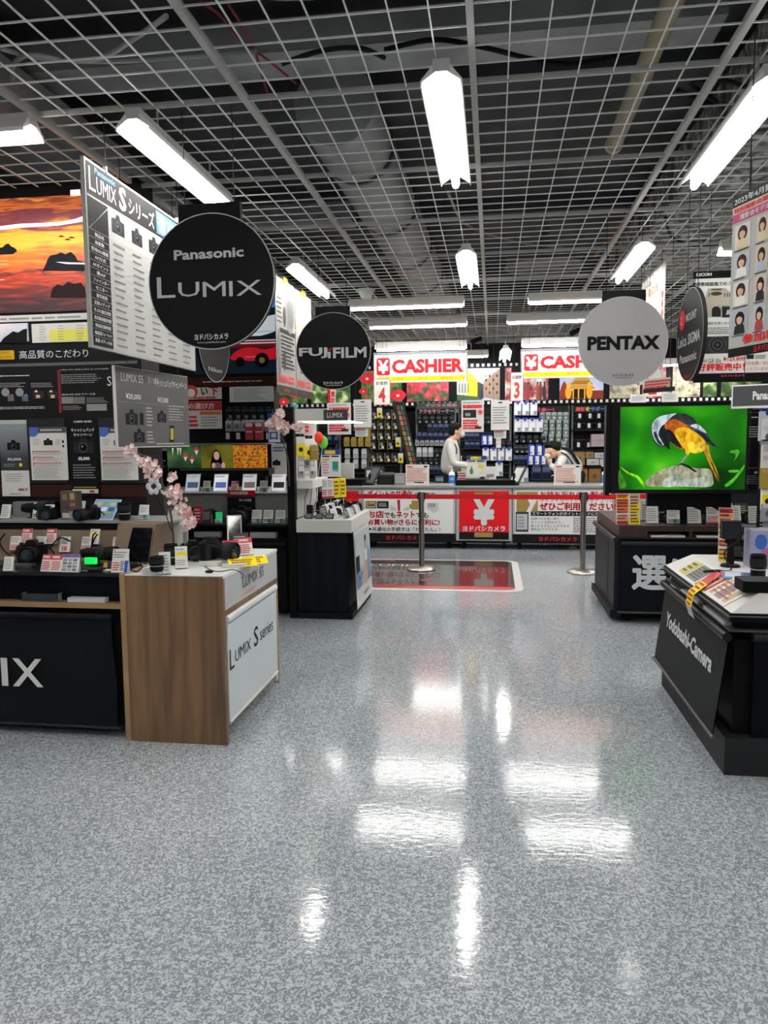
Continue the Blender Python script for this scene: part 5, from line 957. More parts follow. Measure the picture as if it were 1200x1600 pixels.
lposter(293, 626, 346, 670, 'white poster with red heading and orange table on the further wall', pf1)
lposter(359, 602, 427, 628, 'white sheet of fine print high on the further wall', lambda m, g_, a, b, h: m.lines(g_, a+.05, h*.1, b-.06, h*.85, 7, K('8a8c8e', .6), .002, .3, 6))
lposter(240, 700, 262, 744, 'black poster with white strip left of the lit flower picture', lambda m, g_, a, b, h: (m.frect(g_, a, 0, b, h*.9, BLK2, .001), m.lines(g_, a+.02, h*.3, b-.02, h*.6, 3, LG, .002, .4, 5)))
# peg goods on the wall
PEG = []
def pouch_proto(name, body, tagc, w, h, dp, extra=None):
    m = MB(); m.box(-w/2, w/2, -dp, 0, -h, -.012, body, .006) ; m.box(-w*.42, w*.42, -.003, -.001, -.012, .012, tagc).tube([(0, .05, 0), (0, -dp-.01, 0), (0, -dp-.014, .008)], .002, GRY, 5)
    if extra: extra(m, w, h, dp)
    o = m.build(name, loc=(0, 0, 0)); return o
fl = lambda c, a, b: (lambda m, w, h, dp: m.box(-w*.4, w*.4, -dp-.001, -dp, -h*b, -h*a, K(c, .5)))
def both(*fs): return lambda m, w, h, dp: [q(m, w, h, dp) for q in fs]
spot = lambda c, r, z: (lambda m, w, h, dp: m.ell(Fr((0, -dp, 0)), 0, -h*z, w*r, w*r, K(c, .5), .0015, 12))
corner = lambda c: (lambda m, w, h, dp: m.box(-w*.02, w*.42, -dp-.0012, -dp, -h*.95, -h*.68, K(c, .5)))
yl = lambda m, w, h, dp: [m.box(-w/2-.003, -w/2+.004, -dp-.002, 0, -h, -.01, K('b8a838', .5)), m.box(-w/2, w/2, -dp-.002, 0, -h-.003, -h+.004, K('b8a838', .5))]
PR = {
 'yellowedge': pouch_proto('accessory_pouch', K('2a2b2c', .5), K('1a1a1a', .5), .092, .15, .03, both(yl, spot('8d9092', .3, .5), corner('e8e8e4'))),
 'yellowtag': pouch_proto('yellow_tag_pack', K('e8e6da', .5), K('1a1a1a', .5), .085, .17, .02, both(fl('f0d800', .42, 1), spot('2a2a2a', .22, .68))),
 'gold': pouch_proto('gold_pack', K('96813c', .5), K('a8904a', .5), .095, .145, .035, both(fl('a8904c', .15, .3), fl('7c6a30', .4, .42))),
 'silver': pouch_proto('silver_pack', K('a6a9aa', .5), K('c8c8c8', .5), .09, .15, .03, both(fl('c8cacc', .1, .5), fl('7c7f82', .6, .63))),
 'navy': pouch_proto('navy_pack', K('26304e', .4), K('3a3e4a', .5), .088, .13, .04, both(fl('4a587c', .1, .4), fl('141a2c', .5, .9))),
 'darkp': pouch_proto('dark_pack', K('1d1f24', .4), K('2a2c30', .5), .085, .12, .04, both(fl('3c4048', .15, .35), corner('7a7c80'))),
 'palep': pouch_proto('pale_pack', K('8e9497', .4), K('a8acae', .5), .088, .125, .03, both(fl('bcc0c2', .08, .3), spot('5a5f62', .24, .6))),
 'glassy': pouch_proto('grey_green_pack', K('6a7472', .4), K('8a9492', .5), .088, .14, .035, both(fl('93a09e', .08, .4), fl('4c5654', .5, .55), spot('b8c4c2', .2, .7))),
 'whiteblue': pouch_proto('white_blue_pack', K('d0d4da', .4), K('2a44a0', .5), .105, .2, .03, both(fl('e6e8ea', .3, .95), spot('2a44a0', .2, .1), corner('8a9098'))),
 'bluewhite': pouch_proto('blue_edged_pack', K('2c3e98', .4), K('2a44a0', .5), .1, .18, .03, both(lambda m, w, h, dp: m.box(-w*.15, w*.48, -dp-.001, -dp, -h*.9, -h*.1, K('dfe2e6', .5)), spot('3a4a90', .12, .7))),
 'hooktag': pouch_proto('black_case', K('141517', .5), K('1a1b1d', .5), .1, .11, .06, lambda m, w, h, dp: m.box(-.02, .022, -dp-.004, -dp, -.085, -.015, K('c9cbcc', .5))),
 'bottle': pouch_proto('white_strip_pack', K('d8d8d4', .4), K('b0b0ac', .5), .08, .16, .03, both(fl('b8b4b8', .1, .35), fl('c8b8bc', .5, .7))),
 'redp': pouch_proto('red_pack', K('a83440', .4), K('c8c8c8', .5), .085, .19, .03, both(fl('d8d4d0', .1, .3), fl('e0d8d8', .55, .6))),
}
DESC = {'yellowedge': 'yellow edged black pouch', 'yellowtag': 'white pack with yellow front', 'gold': 'gold coloured pack', 'silver': 'silver grey pack', 'navy': 'navy blue pack', 'darkp': 'dark boxed pack', 'palep': 'pale grey pack',
        'glassy': 'grey green pack', 'whiteblue': 'white pack with blue corner', 'bluewhite': 'white pack with blue edge', 'hooktag': 'black case with white tag', 'bottle': 'white strip pack', 'redp': 'red pack'}
CAT = {'yellowedge': 'pouch', 'hooktag': 'case'}
RV = random.Random(11)
def row(kind, xs, y, Y, where, sc=1, rz=0):
    """a row of hanging packs; y = photo height of the hook, Y = depth"""
    for i, x in enumerate(xs):
        p = atY(x, y, Y); n = len(xs); which = 'only' if n == 1 else (ORD[i]+' from left')
        place(PR[kind], p, rz+RV.uniform(-3, 3), DESC[kind]+', '+which+', '+where, DESC[kind]+'s, '+where, CAT.get(kind, 'pack'), sc)
ra = lambda a, b, n: [a+(b-a)*i/(n-1) for i in range(n)] if n > 1 else [a]
for k, (y, n, w) in enumerate(((637, 6, 'top'), (656, 6, 'middle'), (674, 5, 'bottom'))):
    row(('darkp', 'palep', 'hooktag')[k], ra(359, 421, n), y, VY-.03, w+' row of the further left wall', .95)
row('redp', [390, 405], 658, VY-.1, 'at the middle of the further left wall', 1.0)
a = atY(428, 692, 7.35); t = thing('vertical_banner', 'white and blue vertical banner at the end of the further left wall', 'banner', a); g_ = Fr(a, 0); p0 = g_.px(419, 693); p1 = g_.px(438, 645)
m = MB(); m.fbox(g_, p0[0], p1[0], 0, p1[1], -.01, 0, K('2a50a8', .5)).frect(g_, p0[0]+.008, .008, p1[0]-.008, p1[1]-.05, WHT, .001); m.build('sheet', t); MB().text(g_, 'E', 0, p1[1]*.45, p1[1]*.22, K('2a50a8', .5), .002, .07, 'c', .05).text(g_, '口', 0, p1[1]*.12, p1[1]*.24, K('2a50a8', .5), .002, .075, 'c', .05).build('printing', t)
# lit sample pictures on a ledge
LY = 7.3; g = Fr((0, LY, 0), 0)
FL1 = pic('lit_fuchsia', [(.3, '14201a'), (.55, '2c4a2a'), (.75, '4a6a3a')], (6, 6, 6), 3, emit=.6)
FL2 = pic('lit_olive', [(.3, '3c3a10'), (.6, '6a6420'), (.8, '4a4a1a')], (5, 5, 5), 3, emit=.6)
FL3 = pic('lit_flower_field', [(.28, '3a1410'), (.42, 'a83418'), (.5, 'c88a1c'), (.58, '4a4a1c'), (.7, '9c2418')], (30, 30, 30), 4, emit=.6)
def sample(x0, x1, mat, lab, fn):
    a = g.px((x0+x1)/2, 731); a = Vector((a[0], LY, a[1])); t = thing('lit_picture', lab, 'picture', a); h_ = Fr(a, 0); p0 = h_.px(x0, 731); p1 = h_.px(x1, 695)
    MB().fbox(h_, p0[0], p1[0], 0, p1[1], -.03, 0, mat).build('panel', t); m = MB(); fn(m, h_); m.build('subject', t)
def s1(m, h_):
    for x, y in ((290, 712), (300, 716), (307, 702)): m.ppoly(h_, [(x-5, y+3), (x, y-5), (x+5, y+3), (x+1, y+1)], K('b83a48', .5, 0, .5), .001).ppoly(h_, [(x-3, y+2), (x+3, y+2), (x, y+9)], K('d8c8c8', .5, 0, .5), .0015)
    for x in (270, 278, 282): m.ppoly(h_, [(x-1.5, 700), (x+1.5, 700), (x, 712)], K('d8d8d0', .5, 0, .5), .001)
def s2(m, h_):
    m.ppoly(h_, [(330, 731), (331, 715), (334, 706), (338, 703), (342, 706), (346, 716), (347, 731)], K('1c1412', .5), .001, 3).ell(h_, *h_.px(338.5, 712), .03, .043, K('c89a84', .5, 0, .5), .0015).ppoly(h_, [(331, 731), (334, 723), (343, 723), (349, 731)], K('6a5a66', .5, 0, .4), .002)
    m.ell(h_, *h_.px(334, 727), .02, .025, K('c89a84', .5, 0, .5), .0025).ell(h_, *h_.px(349, 727), .02, .03, K('c89a84', .5, 0, .5), .0025)
sample(262, 313, FL1, 'lit picture of pink hanging flowers on the further left wall', s1); sample(315, 364, FL2, 'lit picture of a woman with long dark hair', s2); sample(365, 416, FL3, 'lit picture of a red and yellow flower field', lambda m, h_: m.prect(h_, 366, 694.5, 415, 695.5, BLK2, .001))
lposter(425, 693, 450, 743, 'white poster of a camera and shot at the right of the lit pictures', lambda m, g_, a, b, h: (cam_icon(m, g_, a+.05, h*.35, .08), m.lines(g_, a+.02, h*.75, b-.02, h*.92, 2, K('4a6aa8', .6), .002, .6, 3)), .3)
q = atY(352, 745, 7.1); m = MB(); m.box(atY(277, 745, 7.1).x, atY(425, 745, 7.1).x, 7.0, 7.2, atY(352, 744, 7.0).z, atY(352, 732, 7.0).z, K('16181c', .25), .01); m.frect(Fr((0, 7.0, 0)), atY(282, 740, 7).x, atY(352, 735, 7.0).z, atY(420, 740, 7).x, atY(352, 733, 7.0).z, K('5a5c60', .4), .001)
[m.box(x_-.01, x_+.01, 7.05, 7.15, 1.031, atY(352, 744, 7.0).z, BLK) for x_ in (atY(290, 740, 7).x, atY(410, 740, 7).x)]
single(m, 'ledge_bar', 'long glossy black bar under the three lit pictures', 'shelf bar', q)
# its table
FZ = .79
t = thing('display_table', 'long black display table under the lit pictures, behind the walnut sided table', 'display table', (-3, 6.8, 0)); XE = -1.75
MB().box(-4.8, XE, 6.22, 7.6, .04, FZ-.12, K('101114', .6)).build('body', t); MB().box(-4.8, XE, 6.2, 7.6, FZ-.02, FZ, K('1c1d20', .3)).build('table_top', t)
MB().box(-4.8, XE, 6.3, 7.6, FZ-.12, FZ-.02, BLK).build('slot', t)
MB().box(-4.8, XE-.02, 6.75, 7.6, FZ, 1.02, K('8d8f90', .4)).build('grey_step', t); MB().box(-4.8, XE-.02, 6.72, 7.6, 1.02, 1.03, WHT).build('step_top', t)
MB().tube([(-4.8, 6.2, .62), (XE, 6.2, .62)], .018, BLK2, 12).build('roller_rail', t, True)
z2 = 1.031
def tab(x, lab, kind):
    q = atY(x, 772, 6.8); q.z = z2; f_ = Fr(q, 8, 30); m = MB(); m.fbox(f_, -.075, .06, 0, .19, -.01, 0, K('d6d8dc', .3)).frect(f_, -.07, .01, .055, .18, K({'a': 'b8bcc4', 'b': 'e4e4ec', 'c': 'c8ccd8', 'd': 'd8d8d8'}[kind], .3, 0, .5), .001).frect(f_, -.055, .04, .045, .1, K({'a': '4a5a7a', 'b': '5a6ab0', 'c': '7a6a5a', 'd': '2a2a2e'}[kind], .3, 0, .4), .002).lines(f_, -.06, .15, .05, .17, 1, WHT, .002, .8, 3)
    m.add([f_.p(-.05, .12, -.01), f_.p(.04, .12, -.01), (q.x+.04, q.y+.12, z2), (q.x-.05, q.y+.12, z2)], [(0, 1, 2, 3)], GRY); single(m, 'tilted_tablet', lab, 'tablet', q)
tab(301, 'tilted lit tablet, first from the left below the glossy bar', 'a'); tab(345, 'tilted lit tablet with a violet picture below the woman picture', 'b'); tab(390, 'tilted lit tablet below the flower field picture', 'c'); tab(436, 'tilted tablet with black and white picture, rightmost below the bar', 'd')
for x, k, lab in ((322, 'greenfoot', 'card between the first and second tilted tablets'), (366, 'redtop', 'card between the second and third tilted tablets'), (411, 'greenfoot', 'card between the third and fourth tilted tablets'), (452, 'plain', 'card right of the fourth tilted tablet')):
    p = atY(x, 770, 6.76); p.z = z2; place(CARD[k], p, 0, lab, sc=1.15)
q = atY(377, 776, 6.7); single(MB().fbox(Fr((q.x, 6.71, 1.0), 0), -.13, .13, 0, .05, -.004, 0, RED).lines(Fr((q.x, 6.71, 1.0), 0), -.11, .01, .11, .04, 1, TXW, .001, .9, 3), 'red_name_strip', 'red strip with white print in front of the third tablet', 'name strip', (q.x, 6.71, 1.0))
zc = FZ+.001
def fz(x, Y=6.45): p = atY(x, 800, Y); p.z = zc; return p
place(CAML, fz(378, 6.34), 8, 'large black camera below the red name strip', sc=1.45)
q = fz(377, 6.62); single(MB().box(q.x-.13, q.x+.13, q.y, q.y+.02, zc, zc+.2, BLK2).text(Fr((q.x, q.y, zc)), 'X-H2S', -.02, .165, .022, TXW, .001, .12, 'l', .02), 'model_plate', 'black model plate behind the large camera on the far table', 'plate', q)
place(CAMP, fz(298, 6.6), 30, 'pale toned camera position left of the large camera, on the far table', sc=1.1); place(CAMP, fz(330, 6.55), 0, 'black camera between the blossoms and the large camera', sc=1.0)
q = fz(341, 6.35); single(MB().box(q.x-.025, q.x+.03, q.y, q.y+.02, zc, zc+.09, K('20b060', .4, 0, .5)).box(q.x-.025, q.x+.03, q.y-.03, q.y, zc, zc+.03, WHT), 'green_light', 'glowing green sensor light on the far table left of the large camera', 'light', q)
q = fz(309, 6.3); single(MB().box(q.x-.04, q.x+.04, q.y, q.y+.03, zc, zc+.15, K('b83a40', .5)).lines(Fr((q.x, q.y, zc)), -.03, .02, .03, .13, 4, TXW, .001, .5, 3), 'red_price_card', 'red price card beside the blossoms on the far table', 'price card', q)
for x, k, lab in ((226, 'greenfoot', 'white card left of the blossom stem on the far table'), (244, 'greenfoot', 'white card just left of the blossom stem on the far table'), (268, 'greenfoot', 'white card behind the blossom stem on the far table'), (400, 'greenfoot', 'white card right of the large camera, first of three'), (418, 'greenfoot', 'white card right of the large camera, second of three'), (437, 'greenfoot', 'white card right of the large camera, third of three'), (322, 'dark', 'dark card left of the green light on the far table')):
    place(CARD[k], fz(x, 6.3), 2, lab, sc=(1.4, 1.2, 1.25))
for k, (x0, x1, lab) in enumerate(((227, 255, 'papers in the slot of the far table, left group'), (305, 345, 'papers in the slot of the far table, middle group'), (392, 432, 'papers in the slot of the far table, right group'))):
    a = atY(x0, 824, 6.26); b = atY(x1, 824, 6.26); single(MB().box(a.x, b.x, 6.23, 6.29, FZ-.119, FZ-.07, K('8e9092', .6)), 'flyer_stack', lab, 'flyer stack', (a.x, 6.26, FZ-.119))

# ---------------------------------------------------------------- middle gondola with glossy poster
GX0, GX1, GY0, GY1 = -1.63, -1.16, 6.15, 7.1
t = thing('display_gondola', 'narrow black display stand with white top and sky poster, left of the floor graphic', 'display stand', (-1.4, 6.6, 0))
MB().box(GX0, GX1-.05, GY0+.04, GY1, .06, .74, BLK).build('body', t)
m = MB(); n = 24; vs = []
for i in range(n+1):
    x = GX0+(GX1-.03-GX0)*i/n; d = .004*math.sin(i*.9)+.002*math.sin(i*2.3)
    for z_ in (.06, .35, .74): vs.append((x, GY0+d*(1.3-z_), z_))
m.add(vs, [(i*3+j, i*3+3+j, i*3+4+j, i*3+1+j) for i in range(n) for j in (0, 1)], K('0e1318', .75)); m.build('front_cloth', t, True)
MB().box(GX0, GX1, GY0-.02, GY1, .0, .05, BLK2).build('base', t)
MB().box(GX0, GX1, GY0-.02, GY1, .735, .84, K('d2d2cd', .4)).build('white_top', t)
fp = Fr((GX1+.035, GY0+.02, 0), 90, 0); m = MB()
SKY = pic('poster_sky', [(.3, '5a7ea4'), (.5, '87a4be'), (.7, 'b8c4c8')], (5, 5, 5), 4, z=(.0, .75), amp=1.2)
m.add([(GX1+.04, GY0+.0, .08), (GX1+.04, GY0+.80, .08), (GX1+.012, GY0+.78, .74), (GX1+.012, GY0+.0, .74)], [(0, 1, 2, 3)], K('d4d6d4', .4)); m.build('poster_sheet', t)
m = MB(); fq = Fr((GX1+.044, GY0, .08), 90, 2.4); m.frect(fq, .02, .16, .76, .63, SKY, .002).frect(fq, .02, .30, .18, .44, BLK2, .003).fpoly(fq, spline([(.40, .16), (.38, .3), (.44, .44), (.46, .53), (.53, .53), (.52, .42), (.56, .3), (.54, .16)], 3), K('b89c84', .6), .003)
m.frect(fq, .44, .35, .56, .45, K('d8d4c8', .6), .0035).ell(fq, .5, .55, .04, .03, K('3a2a22', .6), .004).text(fq, 'X-T', .1, .22, .05, TXT, .003, .2).text(fq, 'FUJIFILM', .3, .05, .045, TXT, .003, .3); m.build('poster_print', t)
t = thing('peg_panel', 'tall black post and white peg panel standing on the narrow stand', 'display panel', (-1.66, 6.5, 0))
MB().box(-1.70, -1.638, 6.13, 6.20, 0, 1.78, BLK).build('front_post', t); MB().box(-1.70, -1.65, 7.05, 7.11, 0, 1.78, BLK).build('rear_post', t)
MB().box(-1.675, -1.655, 6.2, 7.05, .84, 1.76, K('c8c8c4', .5)).build('panel', t)
a = Vector((-1.63, 6.2, 1.655)); t = thing('shelf_light_box', 'white lit canopy box above the pegs', 'sign box', a); t['label'] = 'white canopy light box with dark lettered end above the peg panel'
MB().box(-1.64, -1.36, 6.18, 6.9, 1.665, 1.765, K('d8d8d4', .5)).box(-1.62, -1.18, 6.2, 6.88, 1.655, 1.665, K('f4f4f0', .4, 0, 1.2)).build('box', t)
fe = Fr((-1.39, 6.175, 1.665), 9); MB().fbox(fe, 0, .2, 0, .09, -.01, 0, K('3c3d3e', .4)).text(fe, 'LUMIX', .03, .025, .04, TXW, .001, .13).build('lettered_end', t)
q = atY(459, 636, 6.2); single(MB().ball(q, .035, K('5f97a4', .6)), 'blue_ball', 'small teal ball ornament on top of the tall black post', 'ornament', q)
for k, (x, y, c, r_) in enumerate(((498, 684, 'e8402c', .046), (505, 691, '6cc83a', .05))):
    q = atY(x, y, 6.45-.03*(1-k)); single(MB().ball(q, r_, K(c, .35), (.85, .6, 1.15)), 'balloon', ('small red balloon above the narrow stand', 'small green balloon behind the red one')[k], 'balloon', q)
    MB().tube([q, (q.x-.05, q.y+.03, q.z-.25), (q.x-.1, q.y+.05, .845)], .002, WHT, 5).build('stick', bpy.data.objects['balloon' if k == 0 else 'balloon.001'])
q = atY(479, 671, 6.6); f_ = Fr((q.x, q.y, q.z), 10); single(MB().fbox(f_, -.08, .05, -.04, .05, -.004, 0, K('e8b8b4', .5)).lines(f_, -.07, -.03, .045, .04, 2, RED, .001, .6, 4), 'pink_card', 'pink and red card on the peg panel below the canopy box', 'card', q)
gx = lambda x, y, X: atX(x, y, X)
def gp(kind, x, y, X, lab, rz=60, sc=1):
    p = atX(x, y, X); p.y = min(max(p.y, 6.22), 7.05); p = atY(x, y, p.y); place(PR[kind], p, rz, lab, None, 'pack', sc)
gp('yellowtag', 468, 680, -1.62, 'yellow pack at the near edge of the peg panel', 40, 1.05); gp('yellowtag', 481, 683, -1.58, 'second yellow pack on the peg panel, beside the near one', 40, 1.15); gp('gold', 490, 697, -1.5, 'small gold pack right of the yellow ones on the peg panel', 30, .8)
k = 0
for y in (713, 728, 741):
    for j, x in enumerate((468, 477, 486)):
        p = atY(x, y, 6.35+.06*j); place(PR['palep' if (j+k) % 2 else 'bottle'], p, 50, 'clear pack, '+('near', 'middle', 'far')[j]+' column, '+('top', 'middle', 'bottom')[k]+' pale row of the peg panel', 'clear packs on the peg panel', 'pack', .8)
    k += 1
q = atY(477, 763, 6.25); single(MB().box(-1.635, -1.5, 6.2, 6.8, q.z, q.z+.07, K('d8d8d4', .4)), 'white_ledge', 'white ledge under the packs of the peg panel', 'ledge', (-1.56, 6.5, q.z))
m = MB()
for i in range(5): m.tube([(-1.6, 6.3+.14*i, .842), (-1.6+.02*i, 6.32+.14*i, 1.0), (-1.56, 6.3+.14*i, 1.13)], .003, DG, 6)
single(m, 'security_cable', 'tangle of thin black leads on the narrow stand', 'cable', (-1.6, 6.4, .842))
zg = .841
def gz(x, Y): p = atY(x, 800, Y); p.z = zg; return p
place(CAMP, gz(536, 6.8), 20, 'black camera at the right rear of the narrow stand', sc=1.15); place(CAML, gz(512, 6.45), 60, 'black camera at the middle of the narrow stand', sc=.95); place(CAMP, gz(555, 6.95), 35, 'small black camera at the right end of the narrow stand', sc=.9)
place(LENS, gz(500, 6.6), 0, 'upright black lens on the narrow stand', sc=.9)
place(CAMP, gz(505, 6.98)+Vector((0, 0, .0)), 0, 'black camera at the rear left of the narrow stand', sc=1.0)
q = gz(505, 7.02); single(MB().box(q.x-.13, q.x+.18, 7.04, 7.1, zg, zg+.13, BLK).box(q.x-.09, q.x+.06, 7.05, 7.09, zg+.13, zg+.17, BLK2), 'black_display_block', 'black stepped block at the rear of the narrow stand', 'display block', (q.x, 7.07, zg))
q = gz(483, 6.3); single(MB().prism([(q.x-.04, 6.28), (q.x+.04, 6.28), (q.x+.05, 6.36), (q.x-.03, 6.36)], zg, zg+.012, BLK2).box(q.x-.02, q.x+.03, 6.29, 6.33, zg+.012, zg+.11, BLK2), 'small_stand', 'small black stand near the front edge of the narrow stand', 'stand', (q.x, 6.3, zg))
for k, (x, kd) in enumerate(((508, 'redfoot'), (517, 'redfoot'), (527, 'yellow'), (537, 'yellow'))):
    p = atY(x, 790, 6.55+.05*k); p.z = zg+.14; o_ = place(CARD[kd], p, 10+4*k, ('pinkish', 'second pinkish', 'yellow', 'second yellow')[k]+' price strip raised on a stick on the narrow stand', sc=(.85, 1, 2.0))
    st_ = MB().tube([p, (p.x, p.y+.02, zg)], .003, WHT, 5).build('price_stick', loc=p); st_.parent = o_; st_.location = (0, 0, 0); st_.scale = (1/.85, 1, .5); st_.rotation_euler = (0, 0, -math.radians(10+4*k))
for i in range(14):
    p = Vector((GX1-.16-.09*(i//7), 6.26+.115*(i%7), zg+.001)); place(CARD[('plain', 'dark', 'greenfoot', 'plain')[(i*3) % 4]], p, 60, 'glossy card in the '+('second' if i < 7 else 'third')+' row from the aisle on the narrow stand, '+ORD[i % 7]+' from near', 'cards on the narrow stand', sc=(1.3, 1, .9+.25*(i//7)))
for i in range(7):
    y_ = 6.28+.11*i; p = Vector((GX1-.055, y_, zg)); place(CARD[('dark', 'plain', 'grid')[i % 3]], p, 78, 'price card on the aisle edge of the narrow stand, '+ORD[i]+' from the near corner', 'cards along the narrow stand edge', sc=(1.3, 1, .85))
for i in range(3):
    p = Vector((GX1-.20-.09*i, 6.20, zg)); place(CARD['dark'], p, -6, 'dark card along the near edge of the narrow stand, '+ORD[i]+' from the right', sc=(1.1, 1, .5))
blossom('blossom_branch', 'artificial pink blossom spray tied beside the tall black post', [atY(452, 760, 6.05), atY(450, 720, 6.05), atY(440, 680, 6.05), atY(432, 655, 6.05)], [(432, 655, 9), (440, 662, 11), (446, 672, 9), (427, 662, 7), (438, 645, 6), (465, 668, 7)], 6.05, 16, .027, (), 9)
# ---------------------------------------------------------------- right display stand with the big screen
DX0, DY0 = 1.005, 6.22
t = thing('display_stand', 'black display stand lettered in white with a dark wood top, under the bird screen', 'display stand', (1.7, 6.8, 0))
MB().box(DX0, 3.2, DY0+.03, 7.5, .08, .70, K('16191d', .5)).build('body', t)
MB().box(DX0-.02, DX0, DY0+.08, 7.45, .10, .66, K('2c2e31', .5)).box(DX0-.022, DX0-.018, DY0+.4, DY0+.42, .1, .66, BLK).build('side_banner', t)
MB().tube([(DX0-.02, DY0+.02, .68), (DX0-.02, 7.5, .68)], .022, K('2e3033', .35), 12).build('side_rail', t, True)
MB().fbox(Fr((0, DY0, 0)), DX0+.03, 3.2, .10, .64, -.01, .004, K('0d1117', .6)).build('front_banner', t)
MB().tube([(DX0+.02, DY0-.005, .655), (3.2, DY0-.005, .655)], .02, K('26282b', .35), 12).build('roller_rail', t, True); MB().tube([(DX0+.0, DY0-.005, .095), (3.2, DY0-.005, .095)], .01, K('3a3c3f', .35), 10).build('bottom_rail', t, True)
g = Fr((0, DY0, 0)); m = MB(); m.ptext(g, '選', 988, 869, 1041, 920, K('d4dadc', .5), .006, .055).ptext(g, 'ば', 1048, 871, 1096, 920, K('d4dadc', .5), .006, .055); m.build('banner_lettering', t)
MB().box(DX0-.0, 3.2, DY0+.0, 7.5, .755, .80, WOODD).box(DX0-.0, 3.2, DY0+.3, 7.5, .70, .755, WOODD).box(DX0, DX0+.22, DY0, DY0+.3, .70, .755, WOODD).box(DX0, 3.2, DY0, DY0+.3, .695, .705, WOODD).build('wood_top', t)
for x in (DX0+.55, DX0+.9, DX0+1.25, DX0+1.6): MB().box(x-.012, x+.012, DY0+.002, DY0+.3, .705, .755, WOODD).build('slot_divider', t)
for x in (DX0+.1, 2.9):
    for y in (DY0+.12, 7.3): MB().lathe([(0, -.02), (.04, -.02), (.04, .02), (0, .02)], BLK, (x, y, .04), 'x', 14).build('caster', t)
MB().box(DX0-.05, DX0+.04, DY0+.05, 7.45, .04, .1, BLK2).build('plinth', t)
for k in range(3):
    x = DX0+.24+k*.35; single(MB().box(x+.01, x+.27, DY0+.01, DY0+.25, .706, .722, K('d2d2ce', .6)), 'flyer_stack', 'white flyers in the '+ORD[k]+' slot of the dark wood top, counted from left', 'flyer stack', (x+.14, DY0+.1, .706))
# the screen
SY = 6.32; a = Vector((1.52, SY, 1.05)); t = thing('display_screen', 'large lit screen showing a bird on a rock before vivid green', 'screen', a); s = Fr((0, SY, 0), 0)
X0 = s.px(955, 700)[0]; X1_ = s.px(1193, 700)[0]; Z0 = s.px(1060, 771)[1]; Z1 = s.px(1060, 631)[1]
MB().box(X0, X1_, SY, SY+.07, Z0, Z1, K('0c0d0f', .25)).box(X0-.035, X0, SY+.05, SY+.16, Z0-.02, Z1+.0, K('1a1c1f', .35)).build('casing', t)
MB().box(1.25, 1.9, SY+.07, SY+.12, Z0-.15, Z1-.1, BLK).box(1.4, 1.75, SY+.06, SY+.3, .80, .82, BLK).box(1.5, 1.62, SY+.1, SY+.14, .8, Z0+.1, BLK).build('stand', t)
GRN = pic('green_bokeh', [(.25, '062a06'), (.42, '0f5408'), (.55, '1c7e0c'), (.68, '3aa812'), (.8, '74c42a')], (2.0, 2.0, 2.4), 1.5, .3, emit=.55, rough=.25, spec=.2)
u0, v0 = s.px(967, 765); u1, v1 = s.px(1168, 633)
m = MB(); m.frect(s, u0, v0, u1, v1, GRN, .001); m.build('picture', t)
sx = lambda x, y: (930+x/4.444, 600+y/4.444)
E_ = lambda c, e=.5: K(c, .3, 0, e)
_q = {}
def En(c):
    if c not in _q:
        v = [int(c[i:i+2], 16) for i in (0, 2, 4)]; dk = ''.join('%02x' % int(a*.68) for a in v); lt = ''.join('%02x' % min(255, int(a*1.12+8)) for a in v)
        _q[c] = pic('feather_'+c, [(.32, dk), (.5, c), (.66, lt)], (26, 26, 14), 5, .5, emit=.5, rough=.3, spec=.2)
    return _q[c]
def bp(pts, c, d, sm=4): m.ppoly(s, [sx(*p) for p in pts], En(c), d, sm)
m = MB()
bp([(390, 712), (350, 690), (372, 650), (440, 605), (520, 575), (600, 562), (700, 585), (790, 590), (815, 640), (800, 712), (600, 712)], '9c9c84', .002); bp([(470, 712), (480, 660), (560, 640), (640, 660), (760, 650), (780, 712), (600, 712)], 'b0b8ac', .0022); bp([(380, 700), (400, 650), (500, 620), (480, 690)], '8a8668', .0021)
m.build('rock', t); m = MB()
bp([(388, 300), (398, 262), (440, 228), (500, 208), (560, 203), (600, 205), (660, 225), (700, 262), (700, 300), (600, 330), (520, 400), (480, 435), (430, 425), (400, 380)], '1c2026', .0024)
bp([(392, 300), (405, 258), (450, 225), (520, 208), (565, 205), (530, 228), (490, 270), (455, 300), (440, 350), (455, 385), (475, 425), (440, 420), (405, 375)], 'b4c6cc', .0026)
bp([(405, 345), (420, 330), (440, 380), (470, 425), (435, 412)], '2a3036', .0027)
bp([(480, 280), (520, 250), (570, 245), (640, 280), (660, 330), (640, 440), (590, 450), (520, 400), (500, 340)], 'a8541c', .0028)
bp([(548, 330), (600, 300), (660, 315), (740, 370), (768, 420), (750, 465), (690, 482), (620, 450), (580, 400)], 'e0a81a', .003); bp([(640, 420), (700, 400), (750, 420), (740, 462), (690, 478)], 'ecc83c', .0032)
bp([(470, 330), (520, 320), (560, 370), (600, 440), (560, 430), (520, 400), (515, 440), (530, 452), (495, 440)], '16181a', .0031)
bp([(560, 215), (620, 206), (680, 235), (705, 275), (690, 290), (640, 285), (600, 265), (550, 240), (520, 245)], '2a2d30', .0033)
bp([(640, 290), (700, 275), (745, 300), (780, 345), (800, 385), (850, 440), (800, 425), (740, 372), (690, 330)], '3c4046', .0034); bp([(660, 290), (700, 277), (740, 300), (772, 340), (730, 325), (690, 305)], 'aebcc8', .0036); bp([(700, 318), (760, 350), (800, 400), (845, 440), (790, 412), (740, 365)], '1c1e22', .0037)
bp([(750, 440), (785, 425), (800, 500), (840, 590), (862, 665), (850, 672), (820, 610), (780, 530)], 'c8942c', .0029); bp([(800, 540), (820, 560), (862, 660), (852, 674), (830, 620)], '5c3a1c', .0031)
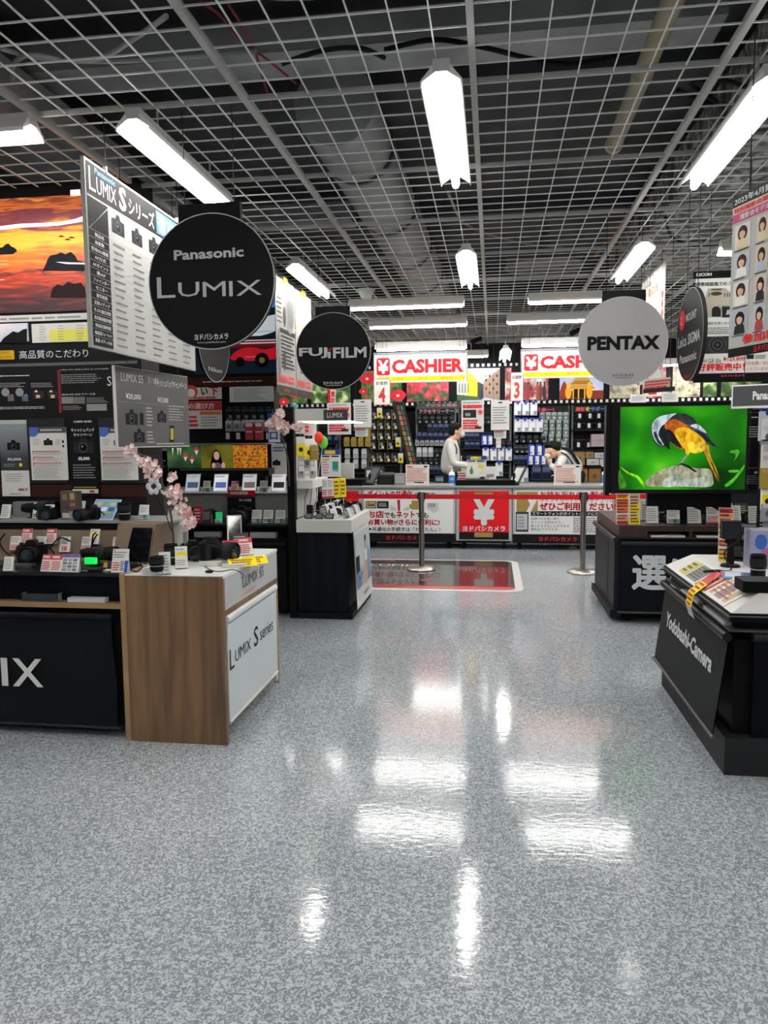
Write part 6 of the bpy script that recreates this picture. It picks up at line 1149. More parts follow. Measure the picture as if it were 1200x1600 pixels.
bp([(628, 445), (660, 445), (655, 480), (632, 490)], 'd8b43a', .0029); m.ppoly(s, [sx(640, 482), sx(650, 486), sx(595, 560), sx(560, 570), sx(590, 545)], E_('8c8a90'), .0028, 0)
m.ppoly(s, [sx(560, 565), sx(600, 548), sx(650, 565), sx(710, 610), sx(690, 612), sx(640, 580), sx(600, 562)], E_('1a1a1c'), .0029, 0)
m.build('bird', t); m = MB()
bp([(170, 570), (230, 610), (300, 640), (345, 700), (330, 712), (290, 655), (220, 620)], '7ac21e', .002); bp([(165, 600), (195, 650), (215, 712), (165, 712)], '3c7a1a', .002)
bp([(900, 700), (960, 650), (1010, 590), (1035, 560), (1030, 590), (970, 670), (920, 712)], '4ca820', .002); bp([(930, 470), (990, 455), (1000, 480), (960, 540), (975, 490)], '3c9c1c', .002); bp([(925, 600), (990, 595), (1000, 610), (940, 615)], '5cb02c', .002)
m.build('leaves', t)
m = MB(); q0 = s.px(1170, 765); q1 = s.px(1192, 633); m.frect(s, q0[0], q0[1], q1[0], q1[1], K('050607', .4), .001)
m.ptext(s, 'とってお', 1177, 636, 1191, 640, TXW, .002, .02).plines(s, 1170, 665, 1191, 684, 5, K('9a9c9e', .6), .002, .4, 3).prect(s, 1174, 651, 1184, 653, LG, .002).prect(s, 1170, 644, 1192, 644.6, GRY, .002).prect(s, 1168, 731, 1192, 731.6, GRY, .002).ptext(s, 'AI 8K', 1178, 736, 1190, 740, TXW, .002, .03).plines(s, 1166, 742, 1189, 757, 5, K('7a7c7e', .6), .002, .35, 5); m.build('caption_strip', t)
# cards and goods under the screen
zt = .801
def rt(x, Y=6.4, z=zt): p = atY(x, 800, Y); p.z = z; return p
for k, (x, c0, sc, lab) in enumerate(((973, 'o', (1.2, 1, 1), 'tall orange and white price board, left end under the bird screen'), (992, 'y', (1, 1, .98), 'narrow yellow price board beside the tall orange one'))):
    q = rt(x, 6.3); fq = Fr(q, 6, 4); t = thing('price_board', lab, 'price board', q); h_ = .245; w_ = .1 if k == 0 else .085
    m = MB(); m.fbox(fq, -w_/2, w_/2, 0, h_, -.004, 0, K('e8dcd0', .5)); m.build('board', t); m = MB()
    L_ = [('c83a30', 0, .12), ('e8a080', .13, .28), ('f0eae0', .28, .38), ('e07858', .38, .55), ('e86a48', .55, .82), ('f2c81c', .82, .93), ('c83a30', .93, 1)] if k == 0 else [('e8d820', 0, .3), ('d0c8b0', .3, .36), ('ecd81c', .37, .7), ('c8b8a8', .72, .84), ('b8a878', .86, 1)]
    for c, a_, b_ in L_: m.frect(fq, -w_/2+.004, h_*a_+.001, w_/2-.004, h_*b_-.001, K(c, .5), .001)
    m.lines(fq, -w_/2+.008, .01, w_/2-.008, h_-.01, 9, K('7a2a1c', .6), .002, .45, 5+k); m.build('printing', t)
CR = [(1013, 6.6, 'plain', (1.6, 1, 1.4), 0, 'large pale card at rear left under the screen'), (1020, 6.35, 'plain', (1.3, 1, 1.3), 0, 'white card with pinkish foot, first in front row under the screen'), (1037, 6.7, 'dark', (1.6, 1, 1.3), 0, 'dark grey card at rear under the screen'),
      (1053, 6.36, 'greenfoot', (1.4, 1, 1.05), 0, 'white card, second in the front row under the screen'), (1073, 6.7, 'plain', (1.9, 1, 1.7), 0, 'large white sheet card at rear centre under the screen'), (1086, 6.36, 'plain', (1.5, 1, 1.25), 6, 'white card, third in the front row under the screen'),
      (1116, 6.36, 'redfoot', (1.5, 1, 1.25), 8, 'white card, fourth in the front row under the screen'), (1136, 6.65, 'plain', (1.4, 1, 1.3), 0, 'white card at rear right under the screen'), (1150, 6.4, 'plain', (1.3, 1, 1.35), 8, 'white card, fifth in the front row under the screen'), (1180, 6.4, 'plain', (1.2, 1, 1.3), 8, 'white card at the right end of the front row'), (1160, 6.7, 'dark', (1.5, 1, 1.3), 0, 'dark card at rear right under the screen')]
for x, Y, kd, sc, rz, lab in CR: place(CARD[kd], rt(x, Y), rz, lab, sc=(sc[0]*1.15, 1, sc[2]*1.2))
for x, lab, c in ((1066, 'small framed photo of a pink and teal scene under the screen', '8aa8a4'), (1105, 'small framed photo of a bird eye under the screen', 'b0a498')):
    q = rt(x, 6.55); fq = Fr(q, 0, 8); single(MB().fbox(fq, -.055, .055, 0, .165, -.008, 0, K(c, .4)).fpoly(fq, spline([(-.04, .04), (.03, .03), (.045, .1), (0, .12)], 4), K('c88a94' if x < 1100 else '5c4638', .4), .001).ell(fq, .015, .08, .022, .02, K('e0d8d0', .4), .002), 'small_photo', lab, 'photo', q)
for x, Y, lab in ((1042, 6.5, 'black compact camera at the left under the screen'), (1098, 6.5, 'black compact camera between the white cards under the screen'), (1128, 6.55, 'black compact camera at the right under the screen'), (1168, 6.5, 'black compact camera at the right end under the screen')): place(CAMP, rt(x, Y), -8, lab, sc=.9)
# panel with packaging at the right edge
q = atY(1200, 700, 5.7); t = thing('packaging_display', 'board of clear packaging with a dotted black edge, cropped at the right', 'display panel', (q.x, 5.7, 0)); XA_ = atY(1189, 700, 5.7).x; m = MB(); m.box(XA_+.02, XA_+.7, 5.7, 5.74, 0, 1.74, K('a8aaa8', .5)); m.build('panel', t)
m = MB(); m.box(XA_, XA_+.02, 5.68, 5.74, 0, 1.74, BLK)
for i in range(40): m.box(XA_+.004, XA_+.014, 5.676, 5.68, .8+i*.0235, .81+i*.0235, LG)
m.build('edge_strip', t)
for i, (y0, y1, kd, lab) in enumerate(((640, 0, 'whiteblue', 'white and blue pack at the top of the dotted edge panel'), (664, 0, 'palep', 'grey pack second from top on the dotted edge panel'), (692, 0, 'bottle', 'white pack third from top on the dotted edge panel'), (728, 0, 'gold', 'patterned gold pack on the dotted edge panel'), (755, 0, 'yellowtag', 'yellow tagged pack near the foot of the dotted edge panel'), (784, 0, 'palep', 'grey pack at the foot of the dotted edge panel'))):
    p = atY(1199, y0, 5.69); place(PR[kd], p, 0, lab, None, 'pack', 1.1)

# ---------------------------------------------------------------- right foreground table
RX, RY0, RY1 = 1.03, 3.42, 4.66
t = thing('display_table', 'black display table with sloping white rim and grey lettered side banner, lower right', 'display table', (1.7, 4, 0))
MB().box(RX+.04, 3.0, RY0+.06, RY1, .0, .60, BLK).build('body', t)
MB().box(RX-.005, 3.0, RY0+.0, RY1+.02, .0, .17, K('2a2b2d', .5)).build('base_plinth', t)
m = MB(); m.add([(RX-.055, RY0+.02, .17), (RX-.055, RY1, .17), (RX+.0, RY1, .61), (RX+.0, RY0+.02, .61)], [(0, 1, 2, 3)], K('26282a', .6)).add([(RX-.05, RY0+.02, .17), (RX-.05, RY1, .17), (RX+.005, RY1, .61), (RX+.005, RY0+.02, .61)], [(3, 2, 1, 0)], BLK); m.build('side_banner', t)
MB().tube([(RX-.056, RY0+.0, .168), (RX-.056, RY1+.02, .168)], .008, K('4c4e50', .35), 10).build('bottom_rail', t, True)
MB().tube([(RX-.01, RY0+.0, .625), (RX-.01, RY1+.02, .625)], .02, K('1c1d20', .4), 14).build('side_rail', t, True)
MB().fbox(Fr((0, RY0+.03, 0)), RX+.11, 3.0, .06, .60, 0, .01, K('05070a', .6)).build('front_banner', t)
MB().tube([(RX+.10, RY0+.02, .625), (3.0, RY0+.02, .625)], .024, K('26282b', .35), 14).build('front_rail', t, True); MB().tube([(RX+.10, RY0+.02, .07), (3.0, RY0+.02, .07)], .008, K('3a3c3f', .35), 10).build('front_foot_rail', t, True)
fy = Fr((RX-.0, RY1, .61), -90, 0); tl = math.atan2(.055, .44)
sb = Fr((RX-.055, RY1, .17), -90, math.degrees(tl)); m = MB(); m.text(sb, 'Yodobashi-Camera', .14, .24, .085, K('d8dada', .5), .003, .93, 'l', .035); m.build('banner_lettering', t)
MB().box(RX+.03, 3.0, RY0+.04, RY1, .655, .70, K('0d0e10', .5)).box(RX-.0, 3.0, RY0+.0, RY1+.02, .65, .658, K('4a4b4d', .4)).build('shelf_slot', t)
MB().box(RX-.01, 3.0, RY0-.02, RY1+.02, .70, .735, BLK).box(RX-.018, 3.0, RY0-.028, RY1+.02, .722, .727, K('5a5c5e', .4)).build('black_edge', t)
zl, zh, bv = .736, .815, .13; m = MB(); o0, o1 = RX-.0, RY0-.01
V = [(o0, o1, zl), (3.0, o1, zl), (3.0, RY1+.02, zl), (o0, RY1+.02, zl), (o0+bv, o1+.06, zh), (3.0, o1+.06, zh), (3.0, RY1-.06, zh), (o0+bv, RY1-.06, zh)]
m.add(V, [(0, 1, 5, 4), (3, 0, 4, 7), (2, 3, 7, 6), (4, 5, 6, 7), (3, 2, 1, 0)], K('d9d6d6', .4)); m.build('white_top', t)
fs = Fr((o0, RY1, zl), -90, math.degrees(math.atan2(bv, zh-zl)))
ln = math.hypot(bv, zh-zl)
def facet(y0, y1, name, lab, cat, fn):
    u_0, u_1 = RY1-y1, RY1-y0; t = thing(name, lab, cat, fs.p((u_0+u_1)/2, ln/2, 0)); m = MB(); fn(m, u_0, u_1); m.build('card', t)
def fc(c, n, sd): return lambda m, a, b: m.fbox(fs, a, b, .02, ln-.02, .0005, .003, K(c, .5)).lines(fs, a+.008, .03, b-.008, ln-.03, n, K('5a4a48', .6), .004, .5, sd)
facet(4.30, 4.42, 'price_card', 'small yellow and grey card, farthest on the sloping white edge', 'price card', fc('c8bc50', 3, 1)); facet(4.08, 4.27, 'price_card', 'dark grey lettered card second on the sloping white edge', 'price card', fc('77787a', 5, 2)); facet(3.86, 4.05, 'price_card', 'red framed card on the sloping white edge', 'price card', lambda m, a, b: m.fbox(fs, a, b, .01, ln-.0, .0005, .003, K('b8343c', .5)).frect(fs, a+.02, .03, b-.02, ln-.03, K('e8d8d6', .5), .004).lines(fs, a+.03, .04, b-.03, ln-.04, 3, RED, .005, .6, 3))
facet(3.53, 3.84, 'price_card', 'white triple column price card nearest on the sloping edge', 'price card', lambda m, a, b: m.fbox(fs, a, b, .0, ln+.01, .0005, .004, K('e2dfda', .5)).frect(fs, a+.02, .02, a+.07, ln-.01, K('b8a878', .5), .005).frect(fs, a+.1, .02, a+.2, ln-.01, K('8a8488', .5), .005).frect(fs, a+.23, .02, a+.28, ln-.01, K('b8a878', .5), .005).lines(fs, a+.03, .03, b-.03, ln-.02, 4, K('a85a5c', .6), .006, .4, 6))
# hanging yellow price strip over the edge
t = thing('yellow_price_strip', 'yellow and red price strip hanging over the sloping white edge', 'price strip', (o0, 3.93, zl)); m = MB()
pts = [(o0+.10, 3.97, zh-.0), (o0+.03, 3.95, .765), (o0-.04, 3.92, .72), (o0-.06, 3.89, .66), (o0-.05, 3.86, .61)]
vs = []
for i, p in enumerate(pts): vs += [(p[0], p[1]-.055, p[2]+.004), (p[0], p[1]+.055, p[2]+.004)]
m.add(vs, [(2*i, 2*i+1, 2*i+3, 2*i+2) for i in range(3)], YEL).add(vs, [(6, 7, 9, 8)], K('b8b8b0', .4)).add([(x-.001, y, z+.001) for x, y, z in vs[0:4]], [(0, 1, 3, 2)], K('c8454a', .5)); m.build('strip', t); m = MB()
for i in (1, 2):
    for j in range(3):
        k_ = (j+.3)/3; L = lambda a, b, q: tuple(a[w]+(b[w]-a[w])*q for w in range(3)); A, B, C_, D = vs[2*i], vs[2*i+1], vs[2*i+2], vs[2*i+3]
        p0, p1, p2_, p3 = L(A, C_, k_), L(B, D, k_), L(B, D, k_+.16), L(A, C_, k_+.16); q_ = lambda p: (p[0]-.002, p[1], p[2]+.001)
        m.add([q_(L(p0, p1, .15)), q_(L(p0, p1, .85)), q_(L(p3, p2_, .85)), q_(L(p3, p2_, .15))], [(0, 1, 2, 3)], K('6a3a14' if j % 2 else 'b83a1c', .6))
m.build('printing', t)
single(MB().box(RX+.0, RX+.12, 3.5, 3.85, .6585, .675, K('a8aaaa', .6)).box(RX-.0, RX+.1, 3.95, 4.3, .6585, .668, K('c4c4c2', .6)), 'flyer_stack', 'papers in the slot under the white top at lower right', 'flyer stack', (RX+.05, 3.9, .6585))
# goods on it
zr_ = zh+.001
def rr_(x, y): return atZ(x, y, zr_)
q = rr_(1133, 877); fq = Fr(q, -22, -6); t = thing('price_board', 'tall curved price board of orange yellow and white bands on the right table', 'price board', q); m = MB(); H_ = .30; W_ = .075
m.fbox(fq, -W_/2, W_/2, 0, H_, -.004, 0, K('e6ddd0', .5)); m.build('board', t); m = MB()
for i, (c, d_) in enumerate((('f0c81c', 0), ('e8b040', 1), ('f0eae4', 2), ('e87a38', 3), ('f2ecdf', 4), ('ecd420', 5), ('d84a30', 6), ('ecc81c', 7), ('e0906a', 8), ('c83a34', 9))): m.frect(fq, -W_/2+.003, d_*.03+.001, W_/2-.003, d_*.03+.028, K(c, .5), .001)
m.lines(fq, -W_/2+.006, .005, W_/2-.006, H_-.005, 12, K('6a2c1c', .6), .002, .4, 9); m.build('printing', t)
place(CAML, rr_(1176, 880)+Vector((0, .12, 0)), 150, 'black camera turned away behind the upright lens on the right table', sc=1.15)
place(LENS, rr_(1184, 903), 0, 'upright black lens at the front of the right table', sc=(1, 1, 1.05))
q = rr_(1150, 890); q.y += .1; t = thing('camera_stand', 'black tripod style stand on the right table behind the price board', 'stand', q); MB().lathe([(0, 0), (.05, 0), (.045, .012), (.02, .016), (.016, .12), (.03, .125), (.03, .15), (0, .15)], CB, q).build('column', t, True); MB().box(q.x-.05, q.x+.045, q.y-.03, q.y+.03, q.z+.15, q.z+.245, K('22252b', .45), .008).build('clamp_head', t)
q = rr_(1140, 893); m = MB(); m.tube(spline([q+Vector((.08, .12, .15)), q+Vector((.0, .1, .08)), q+Vector((.02, .04, .003)), q+Vector((-.06, .02, .003)), q+Vector((-.12, -.01, .003)), q+Vector((-.13, -.04, .003)), q+Vector((-.05, -.02, .003))], 5, False), .004, BLK2, 6); single(m, 'security_cable', 'black lead looping over the white top of the right table', 'cable', q)
q = rr_(1165, 905); fq = Fr(q, -15, 80); single(MB().fbox(fq, -.10, .08, 0, .10, -.002, 0, K('5a82b4', .4)).frect(fq, -.09, .02, -.02, .09, K('c8ccd0', .4), .001).frect(fq, -.01, .02, .07, .09, K('3c5a80', .4), .001), 'leaflet', 'blue and white leaflet lying flat before the upright lens', 'leaflet', q)
q = rr_(1178, 925); single(MB().box(q.x-.05, q.x+.3, q.y-.02, q.y+.12, zr_, zr_+.05, BLK, .01), 'black_display_block', 'low black block at the front right of the white top', 'display block', q)
q = rr_(1170, 921); fq = Fr(q, -60, 50); single(MB().fbox(fq, -.03, .03, 0, .05, -.004, 0, K('3a3b3d', .5)).lines(fq, -.02, .01, .02, .04, 2, LG, .001, .4, 3), 'name_card', 'small dark name card before the black block', 'card', q)
q = rr_(1196, 890); q.y += .02; t = thing('acrylic_case', 'clear tinted case with blue and pink shapes at the right edge', 'case', q); m = MB(); m.box(q.x-.06, q.x+.1, q.y, q.y+.14, zr_, zr_+.2, K('9a9fc0', .15)); m.build('case', t); m = MB(); m.ell(Fr((q.x-.02, q.y, zr_+.14)), 0, 0, .03, .04, K('3a62b0', .4), .001).ell(Fr((q.x+.01, q.y, zr_+.08)), 0, 0, .03, .03, K('a86a8c', .4), .001).ell(Fr((q.x-.035, q.y, zr_+.05)), 0, 0, .02, .03, K('b8c4dc', .4), .001); m.build('insert', t)
# ---------------------------------------------------------------- film strip pictures over the back racks
BY = 12.6; f = Fr((0, BY, 0), 0); zb = lambda y: f.px(760, y)[1]
ZF0, ZF1 = 2.04, 2.73
t = thing('film_strip_frieze', 'long black film strip frieze of pictures with white perforations along the back', 'frieze', (0, BY, ZF0))
MB().box(-3.9, 5.2, BY, BY+.06, ZF0, ZF1, K('101113', .5)).build('panel', t)
m = MB()
for z_ in (ZF0+.03, ZF1-.05):
    for i in range(100): m.box(-3.85+i*.0895, -3.81+i*.0895, BY-.002, BY, z_, z_+.045, WHT)
o_ = m.build('perforations', t)
POP = pic('poppy_field', [(.34, '1e3a1c'), (.5, '3c6a30'), (.56, '5a8a44'), (.60, 'c02a30'), (.75, 'd8485a')], (7, 7, 7), 4, emit=.35)
ROSE = pic('red_roses', [(.30, '16301c'), (.46, '2c5230'), (.52, 'a81c30'), (.62, 'd83a4c'), (.72, 'e8a0a8')], (9, 9, 9), 4, emit=.35)
LEAF = pic('white_flowers', [(.3, '1c3418'), (.5, '44702c'), (.6, 'b8c88a'), (.7, 'e8e4b8')], (7, 7, 7), 3, emit=.35)
MKT = pic('market_crowd', [(.3, '2c2826'), (.45, '8a3030'), (.52, 'b8606a'), (.6, 'a8a098'), (.7, 'd8d4cc')], (8, 8, 8), 4, emit=.3)
SKYP = pic('dusk_sky', [(.3, '8a9cc8'), (.6, 'b8bcd4'), (.75, 'd8d0d4')], (2, 2, 2), 2, emit=.35)
HSE = pic('house_fronts', [(.3, '4a4238'), (.45, '8c826e'), (.6, 'b0a88e'), (.7, '5c6a3c')], (10, 10, 10), 3, emit=.3)
TRE = pic('park_trees', [(.3, '1c2a18'), (.5, '3e5a2c'), (.65, '8a9c6a')], (8, 8, 8), 4, emit=.3)
def fpic(x0, x1, mat, lab, fn=None):
    a = f.px(x0, 632); b = f.px(x1, 590); w = b[0]-a[0]; q = Vector((a[0]+w/2, BY-.01, ZF0+.09)); t = thing('frieze_picture', lab, 'picture', q)
    MB().box(a[0], b[0], BY-.012, BY-.001, ZF0+.09, ZF1-.08, mat).build('print', t)
    if fn: m = MB(); fn(m, Fr((0, BY-.012, 0), 0), a[0], w, ZF0+.09, ZF1-.08-ZF0-.09); m.build('subject', t)
ek = lambda c: K(c, .5, 0, .35)
def poppy(*L):
    def g_(m, F_, u, w, v, h):
        for (a, b, r_) in L: m.fpoly(F_, spline([(u+w*a-r_, v+h*b), (u+w*a-r_*.5, v+h*b+r_*.6), (u+w*a+r_*.3, v+h*b+r_*.7), (u+w*a+r_, v+h*b+r_*.1), (u+w*a+r_*.4, v+h*b-r_*.6), (u+w*a-r_*.5, v+h*b-r_*.5)], 3), ek('cc2c38'), .001).ell(F_, u+w*a, v+h*b, r_*.2, r_*.15, ek('e8c8b8'), .002)
    return g_
fpic(395, 427, LEAF, 'green picture at the left end of the film strip'); fpic(428, 479, POP, 'picture of red poppies left of the film disc', poppy((.12, .8, .12), (.72, .45, .22), (.3, .06, .1)))
fpic(487, 511, LEAF, 'narrow green picture below the film disc'); fpic(515, 547, LEAF, 'picture of white and yellow flowers under the film disc', poppy()); fpic(565, 628, POP, 'poppy picture behind the plate with a 4', poppy((.15, .75, .14), (.05, .35, .08), (.9, .2, .14)))
fpic(636, 701, ROSE, 'picture of red rose bushes below the left cash sign')
def street(m, F_, u, w, v, h):
    m.frect(F_, u, v+h*.55, u+w, v+h, ek('ccd4dc'), .0005)
    m.fpoly(F_, [(u, v), (u+w*.33, v), (u+w*.33, v+h*.6), (u, v+h*.75)], ek('b8b8ac'), .001).fpoly(F_, [(u+w*.24, v+h*.05), (u+w*.48, v+h*.08), (u+w*.48, v+h*.62), (u+w*.24, v+h*.98)], ek('d8c02a'), .0015).fpoly(F_, [(u+w*.48, v+h*.05), (u+w*.62, v+h*.05), (u+w*.62, v+h*.5), (u+w*.48, v+h*.6)], ek('343a44'), .0012).fpoly(F_, [(u+w*.62, v+h*.1), (u+w, v), (u+w, v+h*.98), (u+w*.62, v+h*.6)], ek('8a7a6a'), .0015)
    for i in range(4):
        for j in range(5): m.frect(F_, u+w*(.66+i*.085), v+h*(.2+j*.13), u+w*(.70+i*.085), v+h*(.28+j*.13), ek('3a3230' if (i+j) % 2 else 'a86a5c'), .002)
    for i in range(4): m.frect(F_, u+w*(.04+i*.07), v+h*.25, u+w*(.07+i*.07), v+h*.55, ek('5c6460'), .002)
    m.fpoly(F_, [(u, v), (u+w*.6, v), (u+w*.5, v+h*.12), (u, v+h*.2)], ek('3c5a3c'), .0025)
fpic(714, 781, SKYP, 'picture of a street with a yellow house between the two cash signs', street)
fpic(789, 799, MKT, 'narrow pinkish picture left of the plate with a 3'); fpic(818, 857, MKT, 'picture of a market crowd below the right cash sign', lambda m, F_, u, w, v, h: [m.fpoly(F_, spline([(u+w*c, v), (u+w*(c+.12), v), (u+w*(c+.10), v+h*.45), (u+w*(c+.03), v+h*.5)], 3), ek(k_), .001).ell(F_, u+w*(c+.06), v+h*.52, w*.035, w*.045, ek('3a2a24'), .0015) for c, k_ in ((.12, '8a2c34'), (.5, '8c4a38'), (.62, '6a3a34'), (.78, '2c3038'))])
def temple(m, F_, u, w, v, h):
    m.frect(F_, u, v, u+w, v+h*.25, ek('7a2c1c'), .0008).fpoly(F_, spline([(u, v+h*.1), (u+w*.1, v+h*.55), (u+w*.2, v+h*.3), (u+w*.3, v+h*.2)], 3), ek('8a3020'), .001)
    for i, (a, b) in enumerate(((.34, .30), (.27, .44), (.19, .58), (.11, .72), (.04, .86))): m.fpoly(F_, [(u+w*(.5-a), v+h*b), (u+w*(.5+a), v+h*b), (u+w*(.5+a*.62), v+h*(b+.13)), (u+w*(.5-a*.62), v+h*(b+.13))], ek('a8781c' if i % 2 else 'c8942a'), .001+i*.0004)
    m.frect(F_, u+w*.3, v+h*.02, u+w*.7, v+h*.3, ek('2c1c10'), .0012)
    for c in (.3, .42, .56, .68): m.frect(F_, u+w*c, v, u+w*(c+.03), v+h*.32, ek('d8a43a'), .002)
    for c in (.2, .68): m.ell(F_, u+w*c, v+h*.2, w*.07, h*.2, ek('e0a020'), .0022).ell(F_, u+w*c, v+h*.42, w*.045, h*.1, ek('e8b43a'), .0024)
fpic(874, 943, SKYP, 'picture of a golden tiered temple left of the light grey disc', temple)
fpic(952, 1000, HSE, 'picture of pale house fronts behind the light grey disc'); fpic(1008, 1040, MKT, 'warm picture behind the narrow campaign board'); fpic(1050, 1094, HSE, 'picture behind the dark disc seen edge on'); fpic(1098, 1120, TRE, 'picture of green trees right of the edge-on disc'); fpic(1126, 1190, TRE, 'dark tree picture under the street photo poster')

# ---------------------------------------------------------------- racks along the back
RKY = 12.42
def rack(X0, X1, label, hdr=None, tilt=0, hcol=('b8bcc8',)):
    t = thing('display_rack', label, 'display rack', ((X0+X1)/2, RKY, 0)); w = X1-X0
    MB().box(X0, X1, RKY+.03, RKY+.16, 0, 2.02, K('141517', .6)).build('back_panel', t)
    for x in (X0, X1-.03): MB().box(x, x+.03, RKY-.02, RKY+.03, 0, 2.02, K('5c6466', .4)).build('upright', t)
    MB().box(X0, X1, RKY-.2, RKY+.03, .30, .86, K('1e2022', .6)).build('base_cabinet', t)
    m = MB()
    for j in range(8): m.box(X0+.03, X1-.03, RKY-.03, RKY-.02, .95+j*.13, .958+j*.13, K('3c3e40', .5))
    m.build('bars', t)
    g_ = Fr((X0, RKY-.05, 1.9), 0); m = MB().fbox(g_, .02, w-.02, 0, .11, 0, .02, K('1c1d20', .5)); 
    if hdr:
        u = .06
        for s_, c in hdr: m.text(g_, s_, u, .025, .065, K(c, .5), .022, .07*len(s_), 'l', .06); u = m.ex+.01
    m.build('header', t)
PX = lambda x: atY(x, 700, RKY).x
rack(PX(470), PX(528), 'back rack behind the peg panel and narrow white notices'); rack(PX(530), PX(577), 'back rack with gold and silver packs left of the black pouches'); rack(PX(579), PX(628), 'back rack hung with yellow edged black pouches')
rack(PX(650), PX(713), 'back rack of navy packs behind the standing clerk', (('アクセサリー', 'b87a80'), ('ケース', '8a90a0'))); rack(PX(716), PX(799), 'back rack behind the bottle picture, right of the standing clerk', (('新製品', 'c8484e'),))
rack(PX(802), PX(889), 'back rack of pale packs behind the bending clerk', (('防湿用品', '5c6cc0'), ('日本一!', 'd04a50'))); rack(PX(892), PX(962), 'back rack of black cases and cartons at right', (('撮影', 'c84a50'), ('を', 'c8c83a'), ('サポート', '5c78c8'), ('する', 'c87a80')))
rack(PX(965), PX(1060), 'back rack hidden behind the bird screen at right'); rack(PX(1062), PX(1190), 'back rack at far right behind the bird screen')
rack(PX(380), PX(466), 'back rack at left behind the tall black post')
gy = RKY-.04
L3 = 'on the black pouch rack'
row('yellowedge', ra(585, 617, 4), 640, gy, 'top row '+L3); row('yellowedge', ra(584, 617, 4), 656, gy, 'second row '+L3); row('yellowedge', ra(583, 618, 4), 672, gy, 'third row '+L3)
row('yellowedge', ra(583, 610, 3), 687, gy, 'fourth row '+L3); row('yellowedge', ra(583, 617, 4), 707, gy, 'bottom row '+L3)
row('yellowtag', [593], 636, gy-.05, 'near the top of the black pouch rack'); row('yellowtag', [622], 682, gy-.05, 'at the right edge of the black pouch rack'); row('yellowtag', [626], 707, gy-.05, 'low at the right edge of the black pouch rack')
row('gold', ra(542, 575, 4), 684, gy-.05, 'upper row beside the black pouch rack'); row('gold', [565, 575], 670, gy-.02, 'above the gold row at left'); row('silver', ra(543, 569, 3), 702, gy-.03, 'below the gold packs at left'); row('silver', ra(543, 569, 3), 718, gy-.03, 'lowest row below the gold packs')
row('darkp', ra(535, 575, 5), 640, gy, 'top row of the gold pack rack'); row('darkp', ra(535, 553, 3), 662, gy, 'second row of the gold pack rack')
row('navy', ra(504, 526, 3), 682, gy, 'behind the small balloons'); row('darkp', ra(478, 526, 6), 700, gy, 'behind the peg panel')
R5 = 'of the navy pack rack'
row('darkp', ra(655, 706, 6), 650, gy, 'top row '+R5); row('navy', ra(672, 706, 5), 662, gy, 'second row '+R5, .95); row('navy', ra(655, 706, 7), 676, gy, 'third row '+R5, .95); row('palep', ra(652, 706, 8), 687, gy, 'fourth row '+R5, .8)
row('silver', ra(655, 673, 3), 700, gy, 'fifth row '+R5, .95); row('darkp', ra(682, 708, 4), 702, gy, 'fifth row right '+R5); row('darkp', ra(656, 706, 7), 715, gy, 'sixth row '+R5, .9); row('navy', ra(674, 698, 4), 728, gy-.1, 'bottom row '+R5)
R6 = 'of the bottle picture rack'
row('darkp', ra(722, 762, 6), 650, gy, 'top row '+R6); row('darkp', ra(722, 745, 4), 664, gy, 'second row '+R6); row('navy', ra(730, 745, 3), 676, gy, 'third row '+R6); row('navy', ra(730, 746, 3), 690, gy, 'fourth row '+R6, .9)
row('bluewhite', [756, 765], 680, gy-.04, 'middle '+R6, .9); row('darkp', ra(775, 796, 3), 690, gy, 'right part '+R6); row('whiteblue', ra(759, 795, 4), 700, gy-.04, 'lower row '+R6)
row('bottle', [779], 684, gy-.08, 'under the slip '+R6, 1.0)
R7 = 'of the pale pack rack'
row('whiteblue', ra(809, 834, 3), 628, gy-.08, 'top row '+R7, 1.05); row('whiteblue', ra(809, 843, 4), 654, gy-.08, 'second row '+R7, 1.05); row('glassy', ra(847, 884, 5), 643, gy, 'upper right row '+R7); row('glassy', ra(852, 884, 4), 655, gy, 'second right row '+R7)
row('glassy', ra(852, 884, 4), 666, gy, 'third right row '+R7); row('glassy', ra(850, 884, 4), 677, gy, 'fourth right row '+R7); row('glassy', [881], 688, gy, 'fifth right row '+R7)
row('darkp', ra(806, 848, 5), 680, gy, 'third row '+R7); row('darkp', ra(806, 822, 3), 696, gy, 'fourth row '+R7); row('bluewhite', ra(830, 853, 3), 695, gy-.06, 'middle '+R7); row('navy', ra(806, 822, 3), 712, gy-.02, 'lower left '+R7); row('bluewhite', ra(828, 858, 4), 711, gy-.08, 'lower row '+R7, .9)
row('navy', [838, 854], 728, gy-.3, 'bottom row '+R7, 1.7); row('whiteblue', [819], 730, gy-.3, 'bottom left '+R7, 1.2); row('whiteblue', [780], 722, gy-.3, 'low behind the payment screen', 1.1)
R8 = 'of the black case rack'
row('hooktag', [905, 921, 935, 950], 645, gy, 'top row '+R8, (1, 1, 1)); row('hooktag', ra(904, 951, 4), 660, gy, 'second row '+R8); row('hooktag', ra(903, 919, 2), 690, gy, 'third row '+R8)
def shelfbox(x0, y0, x1, y1, c, Y, lab, name='carton'):
    a = atY(x0, y1, Y); b = atY(x1, y0, Y); o = MB().box(a.x, b.x, Y, Y+.17, a.z+.001, b.z, K(c, .7)); g_ = Fr((a.x, Y, a.z)); w, h = b.x-a.x, b.z-a.z
    o.frect(g_, w*.35, h*.3, w*.65, h*.6, K('5c4a2c' if c[0] == '8' else '8a8c8e', .7), .001).frect(g_, 0, h*.48, w, h*.50, K('6a6258', .7), .0008)
    single(o, name, lab, 'box', ((a.x+b.x)/2, Y, a.z))
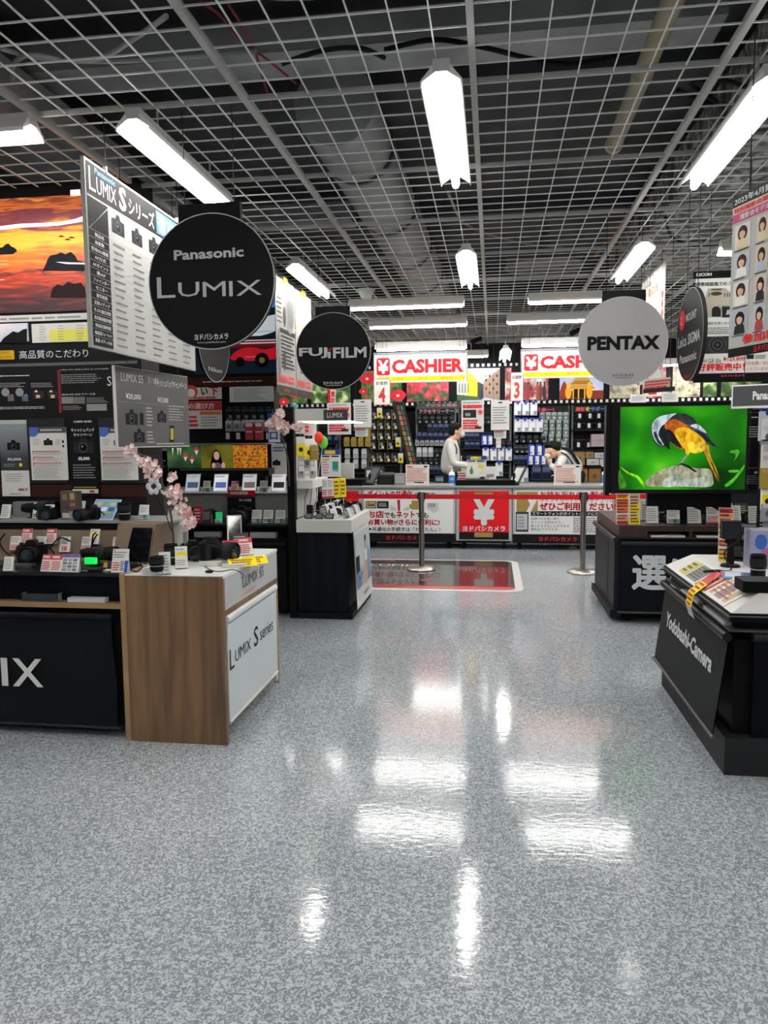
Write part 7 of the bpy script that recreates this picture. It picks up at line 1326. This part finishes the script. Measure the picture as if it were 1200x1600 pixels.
for y0, lab in ((671, 'black shelf above the grey boxes in the black case rack'), (703, 'black shelf above the cartons in the black case rack'), (729, 'black shelf below the upper cartons in the black case rack')):
    a = atY(894, y0, RKY-.2); b = atY(960, y0, RKY-.2); single(MB().box(a.x, b.x, RKY-.24, RKY-.031, a.z-.02, a.z, BLK2), 'rack_shelf', lab, 'shelf', (a.x, RKY, a.z))
shelfbox(924, 678, 952, 698, '8e9092'.replace('8e', '9e'), RKY-.22, 'grey box on the shelf of the black case rack', 'grey_box')
for x0, x1, y0, y1, c, lab in ((896, 914, 705, 727, '8a6e42', 'brown carton, left on the upper carton shelf'), (915, 928, 705, 716, '8a6e42', 'small brown carton beside the left one on the upper shelf'), (917, 936, 717, 727, 'b0b2b4', 'pale long box on the upper carton shelf'), (929, 954, 707, 716, 'a8aaac', 'pale grey box at the right of the upper carton shelf'), (937, 954, 717, 727, 'b4b4b4', 'pale box at the lower right of the upper carton shelf'),
                             (896, 918, 732, 754, '86662e', 'large brown carton on the lowest carton shelf, left'), (920, 939, 732, 754, '846430', 'large brown carton on the lowest carton shelf, right')): shelfbox(x0, y0, x1, y1, c, RKY-.22, lab)
# slanted gondola end between the pouch rack and the navy rack
t = thing('slanted_rack_end', 'slanting rack side with brown and red packaging between pouch and navy racks', 'rack end', (PX(636), 11.9, 0)); a = atY(615, 628, 11.7); b = atY(650, 720, 11.7)
s_ = Fr((0, 11.7, 0), 0); m = MB(); m.fprism(s_, [s_.px(612, 628), s_.px(630, 628), s_.px(656, 740), s_.px(640, 740)], -.06, 0, K('2a2a2c', .5)); m.fprism(s_, [(s_.px(640, 740)[0], .3), (s_.px(656, 740)[0], .3), s_.px(656, 740), s_.px(640, 740)], -.06, 0, K('2a2a2c', .5)); m.build('side_panel', t)
m = MB()
r_ = random.Random(5)
for i in range(13):
    y = 634+i*8; x = 618+(y-628)*.235
    m.ppoly(s_, [(x, y), (x+4.5, y), (x+6, y+6.5), (x+1.5, y+6.5)], K(r_.choice(['8a6a3a', '9a7a4a', '6a4a2c', '7c3a34']), .6), .002)
    m.ppoly(s_, [(x+6, y), (x+9.5, y), (x+11, y+6.5), (x+7.5, y+6.5)], K(r_.choice(['8a3c40', 'a8a8a4', '4a6a7c', '3c5a48']), .6), .002)
m.build('packaging', t)
# hanging sign strips above navy rack
q = atY(670, 634, 12.34); g_ = Fr((q.x, 12.34, q.z), 0); m = MB().fbox(g_, -.2, .62, -.05, .05, -.03, 0, K('3a4440', .5)).text(g_, 'デジカメ用品', -.05, -.02, .05, K('c08a8c', .5), .001, .5, 'l', .04); single(m, 'rack_sign', 'dark green sign strip with pinkish letters over the navy rack', 'sign', (q.x, 12.34, q.z))
# wide white shelf box and clutter behind counter
m = MB(); m.box(-2.4, 2.6, 11.80, 12.15, .0, .80, K('26282a', .6)).box(-2.4, 2.6, 11.79, 12.17, .80, .825, K('4c4e50', .5)); single(m, 'back_counter', 'low dark work counter along the back behind the clerks', 'counter', (0, 11.95, 0))
for x, w, h, c, lab in ((690, .22, .1, '3c4c58', 'small dark screen on the back counter left of the pump bottle'), (735, .3, .22, 'b8b8b4', 'white machine on the back counter behind the bottle picture'), (585, .3, .25, '4a4c4e', 'grey machine on the back counter behind the printer')):
    q = atY(x, 740, 11.85); single(MB().box(q.x-w/2, q.x+w/2, 11.82, 11.97, .826, .826+h, K(c, .4), .01).box(q.x-w*.4, q.x+w*.4, 11.816, 11.82, .85, .826+h*.8, K('7a9aa8' if x == 690 else 'd0d0cc', .4)), 'machine', lab, 'machine', (q.x, 11.85, .826))
# ---------------------------------------------------------------- the two clerks
def skin(name, parent, V, E, mat, sub=2, loc=(0, 0, 0)):
    """one continuous surface grown round a skeleton of joints; V = {joint: (x, y, z, radius)}"""
    me = bpy.data.meshes.new(name); ks = list(V); me.from_pydata([V[k][:3] for k in ks], [(ks.index(a), ks.index(b)) for a, b in E], [])
    o = bpy.data.objects.new(name, me); COL.objects.link(o); me.materials.append(mat)
    s = o.modifiers.new('skin', 'SKIN'); s.use_smooth_shade = True
    if not me.skin_vertices: me.skin_vertices.new() if hasattr(me.skin_vertices, 'new') else None
    if not me.skin_vertices:
        bpy.context.view_layer.objects.active = o; bpy.ops.mesh.customdata_skin_add()
    for i, k in enumerate(ks):
        r = V[k][3]; r = (r, r) if not isinstance(r, tuple) else r
        me.skin_vertices[0].data[i].radius = r; me.skin_vertices[0].data[i].use_root = (i == 0)
    o.modifiers.new('sub', 'SUBSURF').levels = sub; o.modifiers['sub'].render_levels = sub
    if parent: o.parent = parent
    return o
SKN = K('c49a80', .6); HAIR = K('17130f', .7); SHIRT = K('c4c4c0', .8); TROU = K('1c1e24', .8); MASK = K('cfd0c8', .8)
def hand(V, E, w, d, s=1, pre='h'):
    """five fingers of unequal length, slightly curled, from wrist joint w along direction d"""
    W_ = Vector(V[w][:3]); d = Vector(d).normalized(); side = d.cross(Vector((0, 0, 1))); side = side.normalized() if side.length > .1 else Vector((0, 1, 0)); dn = d.cross(side).normalized()
    if dn.z > 0: dn = -dn
    P = W_+d*.05*s; V[pre+'p'] = (*P, .026*s); E.append((w, pre+'p'))
    for i, l in enumerate((.062, .072, .068, .052)):
        b = P+d*.035*s+side*(i-1.5)*.02*s; V[pre+'b%d' % i] = (*b, .0105*s); m_ = b+d*l*.5*s+dn*.006; V[pre+'m%d' % i] = (*m_, .009*s); e = m_+d*l*.42*s+dn*.02*s; V[pre+'e%d' % i] = (*e, .0075*s)
        E += [(pre+'p', pre+'b%d' % i), (pre+'b%d' % i, pre+'m%d' % i), (pre+'m%d' % i, pre+'e%d' % i)]
    t1 = W_+d*.03*s-side*.035*s; t2 = t1+d*.035*s-side*.012*s; V[pre+'t1'] = (*t1, .012*s); V[pre+'t2'] = (*t2, .009*s); E += [(w, pre+'t1'), (pre+'t1', pre+'t2')]
# clerk one: upright, in profile, facing right
PX_ = atY(708, 700, 11.2).x; t = thing('person', 'clerk with dark hair and pale face mask standing in profile behind the counter', 'person', (PX_, 11.2, 0))
V = {'pelvis': (-.03, 0, .98, .14), 'belly': (-.045, 0, 1.13, .145), 'chest': (-.07, 0, 1.345, .155), 'neckb': (-.02, 0, 1.49, .09), 'neck': (.025, 0, 1.515, .058), 'jaw': (.075, 0, 1.565, .058), 'head': (.065, 0, 1.63, .085), 'crown': (.05, 0, 1.69, .07), 'nose': (.158, 0, 1.60, .012), 'chin': (.125, 0, 1.545, .025)}
E = [('pelvis', 'belly'), ('belly', 'chest'), ('chest', 'neckb'), ('neckb', 'neck'), ('neck', 'jaw'), ('jaw', 'head'), ('head', 'crown'), ('head', 'nose'), ('jaw', 'chin')]
for s, n_ in ((-1, 'r'), (1, 'l')):
    V.update({n_+'sh': (-.04, s*.16, 1.435, .062), n_+'el': (.02, s*.21, 1.14, .042), n_+'wr': (.22, s*.15, 1.12, .027), n_+'hip': (-.03, s*.09, .90, .09), n_+'kn': (.0, s*.1, .5, .055), n_+'an': (-.03, s*.1, .09, .04), n_+'toe': (.13, s*.11, .035, .035)})
    E += [('chest', n_+'sh'), (n_+'sh', n_+'el'), (n_+'el', n_+'wr'), ('pelvis', n_+'hip'), (n_+'hip', n_+'kn'), (n_+'kn', n_+'an'), (n_+'an', n_+'toe')]
    hand(V, E, n_+'wr', (1, -.1*s, .05), 1, n_)
def clerk(t, V, E, arms, hairfn, facefn):
    o = skin('body', t, {k: (*q[:3], q[3]-(.035 if k in ('pelvis', 'belly', 'chest') else .02 if k == 'neckb' else .035 if 'hip' in k else 0)) for k, q in V.items()}, E, SKN)
    grow = lambda ks, d: {k: (*V[k][:3], V[k][3]+d) for k in ks}
    sh = skin('shirt', t, grow(['pelvis', 'belly', 'chest', 'neckb', 'rsh', 'rel', 'rwr', 'lsh', 'lel', 'lwr'], .018), [('pelvis', 'belly'), ('belly', 'chest'), ('chest', 'neckb'), ('chest', 'rsh'), ('rsh', 'rel'), ('rel', 'rwr'), ('chest', 'lsh'), ('lsh', 'lel'), ('lel', 'lwr')], SHIRT)
    vest = skin('vest_trim', t, {'a': (V['chest'][0]-.02, 0, V['chest'][2]-.1, .155), 'b': V['chest'][:3]+(.158,), 'c': V['neckb'][:3]+(.088,)}, [('a', 'b'), ('b', 'c')], TROU) if 0 else None
    tr = skin('trousers', t, {'waist': (V['pelvis'][0]*.6+V['belly'][0]*.4, V['pelvis'][1]*.6+V['belly'][1]*.4, V['pelvis'][2]*.6+V['belly'][2]*.4, V['belly'][3]+.012), **grow(['pelvis'], .022), **grow(['rhip', 'rkn', 'ran', 'lhip', 'lkn', 'lan'], .02)}, [('waist', 'pelvis'), ('pelvis', 'rhip'), ('rhip', 'rkn'), ('rkn', 'ran'), ('pelvis', 'lhip'), ('lhip', 'lkn'), ('lkn', 'lan')], TROU)
    for n_ in 'rl':
        k = V[n_+'toe']; loc_build(MB().ball((k[0]-.04, k[1], .046), .05, BLK, (2.4, .95, .9)), 'shoe', t)
    hairfn(t); facefn(t)
def loc_build(m, name, t, sm=True): o = m.build(name, None, sm); o.parent = t; return o
_old = MB.build
def h1(t):
    m = MB(); m.ball((.035, 0, 1.672), .096, HAIR, (1.05, .92, .82)); m.ball((-.005, 0, 1.62), .075, HAIR, (.8, 1.0, 1.0)); m.ball((.09, 0, 1.705), .06, HAIR, (1.0, 1.1, .6)); loc_build(m, 'hair', t)
def f1(t):
    m = MB(); m.ball((.128, 0, 1.577), .052, MASK, (.85, 1.15, 1.05)); m.tube([(.13, -.055, 1.6), (.05, -.085, 1.615)], .004, MASK, 6).tube([(.13, .055, 1.6), (.05, .085, 1.615)], .004, MASK, 6); loc_build(m, 'face_mask', t)
    m = MB()
    for s in (-1, 1): m.ball((.045, s*.086, 1.61), .026, SKN, (.7, .35, 1.1))
    loc_build(m, 'ears', t); m = MB()
    for s in (-1, 1): m.ball((.138, s*.03, 1.637), .009, K('eceae6', .4)).ball((.145, s*.031, 1.637), .005, BLK).box(.130, .150, s*.03-.018, s*.03+.018, 1.654, 1.659, HAIR)
    loc_build(m, 'eyes', t)
    m = MB()  # dark piping of the waistcoat, armholes and hem
    for s in (-1, 1): m.tube([(-.03+.095*math.cos(a), s*(.158+.03*math.cos(a)), 1.34+.12*math.sin(a)) for a in [k*math.tau/20 for k in range(21)]], .007, TROU, 6)
    m.tube([(.02, -.06, 1.48), (.075, -.03, 1.44), (.12, -.02, 1.34), (.11, -.01, 1.18), (.10, 0, 1.05)], .009, TROU, 6).tube([(.02, .06, 1.48), (.075, .03, 1.44), (.12, .02, 1.34)], .009, TROU, 6)
    m.lathe([(.155, 1.0), (.158, 1.0), (.158, .965), (.155, .965)], TROU, (-.03, 0, 0), n=24); loc_build(m, 'waistcoat_piping', t)
    m = MB(); m.box(.115, .125, -.03, .03, 1.18, 1.26, WHT); loc_build(m, 'name_badge', t)
clerk(t, V, E, 0, h1, f1)
# clerk two: bending down to the left over the counter, head low
PX2 = atY(884, 700, 11.15).x; t = thing('person', 'clerk in white with black bands bending low behind the right stand-up notice', 'person', (PX2, 11.2, 0))
V = {'pelvis': (.16, .1, .98, .13), 'belly': (.12, .05, 1.09, .125), 'chest': (.0, -.03, 1.22, .135), 'neckb': (-.12, -.085, 1.285, .085), 'neck': (-.155, -.10, 1.29, .055), 'jaw': (-.20, -.12, 1.27, .058), 'head': (-.215, -.12, 1.335, .083), 'crown': (-.20, -.1, 1.385, .07), 'nose': (-.305, -.15, 1.285, .012), 'chin': (-.235, -.14, 1.215, .024)}
E = [('pelvis', 'belly'), ('belly', 'chest'), ('chest', 'neckb'), ('neckb', 'neck'), ('neck', 'jaw'), ('jaw', 'head'), ('head', 'crown'), ('head', 'nose'), ('jaw', 'chin')]
for s, n_ in ((-1, 'r'), (1, 'l')):
    V.update({n_+'sh': (-.02+.02*s, s*.14-.03, 1.24, .06), n_+'el': (-.13, s*.19-.08, 1.05, .042), n_+'wr': (-.24 if s < 0 else -.05, s*.1-.12, 1.13 if s < 0 else .98, .026), n_+'hip': (.18, s*.09+.1, .92, .09), n_+'kn': (.14, s*.1+.08, .5, .055), n_+'an': (.16, s*.1+.1, .09, .04), n_+'toe': (.02, s*.11+.04, .035, .035)})
    E += [('chest', n_+'sh'), (n_+'sh', n_+'el'), (n_+'el', n_+'wr'), ('pelvis', n_+'hip'), (n_+'hip', n_+'kn'), (n_+'kn', n_+'an'), (n_+'an', n_+'toe')]
    hand(V, E, n_+'wr', (-.35, .0, .9) if s < 0 else (-1, 0, 0), 1, n_)
def h2(t):
    m = MB(); m.ball((-.185, -.09, 1.385), .098, HAIR, (1.15, 1.0, .85)); m.ball((-.13, -.06, 1.345), .07, HAIR, (1, 1, 1)); m.ball((-.25, -.13, 1.40), .06, HAIR, (1.1, 1.1, .7)); loc_build(m, 'hair', t)
def f2(t):
    m = MB(); m.ball((-.262, -.145, 1.25), .05, MASK, (.9, 1.1, 1.05)); loc_build(m, 'face_mask', t)
    m = MB(); m.ball((-.185, -.21, 1.29), .024, SKN, (.8, .4, 1.1)).ball((-.19, -.03, 1.29), .024, SKN, (.8, .4, 1.1)); loc_build(m, 'ears', t)
    m = MB()
    for s in (-1, 1): m.ball((-.287, -.143+s*.032, 1.318), .009, K('eceae6', .4)).ball((-.294, -.145+s*.032, 1.316), .005, BLK)
    loc_build(m, 'eyes', t)
    m = MB(); m.tube(spline([(-.06, -.14, 1.36), (.04, -.19, 1.33), (.14, -.14, 1.2), (.2, -.08, 1.08)], 4, False), .022, TROU, 8).tube(spline([(-.08, -.19, 1.3), (.0, -.215, 1.26), (.08, -.19, 1.15), (.12, -.16, 1.05)], 4, False), .010, TROU, 8); loc_build(m, 'waistcoat_bands', t)
clerk(t, V, E, 0, h2, f2)

# ---------------------------------------------------------------- tidy: prototypes never placed
for o in list(CARD.values())+list(PR.values())+[CAMP, CAML, LENS, BIGL, lp]:
    if o.name not in _used:
        for c in list(o.children_recursive)+[o]: bpy.data.objects.remove(c)

# ---------------------------------------------------------------- things of a kind share a group
def spot_of(o):
    x, y, z_ = o.location
    if x > .9 and y < 5: return 'the right table'
    if x > .9: return 'the stand under the bird screen'
    if x < -1.0 and y < 4.13: return 'the two front left tables'
    if x < -1.0 and y < 4.6: return 'the back shelf at left'
    if x < -1.68: return 'the far left table'
    return 'the narrow stand'
plural = {'price card': 'price cards', 'camera': 'cameras', 'lens': 'lenses', 'flyer stack': 'flyer stacks', 'price strip': 'price strips'}
for o in list(COL.objects):
    if o.parent is None and 'group' not in o.keys():
        c = o.get('category')
        if c in plural: o['group'] = plural[c]+' on '+spot_of(o)
        elif c == 'ceiling light': o['group'] = 'ceiling lights in the picture'
        elif o.name.startswith('brand_disc'): o['group'] = 'round brand discs'
        elif o.name.startswith('frieze_picture'): o['group'] = 'pictures of the film strip'
        elif o.name.startswith('counter_unit'): o['group'] = 'cash counter units'
        elif o.name.startswith('display_rack'): o['group'] = 'racks along the back'
        elif o.name.startswith('wall_poster'): o['group'] = 'posters on the display walls'
